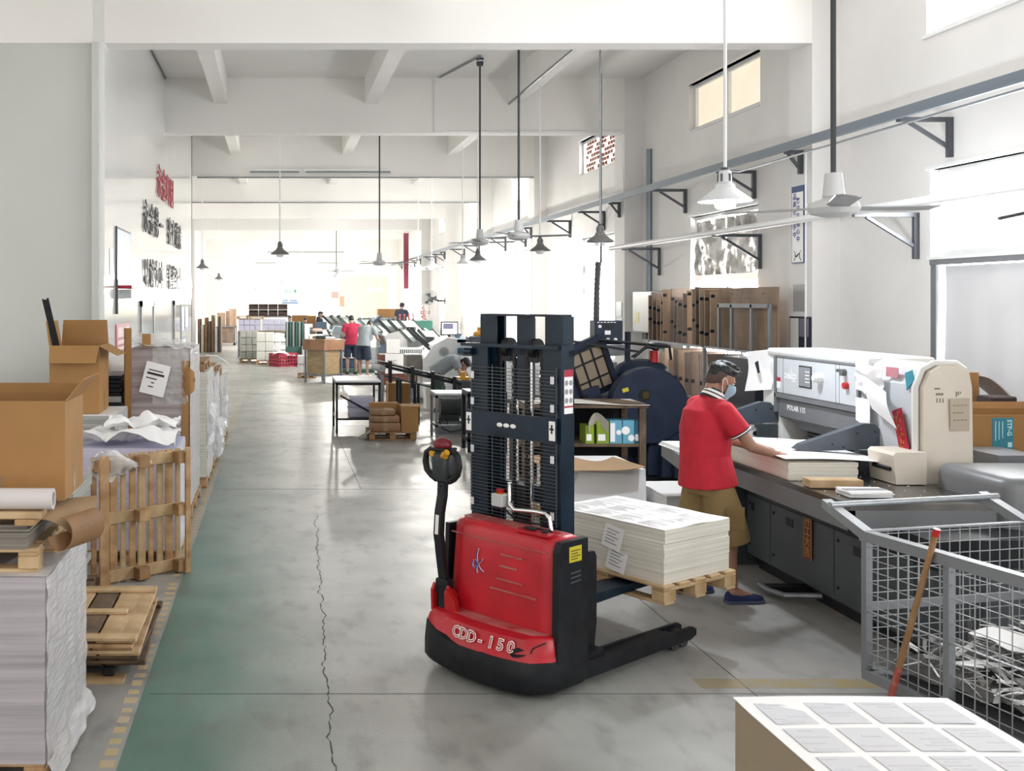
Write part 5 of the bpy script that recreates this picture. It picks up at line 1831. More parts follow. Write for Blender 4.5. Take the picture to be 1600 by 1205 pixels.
# swing cabinet in front of the right block
g = G()
g.prism([(0.36, -0.72, 0.905), (0.34, -0.72, 1.10), (0.36, -0.72, 1.12), (0.565, -0.72, 1.12), (0.565, -0.72, 0.905)], (0, 0.30, 0))
o = obj('tool_cabinet', g, POLC, CU, smooth=0)
o2 = obj('recess_handle', G().bx(0.33, 0.35, -0.69, -0.48, 0.99, 1.02, 0.008), BLACK, o)
# housings at the near side and behind
g = G()
g.bx(0.60, 1.85, -1.42, -0.74, 0.5, 1.065, 0.07, 0, 3)
obj('motor_housing', g, POLM, CU, smooth=50)
g = G()
g.bx(0.62, 1.83, -1.40, -0.74, 0.0, 0.5)
obj('motor_plinth', g, POLD, CU, smooth=0)
g = G()
g.prism([(1.05, -0.72, 0.9), (1.05, -0.72, 1.10), (1.35, -0.72, 1.10), (1.45, -0.72, 1.0), (1.45, -0.72, 0.9)], (0, 0.42, 0))
obj('rear_housing', g, POLM, CU, smooth=0)
obj('housing_knob', G().cyl((1.42, -1.30, 1.06), (1.42, -1.30, 1.09), 0.035, n=14), BLACK, CU)
g = G()
g.bx(1.0, 2.28, -0.7, 1.3, 0.86, 0.96, 0.01)
g.bx(1.3, 2.1, -0.6, 1.2, 0.0, 0.86)
obj('rear_table', g, POLM, CU)
g = G()
for k in range(3):
    g.bx(0.665 + k * 0.018, 0.676 + k * 0.018, -0.664, -0.66, 1.50, 1.515)
    g.bx(0.67 + k * 0.02, 0.674 + k * 0.02, -0.664, -0.66, 1.45, 1.48)
    g.bx(0.80 + k * 0.014, 0.804 + k * 0.014, -0.664, -0.66, 1.49 + 0.01 * k, 1.525)
g.bx(0.655, 0.69, -0.664, -0.66, 1.54, 1.55)
obj('marker_scribbles', g, mat('faded_marker', (0.30, 0.28, 0.20), 0.6), CU, smooth=0)
# foot pedal
PD = obj('foot_pedal', G().tube([(-0.24, -0.05, 0.05), (-0.25, -0.2, 0.05), (-0.2, -0.34, 0.05), (0.02, -0.42, 0.07)], 0.022, 8), STEEL, CU)
obj('pedal_arm', G().bx(-0.24, 0.06, -0.2, -0.1, 0.03, 0.07), BLACKM, CU, smooth=0)

# things on and around the cutter
stack('paper_pile', 'square-cut cream paper pile on the cutter table under the lifted sheet', 'paper pile', 3.52, 4.0, 7.05, 8.15, 0.903, 1.025, PAPERC, 6, 71, 0.003)
rag('large white sheet being drawn across the pile on the cutter table', 'paper_sheet', 'paper',
    lambda u, v: (3.50 + 0.72 * u, 7.06 + 1.12 * v, 1.030 + 0.018 * max(0, math.sin(u * 3.1 + 0.3)) + 0.02 * (1 - u) ** 3 * math.exp(-((v - 0.15) * 3) ** 2)), 20, 24, PAPER, 0.003)
g = G()
g.box((3.69, 6.80, 0.932), (0.34, 0.12, 0.056), Euler((0, 0, R_(-4))), 0.004)
tag(obj('wood_block', g, WOODL), 'pale wooden jogging block on the near part of the cutter table', 'wood block')
t = thing('paper_pile', 'small pile of white cut slips with a grey band on the cutter table', 'paper pile', (3.74, 6.52, 0.903))
g = G()
for k in range(5):
    g.box((0.008 * ((k * 7) % 3 - 1), 0.01 * ((k * 5) % 3 - 1), 0.005 + k * 0.007), (0.27, 0.17, 0.006), Euler((0, 0, R_((k * 5) % 4 - 2))))
obj('slips', g, PAPER, t, smooth=0)
obj('grey_band', G().box((0, 0, 0.039), (0.26, 0.06, 0.002)), GPAINT, t, smooth=0)
stack('paper_pile', 'thin pile of white sheets on the cutter side table behind the operator', 'paper pile', 3.28, 3.75, 8.15, 8.75, 0.906, 0.94, PAPER, 4, 74, 0.02)
# hanging papers, bag and banner on the right block front
g = G()
g.grid(lambda u, v: (4.34 - 0.05 * math.sin(u * 3) - 0.03 * mnoise.noise(V((u * 5, v * 5, 1))), 7.68 - 0.36 * u, 1.68 - (0.20 + 0.05 * u) * v + 0.02 * math.sin(u * 5)), 20, 16, 0.002)
tag(obj('plastic_bag', g, mat('white_bag', (0.80, 0.80, 0.81), 0.35), smooth=70), 'white plastic bag hung on the front of the cutter block', 'bag')
g = G()
g.grid(lambda u, v: (4.30 - 0.04 * u - 0.015 * math.sin(v * 4), 7.52 - 0.36 * u - 0.10 * v, 1.60 - 0.10 * u - 0.24 * v), 10, 12, 0.002)
tag(obj('hanging_sheet', g, PAPER, smooth=60), 'white sheet hanging at a slant over the cutter block', 'paper')
g = G()
g.grid(lambda u, v: (4.33 - 0.01 * u, 7.66 - 0.2 * u, 1.42 - 0.17 * v - 0.05 * u * v), 8, 8, 0.002)
tag(obj('hanging_sheet', g, PAPER, smooth=60), 'smaller white slip hanging low beside the guard arm', 'paper')
g = G()
g.prism([(4.352, 7.10, 1.64), (4.352, 7.02, 1.665), (4.352, 7.0, 1.60), (4.352, 7.08, 1.52)], (0.006, 0, 0))
tag(obj('sticker', g, TEAL, smooth=0), 'teal sticker at the top of the cutter front cover', 'sticker')
g = G()
g.bx(4.352, 4.357, 7.18, 7.32, 1.60, 1.67)
tag(obj('sticker', g, mat('pink_sticker', (0.75, 0.3, 0.35), 0.5), smooth=0), 'pink sticker at the top of the cutter front cover', 'sticker')
B = thing('red_banner', 'slanted red and gold hanging banner on the cutter front cover', 'banner', (4.345, 7.17, 1.36), 0, None, (R_(-19), 0, 0))
obj('cloth', G().bx(-0.006, 0, -0.055, 0.055, -0.34, 0.02), RPAINT, B, smooth=0)
g = G()
rr = random.Random(6)
for k in range(26):
    yy, zz = rr.uniform(-0.045, 0.045), rr.uniform(-0.31, 0.0)
    g.box((-0.0065, yy, zz), (0.002, rr.uniform(0.008, 0.03), rr.uniform(0.006, 0.02)), Euler((rr.uniform(0, 3), 0, 0)))
g.bx(-0.0075, -0.006, -0.056, 0.056, -0.34, -0.32)
obj('gold_print', g, mat('orange_gold', (0.78, 0.22, 0.05), 0.45), B, smooth=0)
g = G()
g.grid(lambda u, v: (4.30 + 0.1 * u + 0.02 * math.sin(v * 4), 9.38 - 0.30 * u + 0.0 * v, 1.67 - 0.36 * v + 0.04 * u), 12, 12, 0.002)
tag(obj('hanging_sheet', g, PAPER, smooth=60), 'white papers clipped to the far post of the cutter', 'paper')
g = G()
g.prism([(4.29, 9.20, 1.58), (4.29, 9.15, 1.60), (4.29, 9.12, 1.50), (4.29, 9.14, 1.49)], (0.01, 0, 0))
tag(obj('binder_clip', g, BLACK, smooth=0), 'black clip on the papers at the far post of the cutter', 'clip')
N = thing('taped_note', 'yellowed note with handwriting taped to the near side of the cutter', 'note', (4.622, 6.935, 1.26), 0, None, (R_(3), R_(-2), 0))
obj('sheet', G().bx(-0.065, 0.065, -0.004, 0, 0, 0.22), mat('yellowed_paper', (0.76, 0.66, 0.52), 0.6), N, smooth=0)
g = G()
for k in range(3):
    for j in range(4 - k % 2):
        g.bx(-0.045 + j * 0.025, -0.028 + j * 0.025, -0.006, -0.004, 0.17 - k * 0.05, 0.178 - k * 0.05)
obj('handwriting', g, mat('pencil_print', (0.45, 0.38, 0.30), 0.6), N, smooth=0)
# boxes on the rear table
c = carton('brown carton with a teal label on the rear table of the cutter', 4.97, 5.75, 7.36, 7.82, 0.963, 1.32, {'Y': (15, 0.05)}, tape=False)
L = obj('teal_label', G().bx(-0.22, -0.07, -0.233, -0.23, 0.11, 0.335), TEAL, c, smooth=0)
g = G()
g.text('STP-G', 0.045, tplane((-0.10, -0.2345, 0.265), (0, 0, -1), (1, 0, 0)), 0.002, 0.001)
g.bx(-0.11, -0.08, -0.234, -0.233, 0.125, 0.16)
for k in range(3):
    g.bx(-0.20 + k * 0.025, -0.195 + k * 0.025, -0.234, -0.233, 0.17 + 0.01 * k, 0.31)
obj('label_print', g, mat('pale_teal_print', (0.6, 0.85, 0.9), 0.5), L, smooth=0)
carton('second brown carton at the edge of the rear table, half cut by the frame', 5.78, 6.08, 7.95, 8.4, 0.963, 1.30, {'y': (30, 0.08)}, tape=False)
stack('board_stack', 'stack of brown wrapped parcels standing behind the labelled carton', 'parcel stack', 5.46, 5.57, 8.12, 8.4, 0.963, 1.57, KRAFT, 4, 78, 0.01)
g = G()
g.grid(lambda u, v: (5.585 + 0.26 * u, 8.14 + 0.25 * v, 1.36 + 0.19 * math.cos(u * 1.5) * (1 - 0.2 * v)), 14, 8, 0.01)
tag(obj('curved_board', g, mat('grey_pink_board', (0.62, 0.58, 0.57), 0.6), smooth=60), 'curved grey board slumping over the cartons by the door', 'board')
g = G().bx(5.50, 5.70, 7.88, 8.06, 0.963, 1.40, 0.01)
tag(obj('dark_parcel', g, mat('dark_brown_parcel', (0.05, 0.03, 0.028), 0.6)), 'dark brown parcel between the cartons on the rear table', 'parcel')

# ============================================================ DIE BOARD RACK ON THE WINDOW WALL
RK = thing('board_rack', 'two-shelf grey steel wall rack holding plywood die boards', 'rack', (5.85, 13.2, 0.85))
for z in (0.0, 0.70):
    obj('shelf', G().bx(-0.32, 0.22, -1.75, 2.05, z - 0.03, z), STEEL, RK, smooth=0)
g = G()
for y in (-1.72, -1.28, -0.76, -0.40):
    g.bx(-0.34, -0.31, y - 0.022, y + 0.022, 0.70, 1.24)
g.bx(-0.34, -0.31, -1.72, -0.38, 1.20, 1.25)
obj('front_rail', g, mat('rack_grey', (0.22, 0.24, 0.26), 0.5, metal=0.3), RK, smooth=0)
for y in (-1.74, 0.1, 2.03):
    obj('upright', G().bx(0.18, 0.23, y - 0.02, y + 0.02, -0.85, 1.3), STEEL, RK, smooth=0)
    obj('upright', G().bx(-0.32, -0.28, y - 0.02, y + 0.02, -0.85, 0.70), STEEL, RK, smooth=0)
rr = random.Random(17)
up = [(2.0, 0.66, 0), (1.86, 0.70, 1), (1.72, 0.62, 0), (1.58, 0.60, 2), (1.40, 0.74, 0), (1.25, 0.75, 1), (1.12, 0.63, 1), (1.0, 0.56, 1), (0.86, 0.60, 1), (0.72, 0.68, 1), (0.55, 0.72, 2), (0.40, 0.74, 0), (0.28, 0.76, 1), (0.16, 0.74, 2), (0.04, 0.72, 0), (-0.1, 0.70, 2)]
for k, (dy, h, c) in enumerate(up):
    lean = R_(rr.uniform(-5, 5) if 2 < k < 10 else rr.uniform(-2, 2))
    w = rr.uniform(0.40, 0.48)
    t = thing('die_board', 'plywood die board on the upper rack shelf, %s one from the electric box' % ORD[k], 'die board', (5.80, 13.2 + dy, 1.552), 0, 'plywood die boards on the upper rack shelf', (lean, 0, 0))
    obj('board', G().bx(-w * 0.62, w * 0.38, -0.012, 0.012, 0, h), [PLY, PLYD, PLYL][c], t, smooth=0)
    for q in range(2):
        z = rr.uniform(0.1, h * 0.45) if q == 0 else rr.uniform(h * 0.6, h - 0.06)
        obj('finger_notch', G().bx(-w * 0.62 - 0.001, -w * 0.62 + 0.05, -0.0135, 0.0135, z, z + 0.04), BLACK, t, smooth=0)
for k, (y0, y1, h, c, lab) in enumerate(((-1.72, -0.22, 0.74, 0, 'wide plywood die board standing flat behind the grey rail frame'), (-0.2, 0.3, 0.73, 0, 'plywood die board facing the aisle in the middle of the upper shelf'), (1.3, 1.95, 0.66, 0, 'plywood die board facing the aisle near the electric box'))):
    xx = 5.62 + 0.03 * k if k == 0 else 5.98
    t = thing('die_board', lab, 'die board', (xx, 13.2 + (y0 + y1) / 2, 1.552))
    w = (y1 - y0) / 2
    obj('board', G().bx(-0.01, 0.01, -w, w, 0, h), PLY, t, smooth=0)
    g = G()
    for q in range(5):
        g.bx(-0.0115, -0.01, -w + 0.05, w - 0.05, h * (0.18 + q * 0.16), h * (0.18 + q * 0.16) + 0.004)
    for q in (-0.6, 0.5):
        g.bx(-0.0118, -0.01, q * w, q * w + 0.07, h - 0.09, h - 0.06)
    obj('cut_lines', g, PLYD, t, smooth=0)
lo = [(1.9, 0.50, 1), (1.76, 0.52, 1), (1.62, 0.50, 1), (1.45, 0.60, 2), (1.25, 0.45, 0), (1.08, 0.62, 1), (0.9, 0.60, 0), (0.7, 0.58, 1), (0.5, 0.6, 1), (0.2, 0.58, 0), (-0.1, 0.6, 1)]
for k, (dy, h, c) in enumerate(lo):
    t = thing('die_board', 'plywood die board on the lower rack shelf, %s one from the electric box' % ORD[k], 'die board', (5.80, 13.2 + dy, 0.852), 0, 'plywood die boards on the lower rack shelf', (R_(rr.uniform(-9, 3)), 0, 0))
    obj('board', G().bx(-0.26, 0.2, -0.012, 0.012, 0, h), [PLY, PLYD, PLYL][c], t, smooth=0)
    obj('finger_notch', G().bx(-0.261, -0.22, -0.0135, 0.0135, h * 0.3, h * 0.3 + 0.05), BLACK, t, smooth=0)
g = G().bx(5.6, 5.98, 12.0, 12.9, 0.852, 1.44)
tag(obj('dark_board', g, mat('blue_black_board', (0.02, 0.025, 0.05), 0.5), smooth=0), 'blue-black board at the near end of the lower rack shelf', 'board')

# electric box
EBX = thing('electric_box', 'grey wall electric box with a yellow warning label beside the rack', 'electric box', (WX - 0.012, 16.35, 1.62))
obj('enclosure', G().bx(-0.26, 0, -0.42, 0.42, 0, 0.66, 0.01), mat('box_beige_grey', (0.52, 0.53, 0.51), 0.4), EBX)
obj('door', G().bx(-0.27, -0.26, -0.40, 0.40, 0.02, 0.64), mat('box_beige_grey2', (0.56, 0.57, 0.55), 0.4), EBX, smooth=0)
obj('warning_label', G().bx(-0.273, -0.27, 0.12, 0.28, 0.15, 0.32).bx(-0.2, -0.1, -0.4215, -0.42, 0.2, 0.42), YELS, EBX, smooth=0)
tag(obj('switch_box', G().bx(5.9, WX - 0.01, 16.0, 16.3, 1.38, 1.6, 0.01), POLM), 'small grey switch box under the electric box', 'switch box')
tag(obj('socket', G().bx(5.98, WX - 0.01, 16.6, 16.8, 1.5, 1.6, 0.01), POLM), 'tiny socket under the far end of the electric box', 'socket')
g = G().tube([(5.95, 16.15, 1.38), (5.97, 16.1, 1.2), (5.97, 16.05, 0.6), (5.97, 16.1, 0.1)], 0.035, 8)
tag(obj('cable_conduit', g, DUSK), 'thick dark cable running down from the switch box', 'cable')
g = G().tube([(5.94, 16.25, 1.42), (5.4, 15.9, 1.2), (5.1, 15.0, 1.05), (4.8, 13.6, 0.95)], 0.014, 8)
tag(obj('power_cable', g, BLACK), 'black power cable sagging from the switch box to the press', 'cable')

# ============================================================ DIE-CUTTING PRESS
PR = thing('die_press', 'dark blue die-cutting press with a big round flywheel cover', 'press', (4.4, 12.6, 0))
CV = obj('flywheel_cover', G().cyl((-0.03, -0.60, 0.90), (-0.03, -0.42, 0.90), 0.45, n=48).cyl((-0.03, -0.62, 0.90), (-0.03, -0.60, 0.90), 0.43, 0.45, 48), PRESSB, PR, smooth=40)
obj('flywheel', G().cyl((-0.03, -0.42, 0.90), (-0.03, -0.30, 0.90), 0.40, n=40), BLACKM, PR)
g = G()
g.cyl((-0.10, -0.625, 1.03), (-0.10, -0.61, 1.03), 0.075, n=24)
obj('hub_hole', g, BLACK, CV)
obj('hub_shaft', G().cyl((-0.09, -0.635, 1.03), (-0.09, -0.62, 1.03), 0.045, n=16), mat('bronze_hub', (0.12, 0.09, 0.04), 0.4, metal=0.6), CV)
g = G()
g.bar((-0.36, -0.622, 1.08), (-0.29, -0.622, 1.10), 0.01, 0.045)
obj('yellow_tag', g, YELS, CV, smooth=0)
# lower motor guard: stepped quarter drums
for k, (r, y0, y1) in enumerate(((0.46, -0.55, -0.2), (0.34, -0.68, -0.55), (0.22, -0.76, -0.68))):
    pts = [(0.42 - r, 0.08)] + [(0.42 - r * math.cos(R_(a)), 0.28 + r * math.sin(R_(a))) for a in range(0, 181, 9)] + [(0.42 + r, 0.08)]
    obj('drive_guard', G().prism([(x, y0, z) for x, z in pts], (0, y1 - y0, 0)), PRESSB, PR, smooth=30)
g = G()
g.bx(-0.75, 0.85, -0.2, 0.75, 0.06, 0.55, 0.02)
g.bx(-0.6, 0.8, -0.3, 0.6, 0.55, 0.92, 0.02)
obj('press_body', g, PRESSB, PR)
g = G()
g.bx(-0.75, 0.95, -0.5, 0.75, 0, 0.06)
obj('press_foot', g, BLACKM, PR, smooth=0)
# tilted platen with the die frame
m4 = Matrix.Translation((-0.50, -0.1, 1.0)) @ Euler((R_(-6), R_(-18), R_(24))).to_matrix().to_4x4()
g = G()
g.T = m4
g.bx(-0.42, 0.28, -0.12, -0.02, 0.0, 0.68)
obj('platen', g, PRESSB, PR, smooth=0)
g = G()
g.T = m4
g.bx(-0.34, 0.18, -0.14, -0.12, 0.08, 0.58)
obj('die_plate', g, mat('die_plate_tan', (0.34, 0.27, 0.19), 0.6), PR, smooth=0)
g = G()
g.T = m4
for s in (-0.34, 0.16):
    g.bx(s, s + 0.03, -0.16, -0.12, 0.05, 0.6)
for z in (0.05, 0.57):
    g.bx(-0.34, 0.19, -0.16, -0.12, z, z + 0.03)
for x in (-0.17, 0.0):
    g.bx(x, x + 0.018, -0.155, -0.14, 0.08, 0.57)
g.bx(-0.3, 0.15, -0.155, -0.14, 0.2, 0.22)
g.bx(-0.3, 0.15, -0.155, -0.14, 0.42, 0.44)
obj('die_frame', g, BLACKM, PR, smooth=0)
g = G()
g.bar((-0.95, -0.2, 1.66), (-0.05, -0.25, 1.52), 0.05, 0.03)
g.tube([(-0.5, -0.15, 1.66), (0.1, -0.2, 1.60), (0.35, -0.2, 1.58), (0.37, -0.2, 1.42)], 0.018, 8)
g.tube([(-0.1, -0.25, 1.45), (0.05, -0.25, 1.58), (0.2, -0.25, 1.55)], 0.02, 8)
obj('feed_bars', g, BLACKM, PR)
g = G()
g.prism([(-1.15, -0.35, 0.95), (-0.55, -0.35, 1.12), (-0.5, -0.35, 0.9), (-1.15, -0.35, 0.86)], (0, 0.7, 0))
obj('delivery_shelf', g, PRESSB, PR, smooth=0)
g = G()
g.tube([(-0.05, 0.1, 0.9), (-0.05, 0.1, 1.75)], 0.04, 10)
obj('control_post', g, PRESSB, PR)
g = G().cyl((0.22, -0.05, 1.38), (0.22, -0.05, 1.52), 0.055, n=14)
obj('red_cap', g, REDB, PR)
g = G().sph((0.1, 0.05, 1.26), (0.34, 0.25, 0.16))
obj('cam_cover', g, PRESSB, PR, smooth=60)
# hanging control box with hose
CB = thing('control_box', 'dark blue control box with dials on the window side of the press', 'control box', (4.05, 12.6, 1.60))
obj('case', G().bx(-0.17, 0.17, -0.1, 0.12, 0, 0.29, 0.01), PRESSB, CB)
g = G()
for k in range(3):
    g.cyl((-0.10 + k * 0.09, -0.105, 0.06), (-0.10 + k * 0.09, -0.10, 0.06), 0.022, n=12)
g.cyl((-0.11, -0.105, 0.22), (-0.11, -0.10, 0.22), 0.02, n=12)
g.bx(-0.05, 0.02, -0.104, -0.1, 0.12, 0.17)
for k in range(6):
    g.bx(-0.14 + k * 0.04, -0.115 + k * 0.04, -0.103, -0.1, 0.265, 0.275)
obj('dials', g, WPAINT, CB)
g = G()
g.bx(-0.07, 0.06, -0.103, -0.1, 0.19, 0.25)
obj('display', g, BLACK, CB, smooth=0)
g = G()
pts = [(4.0 - 0.06 + 0.03 * t, 12.6, 1.89 + 0.72 * t) for t in [i / 24 for i in range(25)]]
g.tube([(x + 0.02 * math.sin(z * 2), y, z) for x, y, z in pts], [0.038 if i % 2 else 0.032 for i in range(25)], 10)
g.tube([(3.985, 12.6, 2.6), (3.985, 12.6, 4.93)], 0.012, 8)
tag(obj('flexible_hose', g, DUSK), 'ribbed grey hose rising from the control box of the press', 'hose')
g = G()
g.bx(3.7, 4.4, 13.0, 13.2, 0.0, 0.6)
g.prism([(3.5, 12.9, 1.30), (4.6, 12.9, 1.42), (4.6, 12.9, 1.55), (3.9, 12.9, 1.55)], (0, 0.35, 0))
g.bx(3.6, 4.5, 12.95, 13.25, 0.6, 1.32)
tag(obj('machine_cover', g, MACHG, None, (0, 0.6, 0), smooth=0), 'grey sloping cover behind the dark blue press', 'machine cover')

# ============================================================ WORK BENCH WITH A SHELF
WB = thing('work_bench', 'dark wooden work bench with a lower shelf in front of the press', 'bench', (3.35, 11.25, 0))
obj('bench_top', G().bx(-0.75, 0.62, -0.3, 0.35, 0.985, 1.025, 0.003), WOODD, WB)
obj('shelf', G().bx(-0.72, 0.60, -0.28, 0.33, 0.57, 0.60), WOODD, WB, smooth=0)
obj('bottom_shelf', G().bx(-0.72, 0.60, -0.2, 0.33, 0.15, 0.17), WOODD, WB, smooth=0)
obj('back_panel', G().bx(-0.72, 0.60, 0.32, 0.345, 0.1, 0.985), BLACKM, WB, smooth=0)
for x in (-0.72, 0.53):
    for y in (-0.29, 0.29):
        obj('leg', G().bx(x, x + 0.07, y, y + 0.05, 0, 0.985), WOODD, WB, smooth=0)
rag('loose white board sheet lying on the bench top', 'bench_sheet', 'paper', lambda u, v: (2.66 + 1.32 * u, 10.93 + 0.62 * v, 1.033 + 0.012 * math.sin(u * 5 + v)), 10, 8, mat('greyish_board', (0.66, 0.63, 0.58), 0.6), 0.004)
for k, (x, w, h, mt, lab) in enumerate(((3.36, 0.09, 0.24, LIME, 'thin lime green box next to the forklift mast on the bench shelf'), (3.50, 0.13, 0.30, LIME, 'lime green box under the torn wrapper on the bench shelf'), (3.64, 0.13, 0.31, SKYB, 'sky blue box with a tool picture on the bench shelf'), (3.775, 0.12, 0.31, SKYB, 'sky blue box with round pictures on the bench shelf'), (3.875, 0.07, 0.30, mat('navy_box', (0.05, 0.22, 0.35), 0.4), 'narrow dark blue box next to the bench leg'))):
    t = thing('product_box', lab, 'box', (x, 11.10, 0.601), 0, 'boxes on the bench shelf')
    obj('carton', G().bx(-w / 2, w / 2, -0.1, 0.12, 0, h * 0.8), mt, t, smooth=0)
    g = G()
    if k == 2:
        g.bx(-0.06, -0.01, -0.102, -0.1, 0.02, 0.22)
        g.cyl((0.03, -0.102, 0.12), (0.03, -0.1, 0.12), 0.028, n=14)
    elif k == 3:
        g.cyl((-0.03, -0.102, 0.14), (-0.03, -0.1, 0.14), 0.045, n=14)
        g.cyl((0.03, -0.102, 0.06), (0.03, -0.1, 0.06), 0.035, n=14)
    else:
        g.bx(-w * 0.4, w * 0.2, -0.102, -0.1, 0.03, 0.10)
    obj('print', g, WPAINT, t, smooth=0)
g = G()
g.grid(lambda u, v: (3.34 + 0.20 * u, 10.98 + 0.06 * math.sin(u * 4), 0.83 + 0.10 * math.sin(u * 3.1) - 0.12 * v), 10, 8, 0.003)
tag(obj('torn_wrapper', g, mat('beige_wrapper', (0.55, 0.50, 0.42), 0.6), smooth=50), 'torn beige wrapper lying over the green box on the bench shelf', 'wrapper')
g = G().bx(3.72, 3.98, 10.9, 11.3, 0.0, 0.30, 0.02)
tag(obj('green_crate', g, mat('green_plastic', (0.02, 0.20, 0.13), 0.45), None, (0.06, 0.45, 0)), 'green plastic crate on the floor by the bench leg', 'crate')
# ============================================================ PEOPLE
def ering(c, t, lat, d, w, n=20, sq=1.0):
    t, lat = V(t).normalized(), V(lat).normalized()
    f = lat.cross(t).normalized()
    l2 = t.cross(f).normalized()
    out = []
    for i in range(n):
        a = 2 * math.pi * i / n
        ca, sa = math.cos(a), math.sin(a)
        if sq != 1.0:
            ca = math.copysign(abs(ca) ** sq, ca)
            sa = math.copysign(abs(sa) ** sq, sa)
        out.append(V(c) + f * (d * ca) + l2 * (w * sa))
    return out


def spine_loft(g, pts, lat=(0, 1, 0), sq=0.9):
    """pts: list of (centre, depth, width)"""
    C = [V(p[0]) for p in pts]
    rings = []
    for i, (c, d, w) in enumerate(pts):
        t = C[min(i + 1, len(C) - 1)] - C[max(i - 1, 0)]
        L_ = lat[i] if isinstance(lat, list) else lat
        rings.append(ering(c, t, L_, d, w, 22, sq))
    g.loft(rings)


def hand(g, wr, d, n, side, curl=0.5, s=1.0):
    """palm, four unequal fingers and a thumb. d along the fingers, n out of the back of the hand, side towards the thumb"""
    wr, d, n, side = V(wr), V(d).normalized(), V(n).normalized(), V(side).normalized()
    pc = wr + d * 0.05 * s
    R = Matrix((d, side, n)).transposed()
    g.sph(pc, (0.052 * s, 0.041 * s, 0.016 * s), R, 14, 10)
    g.rc(wr - d * 0.02, 0.026 * s, wr + d * 0.03, 0.024 * s, 10)
    for k, (off, ln) in enumerate(((0.030, 0.068), (0.010, 0.078), (-0.010, 0.072), (-0.029, 0.056))):
        p = wr + d * 0.088 * s + side * off * s
        g.rc(wr + d * 0.05 * s + side * off * 0.8 * s, 0.011 * s, p, 0.0095 * s, 8)
        a = 0.12
        for j, fr in enumerate((0.45, 0.32, 0.23)):
            a += curl * (0.45 if j else 0.30)
            q = p + (d * math.cos(a) - n * math.sin(a) + side * off * 0.9) * ln * fr * s
            g.rc(p, (0.0092 - j * 0.0007) * s, q, (0.0085 - j * 0.0007) * s, 8)
            p = q
    p0 = wr + d * 0.025 * s + side * 0.024 * s
    p1 = p0 + (d * 0.6 + side * 0.75 - n * 0.25).normalized() * 0.038 * s
    p2 = p1 + (d * 0.85 + side * 0.3 - n * 0.35).normalized() * 0.032 * s
    p3 = p2 + (d * 0.95 - n * 0.35).normalized() * 0.025 * s
    g.rc(p0, 0.016 * s, p1, 0.012 * s, 8)
    g.rc(p1, 0.0115 * s, p2, 0.0095 * s, 8)
    g.rc(p2, 0.0095 * s, p3, 0.0078 * s, 8)


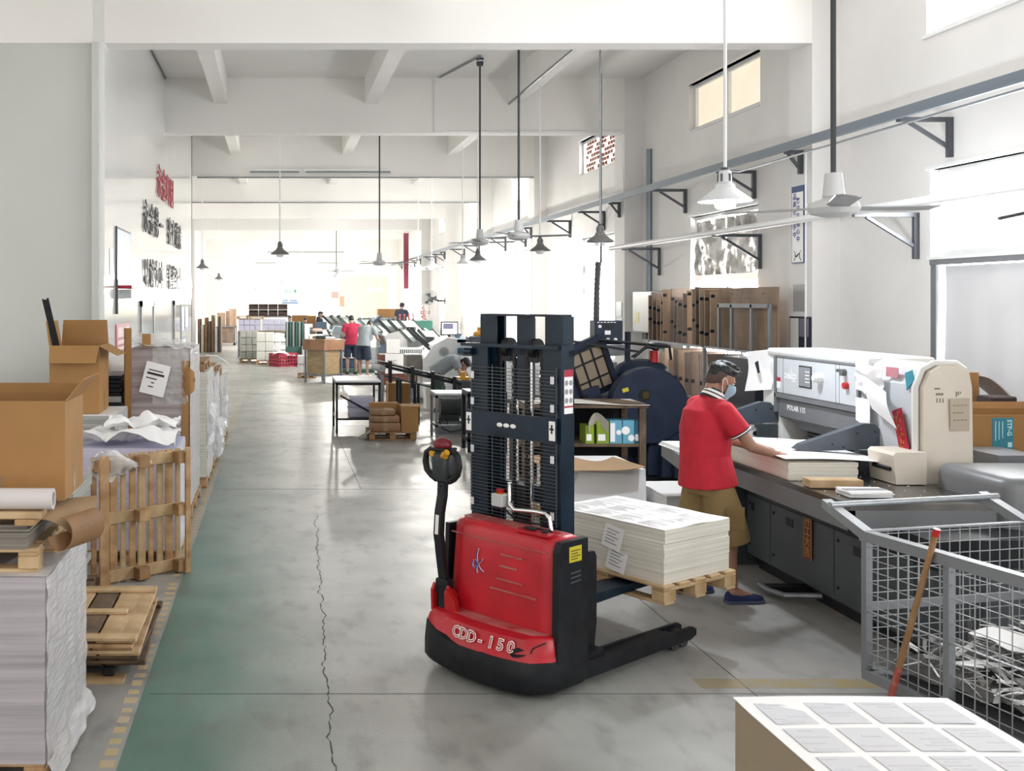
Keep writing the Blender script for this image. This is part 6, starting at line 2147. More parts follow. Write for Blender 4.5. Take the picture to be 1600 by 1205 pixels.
def person(label, loc, rotz, J, cols, vox=0.012, hands=False, mask=False, hairstyle='short', cap=False, shoes=None, lower=True, collar=False, group=None, armband=True):
    """J: joints in (forward, left, up); one fused skin for the body, clothing and hair as children"""
    t = thing('person', label, 'person', loc, rotz, group)
    skin, shirt, pants, hair = cols
    D = dict(pel=(0, 0, .92), waist=(0, 0, 1.05), chest=(.01, 0, 1.24), shl=(.0, 0, 1.39), neck=(.02, 0, 1.45), head=(.05, 0, 1.58), pitch=5, yaw=0,
             sr=(0, -.19, 1.38), er=(.02, -.25, 1.12), wr=(.18, -.22, .98), sl=(0, .19, 1.38), el=(.02, .25, 1.12), wl=(.18, .22, .98),
             hr=(0, -.10, .90), kr=(.02, -.12, .49), ar=(0, -.12, .08), hl=(0, .10, .90), kl=(.02, .12, .49), al=(0, .12, .08),
             hd_r=(1, .25, -.1), hd_l=(1, -.25, -.1), hn=(0.1, 0, 1), hem=.0, shorts=True)
    D.update(J)
    P = {k: (V(v) if isinstance(v, tuple) else v) for k, v in D.items()}
    lat = (P['sl'] - P['sr']).normalized()
    latp = (P['hl'] - P['hr']).normalized()
    g = G()
    # trunk
    spine_loft(g, [(P['pel'] - V((0, 0, .06)), .095, .14), (P['pel'], .105, .155), (P['waist'], .095, .135), (P['chest'], .11, .16), (P['shl'], .085, .165), (P['shl'] * .4 + P['neck'] * .6, .06, .09), (P['neck'] + (P['head'] - P['neck']) * .3, .05, .055)], lat)
    g.rc(P['neck'] - V((0, 0, .03)), .062, P['neck'] * .35 + P['head'] * .65, .052, 14)
    for s in 'rl':
        a, b_, c = P['s' + s], P['e' + s], P['w' + s]
        g.rc(a, .053, a * .5 + b_ * .5, .047)
        g.rc(a * .5 + b_ * .5, .047, b_, .039)
        g.rc(b_, .040, b_ * .65 + c * .35, .038)
        g.rc(b_ * .65 + c * .35, .038, c, .026)
        if hands:
            hand(g, c, P['hd_' + s], P['hn'], lat * (1 if s == 'r' else -1), 0.35, 1.02)
        else:
            hd = P['hd_' + s].normalized()
            g.rc(c, .027, c + hd * .09, .03, 8)
            for off in (-.022, -.007, .008, .022):
                g.rc(c + hd * .08 + lat * off, .010, c + hd * (.15 - abs(off)) + lat * off - V((0, 0, .02)), .008, 6)
            g.rc(c + hd * .03, .013, c + hd * .08 + lat * (.045 if s == 'r' else -.045), .010, 6)
        h, k, an = P['h' + s], P['k' + s], P['a' + s]
        if lower:
            g.rc(h, .085, h * .5 + k * .5, .072)
            g.rc(h * .5 + k * .5, .072, k, .054)
            cf = k * .68 + an * .32 + V((-.015, 0, 0))
            g.rc(k, .052, cf, .052)
            g.rc(cf, .052, an + V((0, 0, .03)), .035)
            g.rc(an, .036, an + V((.13, 0, -.045)), .03)
    # head
    Rh = (Matrix.Rotation(R_(P['yaw']), 3, 'Z') @ Matrix.Rotation(R_(P['pitch']), 3, 'Y'))
    hc = P['head']

    def H(x, y, z):
        return hc + Rh @ V((x, y, z))
    g.sph(H(-.008, 0, .025), (.098, .076, .092), Rh, 20, 14)
    g.sph(H(.025, 0, -.045), (.068, .060, .075), Rh, 18, 12)
    g.sph(H(.055, 0, -.095), (.030, .034, .024), Rh, 12, 8)
    g.rc(H(.088, 0, .012), .010, H(.108, 0, -.028), .014, 10)
    g.sph(H(.10, .014, -.032), (.010, .010, .008), Rh)
    g.sph(H(.10, -.014, -.032), (.010, .010, .008), Rh)
    g.sph(H(.085, 0, -.066), (.012, .024, .008), Rh)
    for s in (-1, 1):
        g.sph(H(.072, s * .032, .024), (.018, .024, .010), Rh)
        g.sph(H(.055, s * .045, -.025), (.028, .022, .022), Rh)
        g.sph(H(-.008, s * .078, -.005), (.020, .010, .033), Rh @ Matrix.Rotation(R_(-12), 3, 'Y'))
        g.sph(H(.004, s * .076, -.028), (.010, .008, .010), Rh)
    g.rc(H(-.035, 0, -.03), .055, P['neck'] + V((-.01, 0, 0)), .060, 14)
    obj('body', remeshed(g, vox, 3, skin), None, t)
    # eyes
    for s in (-1, 1):
        g = G()
        g.sph(H(.078, s * .031, .008), (.010, .013, .008), Rh, 10, 8)
        g.sph(H(.085, s * .031, .008), (.005, .006, .006), Rh, 8, 6, m=1)
        obj('eye', g, [WPAINT, KPAINT], t, smooth=60)
    # hair
    g = G()
    if cap:
        g.sph(H(-.01, 0, .05), (.106, .086, .078), Rh, 20, 12)
        g.sph(H(.085, 0, .04), (.06, .06, .012), Rh, 14, 8)
        g.sph(H(-.05, 0, -.0), (.066, .078, .07), Rh, 16, 10)
        obj('cap', remeshed(g, max(.007, vox * .8), 2, hair), None, t)
    else:
        g.sph(H(-.016, 0, .066), (.102, .077, .068), Rh, 22, 14)
        g.sph(H(.045, 0, .088), (.052, .060, .036), Rh, 16, 10)
        g.sph(H(-.066, 0, .035), (.048, .068, .055), Rh, 16, 10)
        if hairstyle != 'tousled':
            g.sph(H(-.060, 0, .012), (.058, .074, .070), Rh, 16, 10)
        if hairstyle == 'tousled':
            rr = random.Random(2)
            for k in range(60):
                a, e = rr.uniform(-math.pi, math.pi), rr.uniform(.25, 1.4)
                p = V((math.cos(a) * math.cos(e) * .098 - .006, math.sin(a) * math.cos(e) * .076, math.sin(e) * .082 + .056))
                q = p + V((.022, rr.uniform(-.014, .014), .008))
                g.rc(hc + Rh @ p, .015, hc + Rh @ q, .008, 6)
        if hairstyle == 'tousled':
            gf = G()
            gf.sph(H(-.026, 0, .026), (.0865, .0785, .083), Rh, 22, 14)
            gf.sph(H(-.060, 0, -.005), (.050, .066, .060), Rh, 16, 10)
            obj('cropped_hair', remeshed(gf, .006, 1, mat('cropped_hair', (.12, .075, .06), .7)), None, t)
        obj('hair', remeshed(g, max(.0055, vox * .7), 1 if hairstyle == 'tousled' else 2, hair), None, t)
    # shirt
    g = G()
    pel = P['pel']
    low = pel + (pel - P['waist']).normalized() * (.075 + P['hem'])
    fat = P.get('fat', 1.0)
    spine_loft(g, [(low, .162 * fat, .212), (pel, .152 * fat, .200), (P['waist'], .138 * fat, .170), (P['chest'], .142 * fat, .186), (P['shl'] * .75 + P['chest'] * .25, .122 * fat, .192), (P['shl'] * .55 + P['neck'] * .45, .092, .135), (P['neck'] * .92 + P['head'] * .08, .068, .072)], lat)
    for s in 'rl':
        a, b_ = P['s' + s], P['e' + s]
        inn = a * .72 + P['shl'] * .28
        g.rc(inn, .082, a, .074)
        g.cyl(a, a + (b_ - a) * .62, .074, .076, 18)
        g.sph(a, .075)
    if vox < .008:   # folds and creases of a loose shirt
        pass
    SH = obj('shirt', remeshed(g, max(.007, vox * .9), 4, shirt), None, t)
    if collar:
        g = G()
        ax = (P['head'] - P['neck']).normalized()
        base = P['neck'] * .93 + P['head'] * .07
        for k, (zz, m, r) in enumerate(((-.012, 1, .086), (.006, 0, .082), (.022, 1, .079), (.034, 0, .077), (.046, 1, .074))):
            c = base + ax * zz
            ringp = ering(c, ax, lat, r * 1.02, r, 26)
            nxt = ering(c + ax * .018, ax, lat, r * .98, r * .96, 26)
            n = len(ringp)
            g.add(ringp + nxt, [(i, (i + 1) % n, n + (i + 1) % n, n + i) for i in range(n)], m)
        obj('collar', g, [WPAINT, KPAINT], SH, smooth=60)
        for s in 'rl':
            a, b_ = P['s' + s], P['e' + s]
            g = G()
            d = (b_ - a)
            for k, (fr, m) in enumerate(((.56, 1), (.585, 0), (.61, 1))):
                g.cyl(a + d * fr, a + d * (fr + .024), .0785, .0785, 20, m)
            obj('cuff', g, [WPAINT, KPAINT], SH, smooth=40)
    # shorts or trousers
    g = G()
    spine_loft(g, [(P['pel'] - V((0, 0, .13)), .125, .17), (P['pel'] - V((0, 0, .06)), .135, .178), (P['pel'] + V((0, 0, .05)), .122, .165)], latp)
    for s in 'rl':
        h, k, an = P['h' + s], P['k' + s], P['a' + s]
        if P['shorts']:
            e = k * .93 + an * .07 if P['shorts'] is not True else k * 1.0
            wid = P.get('legw', .10)
            g.cyl(h - V((0, 0, .0)), h * .45 + e * .55, .100, wid + .002, 20)
            g.cyl(h * .47 + e * .53, e, wid + .002, wid + .006, 20)
            g.sph(h, .098)
        elif lower:
            g.rc(h, .11, k, .078)
            g.cyl(k, an + V((0, 0, .02)), .078, .065, 18)
            g.sph(k, .078)
    if lower:
        SHO = obj('shorts' if P['shorts'] else 'trousers', remeshed(g, max(.009, vox), 4, pants), None, t)
    # shoes
    if lower and shoes:
        for s in 'rl':
            an = P['a' + s]
            dz = an.z
            g = G()
            c = V((an.x + .055, an.y, 0))
            rings = []
            for x, w, h0 in ((-.105, .026, .06), (-.09, .034, .075), (-.04, .037, .085), (.02, .040, .075), (.07, .046, .055), (.12, .046, .045), (.155, .034, .035), (.17, .016, .025)):
                rings.append([V((c.x + x, c.y + w * math.cos(a_) , max(dz - .08, 0) + .012 + h0 * max(0, math.sin(a_)) * 0.95 - 0.006 * (math.sin(a_) < 0))) for a_ in [2 * math.pi * i / 16 for i in range(16)]])
            g.loft(rings)
            o = obj('shoe', g, shoes, t, smooth=70)
            g = G()
            rings = []
            for z, k_ in ((0.0, 1.06), (.018, 1.04)):
                rings.append([V((c.x + x * 1.03, c.y + w * k_ * sgn, max(dz - .08, 0) + z)) for sgn, seq in ((1, ((-.108, .024), (-.09, .036), (0, .040), (.07, .047), (.12, .047), (.155, .035), (.172, .014))), (-1, ((.172, .014), (.155, .035), (.12, .047), (.07, .047), (0, .040), (-.09, .036), (-.108, .024)))) for x, w in seq])
            g.loft(rings)
            obj('sole', g, mat('shoe_sole', (0.10, 0.12, 0.22), 0.7), o, smooth=30)
    if mask:
        g = G()

        def mf(u, v):
            a = R_(-82 + 164 * u)
            z = .0 - .115 * v
            r = .094 + .012 * math.sin(v * math.pi) - .018 * v
            bulge = .020 * math.cos(a) ** 4 * math.sin(min(1, v * 1.25 + .1) * math.pi)
            return H(.020 + (r + bulge) * math.cos(a) * .92, (r - .012) * math.sin(a) * .86, z - .012 + .012 * math.cos(a) + 0.002 * math.sin(v * 18))
        g.grid(mf, 26, 16, .002)
        MK = obj('mask', g, MASK, t, smooth=60)
        g = G()
        for s in (-1, 1):
            g.tube([H(.025, s * .074, -.015), H(.0, s * .084, .012), H(-.020, s * .088, .022), H(-.026, s * .086, .0), H(-.012, s * .084, -.04), H(.02, s * .070, -.10)], .0022, 5)
        obj('ear_loop', g, WPAINT, MK)
    return t


# ---- the operator in the red polo
OP = person('person in a red polo, khaki shorts and face mask drawing a sheet onto the cutter', (3.08, 7.36, 0), R_(6),
            dict(pel=(.01, 0, .89), waist=(-.005, 0, 1.04), chest=(.0, 0, 1.22), shl=(.015, 0, 1.375), neck=(.045, 0, 1.43), head=(.115, 0, 1.565), pitch=24, yaw=-4,
                 sr=(.035, -.19, 1.365), er=(.20, -.25, 1.125), wr=(.43, -.17, 1.055), sl=(.035, .19, 1.365), el=(.21, .24, 1.13), wl=(.44, .14, 1.07),
                 hd_r=(1, .18, -.10), hd_l=(1, -.25, -.06), hn=(0.08, -0.25, 1), fat=1.2,
                 hr=(.03, -.095, .86), kr=(.125, -.115, .45), ar=(.13, -.13, .085), hl=(0, .095, .86), kl=(.01, .13, .46), al=(-.09, .15, .085), hem=-0.005, shorts='long', legw=.128),
            (SKIN, POLO, KHAKI, HAIR), 0.0048, True, True, 'tousled', False, SHOE, True, True)
# pockets on the shorts
for ch in OP.children:
    if ch.name.startswith('shorts'):
        g = G()
        g.grid(lambda u, v: (0.02 + 0.13 * u, -0.246 + 0.012 * math.cos((u - .5) * 3), 0.70 - 0.16 * v), 8, 8, 0.006)
        obj('pocket', g, KHAKI, ch, smooth=50)

# ---- people among the machines
person('person in a grey-blue T-shirt and navy shorts seen from behind at the binding machines', (2.38, 28.2, 0), R_(52),
       dict(pel=(0, 0, .93), waist=(.02, 0, 1.08), chest=(.10, 0, 1.24), shl=(.17, 0, 1.36), neck=(.22, 0, 1.38), head=(.33, 0, 1.43), pitch=40, sr=(.17, -.21, 1.34), sl=(.17, .21, 1.34),
            er=(.28, -.27, 1.08), wr=(.48, -.2, 1.02), el=(.28, .27, 1.08), wl=(.48, .2, 1.02), fat=1.15, legw=.11),
       (SKINP, GREYS, JEAN, HAIR), .014, shoes=WPAINT)
person('person in a red T-shirt and dark shorts standing beyond the grey-blue one', (2.14, 29.4, 0), R_(95),
       dict(neck=(.04, 0, 1.44), head=(.09, 0, 1.56), pitch=25, er=(.08, -.26, 1.10), wr=(.26, -.2, 1.0), fat=1.05), (SKINP, REDS, JEAN, HAIR), .014, shoes=BLACK)
person('person in a grey T-shirt bending over the conveyor table', (3.06, 19.6, 0), R_(-12),
       dict(pel=(0, 0, .78), waist=(.12, 0, .87), chest=(.26, 0, .96), shl=(.37, 0, .99), neck=(.43, -.02, .975), head=(.52, -.05, .92), pitch=62, yaw=-30, sr=(.36, -.19, .96), sl=(.36, .19, .97),
            er=(.45, -.26, .76), wr=(.55, -.20, .62), el=(.5, .25, .78), wl=(.6, .18, .64), hr=(0, -.1, .74), hl=(0, .1, .74), kr=(.06, -.12, .42), kl=(.06, .12, .42)),
       (SKINP, GREYS, mat('green_trousers', (0.06, 0.11, 0.09), 0.85), HAIR), .012, cap=False, shoes=BLACK)
person('person in a navy T-shirt and cap standing by the far window wall', (4.40, 36.2, 0.34), R_(50),
       dict(er=(.1, -.26, 1.12), wr=(.30, -.15, 1.1), head=(.06, 0, 1.58), pitch=12), (SKINP, DARKS, JEAN, mat('dark_cap', (0.03, 0.035, 0.06), 0.8)), .015, cap=True, shoes=BLACK)
person('person in a dark top standing behind the far desk with the navy case', (1.74, 42.0, 0), R_(-20), dict(head=(.05, 0, 1.52), neck=(.02, 0, 1.40), pitch=8), (SKINP, DARKS, JEAN, HAIR), .017, shoes=BLACK)
for k, (x, y, z, lab) in enumerate(((.50, 41.2, -.22, 'person seated behind the green machine, dark hair just showing'), (1.12, 41.6, -.30, 'person seated beside the brown cartons at the back, hair just showing'))):
    person(lab, (x, y, z), R_(-80), dict(hr=(0, -.1, .86), hl=(0, .1, .86), kr=(.36, -.12, .80), kl=(.36, .12, .80), ar=(.36, -.12, .40), al=(.36, .12, .40)), (SKINP, [DARKS, REDS][k], JEAN, HAIR), .018, shoes=BLACK)
for (x, y, k) in ((.50, 41.2, 0), (1.12, 41.6, 1)):
    t = thing('stool', 'plain stool under the seated person %s at the back' % ['behind the green machine', 'beside the brown cartons'][k], 'stool', (x, y, 0))
    obj('seat', G().bx(-.18, .18, -.18, .18, .42 - .1 * k, .45 - .1 * k), WOODD, t, smooth=0)
    for sx in (-.14, .14):
        for sy in (-.14, .14):
            obj('leg', G().bx(sx - .02, sx + .02, sy - .02, sy + .02, 0, .42 - .1 * k), STEEL, t, smooth=0)
g = G().bx(3.9, 5.0, 35.7, 36.8, 0, 0.34)
tag(obj('step_platform', g, MACHG, smooth=0), 'low grey platform under the person in the navy T-shirt', 'platform')

# ============================================================ WASTE CAGE
ax = V((0.215, -0.977, 0))      # along the long side, towards the camera
sx_ = V((0.977, 0.215, 0))      # across
CG = thing('cage_trolley', 'grey wire cage trolley heaped with paper offcuts beside the cutter', 'cage trolley', (3.13, 5.42, 0), math.atan2(sx_.y, sx_.x))
# local: x across (to the wall side), y = -ax (away from camera)
WC, LC, Z0, Z1 = 1.05, 1.6, 0.19, 0.92
for (x, y) in ((0, 0), (WC, 0), (0, -0.51), (WC, -0.51), (0, -1.05), (WC, -1.05), (0, -LC), (WC, -LC)):
    obj('post', G().bx(x - 0.018, x + 0.022, y - 0.004, y + 0.03, Z0 - 0.02, Z1), STEEL if x else mat('cage_grey', (0.36, 0.385, 0.41), 0.45, metal=0.3), CG, smooth=0)
CGM = MATS['cage_grey']
g = G()
for x in (0, WC):
    g.bx(x - 0.03, x + 0.03, -LC, 0.03, Z1 - 0.005, Z1 + 0.004)
    g.bx(x - 0.032, x - 0.026, -LC, 0.03, Z1 - 0.05, Z1)
for y in (0.02, -LC):
    g.bx(0, WC, y - 0.015, y + 0.015, Z1 - 0.005, Z1 + 0.004)
g.bx(-0.02, WC, 0.0, 0.012, 0.50, 0.545)
g.bx(-0.02, 0.0, -LC, 0.0, 0.50, 0.505)
obj('top_rail', g, CGM, CG, smooth=0)
g = G()
for x in (0, WC):
    g.bx(x - 0.025, x + 0.025, -LC, 0.02, Z0 - 0.05, Z0)
for y in (0, -LC):
    g.bx(0, WC, y - 0.02, y + 0.02, Z0 - 0.05, Z0)
g.bx(0, WC, -LC, 0, Z0 - 0.012, Z0)
obj('base_frame', g, CGM, CG, smooth=0)
WIRE = mat('cage_wire', (0.54, 0.57, 0.59), 0.4, metal=0.2)


def mesh_panel(p0, dx, L, nm):
    g = G()
    p0, dx = V(p0), V(dx).normalized()
    n = int(L / 0.062)
    for i in range(n + 1):
        p = p0 + dx * (L * i / n)
        g.cyl(p + V((0, 0, Z0)), p + V((0, 0, Z1)), 0.0028, n=4, caps=False)
    for k in range(12):
        z = Z0 + 0.03 + k * 0.062
        g.cyl(p0 + V((0, 0, z)), p0 + dx * L + V((0, 0, z)), 0.0028, n=4, caps=False)
    return obj(nm, g, WIRE, CG, smooth=0)


mesh_panel((0, 0, 0), (0, -1, 0), LC, 'side_mesh')
mesh_panel((WC, 0, 0), (0, -1, 0), LC, 'side_mesh')
mesh_panel((0, 0.01, 0), (1, 0, 0), WC, 'end_mesh')
g = G()
g.tube([(-0.03, 0.24, 1.015), (WC + 0.05, 0.25, 1.015)], 0.018, 12)
obj('push_handle', g, GALV, CG)
for x in (0.0, WC):
    g = G()
    g.prism([(x - 0.03, 0.0, Z1 - 0.0), (x - 0.03, 0.30, 1.03), (x - 0.03, 0.30, 0.99), (x - 0.03, 0.0, Z1 - 0.05)], (0.004, 0, 0))
    g.prism([(x - 0.03, 0.0, Z1), (x + 0.03, 0.0, Z1), (x + 0.03, 0.30, 1.03), (x - 0.03, 0.30, 1.03)], (0, 0, 0.006))
    obj('handle_arm', g, CGM, CG, smooth=0)
for (x, y) in ((0.10, -0.12), (WC - 0.08, -0.12), (0.10, -LC + 0.1), (WC - 0.08, -LC + 0.1)):
    c = obj('caster', G().bx(x - 0.03, x + 0.03, y - 0.03, y + 0.03, 0.10, 0.14).bx(x - 0.03, x - 0.022, y - 0.04, y + 0.04, 0.04, 0.12).bx(x + 0.022, x + 0.03, y - 0.04, y + 0.04, 0.04, 0.12), STEEL, CG, smooth=0)
    obj('wheel', G().cyl((x - 0.02, y, 0.058), (x + 0.02, y, 0.058), 0.058, n=20), mat('blue_wheel', (0.02, 0.14, 0.34), 0.4), c)
# offcuts: strips and torn sheets nobody could count
rr = random.Random(77)
g = G()
gm = [0, 1, 2]
g.grid(lambda u, v: (0.03 + 0.99 * u, -LC + 0.04 + (LC - 0.08) * v, 0.22 + 0.10 * abs(mnoise.noise(V((u * 4, v * 5, 1)))) + 0.10 * u + 0.04 * math.sin(v * 3)), 30, 40, 0, 2)
for k in range(420):
    x, y = rr.uniform(0.06, WC - 0.06), rr.uniform(-LC + 0.06, -0.06)
    z = 0.26 + rr.uniform(0, 0.10) + 0.10 * x
    L, w = rr.uniform(0.05, 0.20), rr.uniform(0.006, 0.03)
    g.box((x, y, z), (L, w, 0.0015), Euler((rr.uniform(-.7, .7), rr.uniform(-.5, .5), rr.uniform(0, 6.3))), 0, rr.choice((0, 0, 0, 1, 1, 2)))
obj_ = obj('paper_offcuts', g, [PAPER, mat('grey_offcut', (0.42, 0.42, 0.40), 0.7), mat('dark_offcut', (0.13, 0.125, 0.115), 0.8)], None, smooth=0)
obj_.location, obj_.rotation_euler = CG.location, CG.rotation_euler
tag(obj_, 'heap of white and grey paper offcuts filling the bottom of the wire cage trolley', 'paper offcuts', None, 'stuff')
for k, (cx_, cy_, w, l, z, s) in enumerate(((0.62, -0.55, 0.30, 0.5, 0.40, 1), (0.70, -0.95, 0.28, 0.45, 0.38, 2), (0.45, -0.45, 0.2, 0.3, 0.35, 3))):
    g = G()
    g.grid(lambda u, v: (cx_ - w + 2 * w * u, cy_ - l / 2 + l * v, z + 0.07 * math.sin(u * 3 + s) + 0.07 * mnoise.noise(V((u * 3, v * 3, s * 4)))), 16, 16, 0.003)
    o = obj('scrap_sheet', g, PAPER, None, CG.location, CG.rotation_euler.z, smooth=60)
    tag(o, ['largest curled white scrap sheet lying in the cage trolley', 'curled white scrap sheet towards the near end of the cage trolley', 'small curled scrap sheet by the corner post in the cage trolley'][k], 'scrap sheet', 'scrap sheets in the cage')
# broom handle leaning on the cage
BH = thing('broom_handle', 'orange wooden pole with red ends leaning against the cage trolley', 'pole', (3.075, 5.19, 0.0))
top = V((0.115, -0.24, 1.04))
obj('pole', G().cyl(top * 0.30, top * 0.97, 0.015, 0.0135, 12), WOODO, BH)
obj('red_grip', G().cyl(top * 0.0, top * 0.30, 0.016, 0.016, 12), mat('red_wrap', (0.55, 0.03, 0.03), 0.5, col2=(0.62, 0.22, 0.16), var=0.1, vscale=30), BH)
obj('red_tip', G().cyl(top * 0.965, top, 0.0165, 0.0165, 12), REDB, BH)
# ============================================================ MIDDLE AND BACK OF THE HALL
def frame_table(name, label, x, y, w, d, h, top_m, leg_m, lt=0.035, shelf=None, rotz=0, rail=None, group=None):
    t = thing(name, label, 'table', (x, y, 0), rotz, group)
    obj('table_top', G().bx(-w / 2, w / 2, -d / 2, d / 2, h - 0.03, h), top_m, t, smooth=0)
    obj('apron', G().bx(-w / 2, w / 2, -d / 2, -d / 2 + lt, h - 0.075, h - 0.03).bx(-w / 2, w / 2, d / 2 - lt, d / 2, h - 0.075, h - 0.03).bx(-w / 2, -w / 2 + lt, -d / 2, d / 2, h - 0.075, h - 0.03).bx(w / 2 - lt, w / 2, -d / 2, d / 2, h - 0.075, h - 0.03), leg_m, t, smooth=0)
    for sx in (-1, 1):
        for sy in (-1, 1):
            obj('leg', G().bx(sx * w / 2 - (lt if sx > 0 else 0), sx * w / 2 + (lt if sx < 0 else 0), sy * d / 2 - (lt if sy > 0 else 0), sy * d / 2 + (lt if sy < 0 else 0), 0, h - 0.075), leg_m, t, smooth=0)
    if shelf:
        obj('shelf', G().bx(-w / 2, w / 2, -d / 2, d / 2, shelf - 0.03, shelf), leg_m, t, smooth=0)
    if rail:
        obj('rail', G().bx(-w / 2, w / 2, -d / 2, -d / 2 + lt, rail, rail + lt).bx(-w / 2, -w / 2 + lt, -d / 2, d / 2, rail, rail + lt), leg_m, t, smooth=0)
    return t


# black framed table with a shelf
frame_table('work_table', 'white-topped table on a black frame with a low shelf, at the aisle edge', 1.30, 16.9, 0.72, 1.0, 0.85, MACHW, BLACKM, 0.035, 0.245)
stack('paper_bundle', 'lilac paper bundle on the low shelf of the black framed table', 'paper bundle', 1.18, 1.55, 16.6, 17.0, 0.246, 0.56, LAV, 7, 81, 0.03)
tag(obj('bar', G().bar((1.02, 16.5, 0.60), (1.62, 16.48, 0.27), 0.05, 0.03), BLACKM, smooth=0), 'black bar propped slantwise on the low shelf of the black framed table', 'bar')
# pallet with kraft parcels and a box
pallet('low pallet under the brown parcels in the aisle', 1.76, 15.9, 0, 0.72, 0.62, 0.13, m=WOODO)
for k, (x, z, w, h, d, lab) in enumerate(((1.66, .13, .46, .14, .40, 'bottom kraft parcel on the aisle pallet'), (1.65, .272, .44, .10, .40, 'middle kraft parcel on the aisle pallet'), (1.62, .374, .36, .09, .36, 'top kraft parcel on the aisle pallet'))):
    t = thing('kraft_parcel', lab, 'parcel', (x, 15.8, z), R_(k * 2 - 2), 'kraft parcels on the aisle pallet')
    obj('wrapping', G().box((0, 0, h / 2), (w, d, h), None, 0.02, 0, 2), KRAFTP, t, smooth=50)
    obj('tape', G().bx(-0.03, 0.03, -d / 2 - 0.001, d / 2 + 0.001, 0.012, h + 0.001), TAPE, t, smooth=0)
carton('closed brown carton beside the kraft parcels on the aisle pallet', 1.90, 2.16, 15.65, 16.05, 0.13, 0.51, {'X': (70, 0.05)}, closed=True)
stack('kraft_board', 'flattened brown carton behind the kraft parcels on the aisle pallet', 'flattened carton', 1.46, 1.9, 16.02, 16.2, 0.13, 0.53, KRAFT, 3, 83, 0.01)
rag('torn grey kraft flap beside the aisle pallet', 'kraft_scrap', 'wrapping paper', lambda u, v: (1.26 + 0.16 * u, 15.55 + 0.3 * v, 0.02 + 0.12 * u + 0.03 * math.sin(v * 6)), 8, 8, mat('grey_kraft', (0.42, 0.38, 0.33), 0.7))
# small side table and stand beside the mast
frame_table('side_table', 'small grey steel table with a white top beside the forklift mast', 2.68, 15.9, 0.52, 0.55, 0.72, MACHW, STEEL, 0.035, None, 0, 0.2)
t = thing('motor_unit', 'dark motor unit with a round belt cover behind the small grey table', 'motor', (2.82, 16.5, 0.0))
obj('motor', G().cyl((-0.2, 0, 0.42), (0.12, 0, 0.42), 0.15, n=18).bx(-0.2, 0.1, -0.1, 0.1, 0.2, 0.3), MACHD, t)
obj('belt_cover', G().cyl((0.14, 0, 0.45), (0.2, 0, 0.45), 0.23, n=24), MACHG, t)
obj('stand', G().bx(-0.25, 0.25, -0.15, 0.15, 0, 0.2), STEEL, t, smooth=0)
tag(obj('cable', G().tube([(2.5, 15.85, 0.3), (2.55, 15.8, 0.16), (2.68, 15.85, 0.1), (2.85, 15.9, 0.12), (2.95, 15.95, 0.3)], 0.012, 6).tube([(2.52, 15.95, 0.34), (2.56, 15.9, 0.24), (2.66, 15.95, 0.2), (2.62, 15.98, 0.33)], 0.01, 6), BLACK), 'black cables looping under the small grey table', 'cable')
frame_table('stand', 'tall black steel stand hidden partly behind the forklift mast', 2.95, 14.6, 0.55, 0.5, 0.86, MACHD, BLACKM, 0.05, None, 0, 0.15)

# inclined conveyor
CV_ = thing('conveyor', 'long inclined conveyor of black rails sloping down to the bending person', 'conveyor', (1.75, 17.7, 0))
A, B_ = V((0.0, 0, 0.97)), V((1.5, 0.3, 0.60))
d = (B_ - A)
nrm = V((0, 0, 1))
side = V((-0.2, 1, 0)).normalized()
for k, (off, zz, m_) in enumerate(((-0.22, 0.05, BLACKM), (0.22, 0.05, BLACKM), (-0.22, -0.12, MACHN), (0.22, -0.12, MACHN), (-0.05, 0.1, BLACKM))):
    obj('rail', G().bar(A + side * off + nrm * zz, B_ + side * off + nrm * zz, 0.03, 0.045 if k < 2 else 0.03), m_, CV_, smooth=0)
obj('belt', G().bar(A + nrm * 0.03, B_ + nrm * 0.03, 0.36, 0.015), GALV, CV_, smooth=0)
obj('guide_rods', G().cyl(A + side * -0.12 + nrm * 0.12, B_ + side * -0.12 + nrm * 0.12, 0.012).cyl(A + side * 0.1 + nrm * 0.12, B_ + side * 0.1 + nrm * 0.12, 0.012), CHROME, CV_)
for fr in (0.12, 0.38, 0.62, 0.88):
    p = A + d * fr
    obj('cross_clamp', G().bx(p.x - 0.025, p.x + 0.025, p.y - 0.27, p.y + 0.27, p.z + 0.06, p.z + 0.12).bx(p.x - 0.03, p.x + 0.03, p.y - 0.29, p.y - 0.22, p.z - 0.2, p.z + 0.17), BLACK, CV_, smooth=0)
for fr in (0.03, 0.24, 0.45, 0.8):
    p = A + d * fr
    for s in (-0.22, 0.22):
        obj('leg', G().bx(p.x - 0.025, p.x + 0.025, p.y + s - 0.025, p.y + s + 0.025, 0, p.z - 0.1), BLACKM if fr > 0.1 else STEEL, CV_, smooth=0)
p = B_
obj('end_gearbox', G().bx(p.x - 0.12, p.x + 0.22, p.y - 0.25, p.y + 0.25, p.z - 0.05, p.z + 0.14, 0.02).cyl((p.x, p.y - 0.27, p.z + 0.05), (p.x, p.y - 0.24, p.z + 0.05), 0.06, n=14), MACHD, CV_)
obj('beacon', G().cyl((p.x + 0.02, p.y, p.z + 0.14), (p.x + 0.02, p.y, p.z + 0.28), 0.06, 0.045, 14).bx(p.x - 0.1, p.x + 0.12, p.y - 0.12, p.y + 0.1, p.z + 0.14, p.z + 0.19), YELL, CV_)
obj('end_roller', G().cyl(A + side * -0.24, A + side * 0.24, 0.06, n=14), GALV, CV_)
carton('brown carton on the floor under the inclined conveyor', 2.02, 2.42, 18.6, 19.0, 0, 0.62, {}, closed=True)
stack('paper_pile', 'white paper pile standing on a low base beyond the conveyor', 'paper pile', 2.9, 3.3, 20.0, 20.4, 0.0, 0.5, PAPER, 4, 85, 0.02)

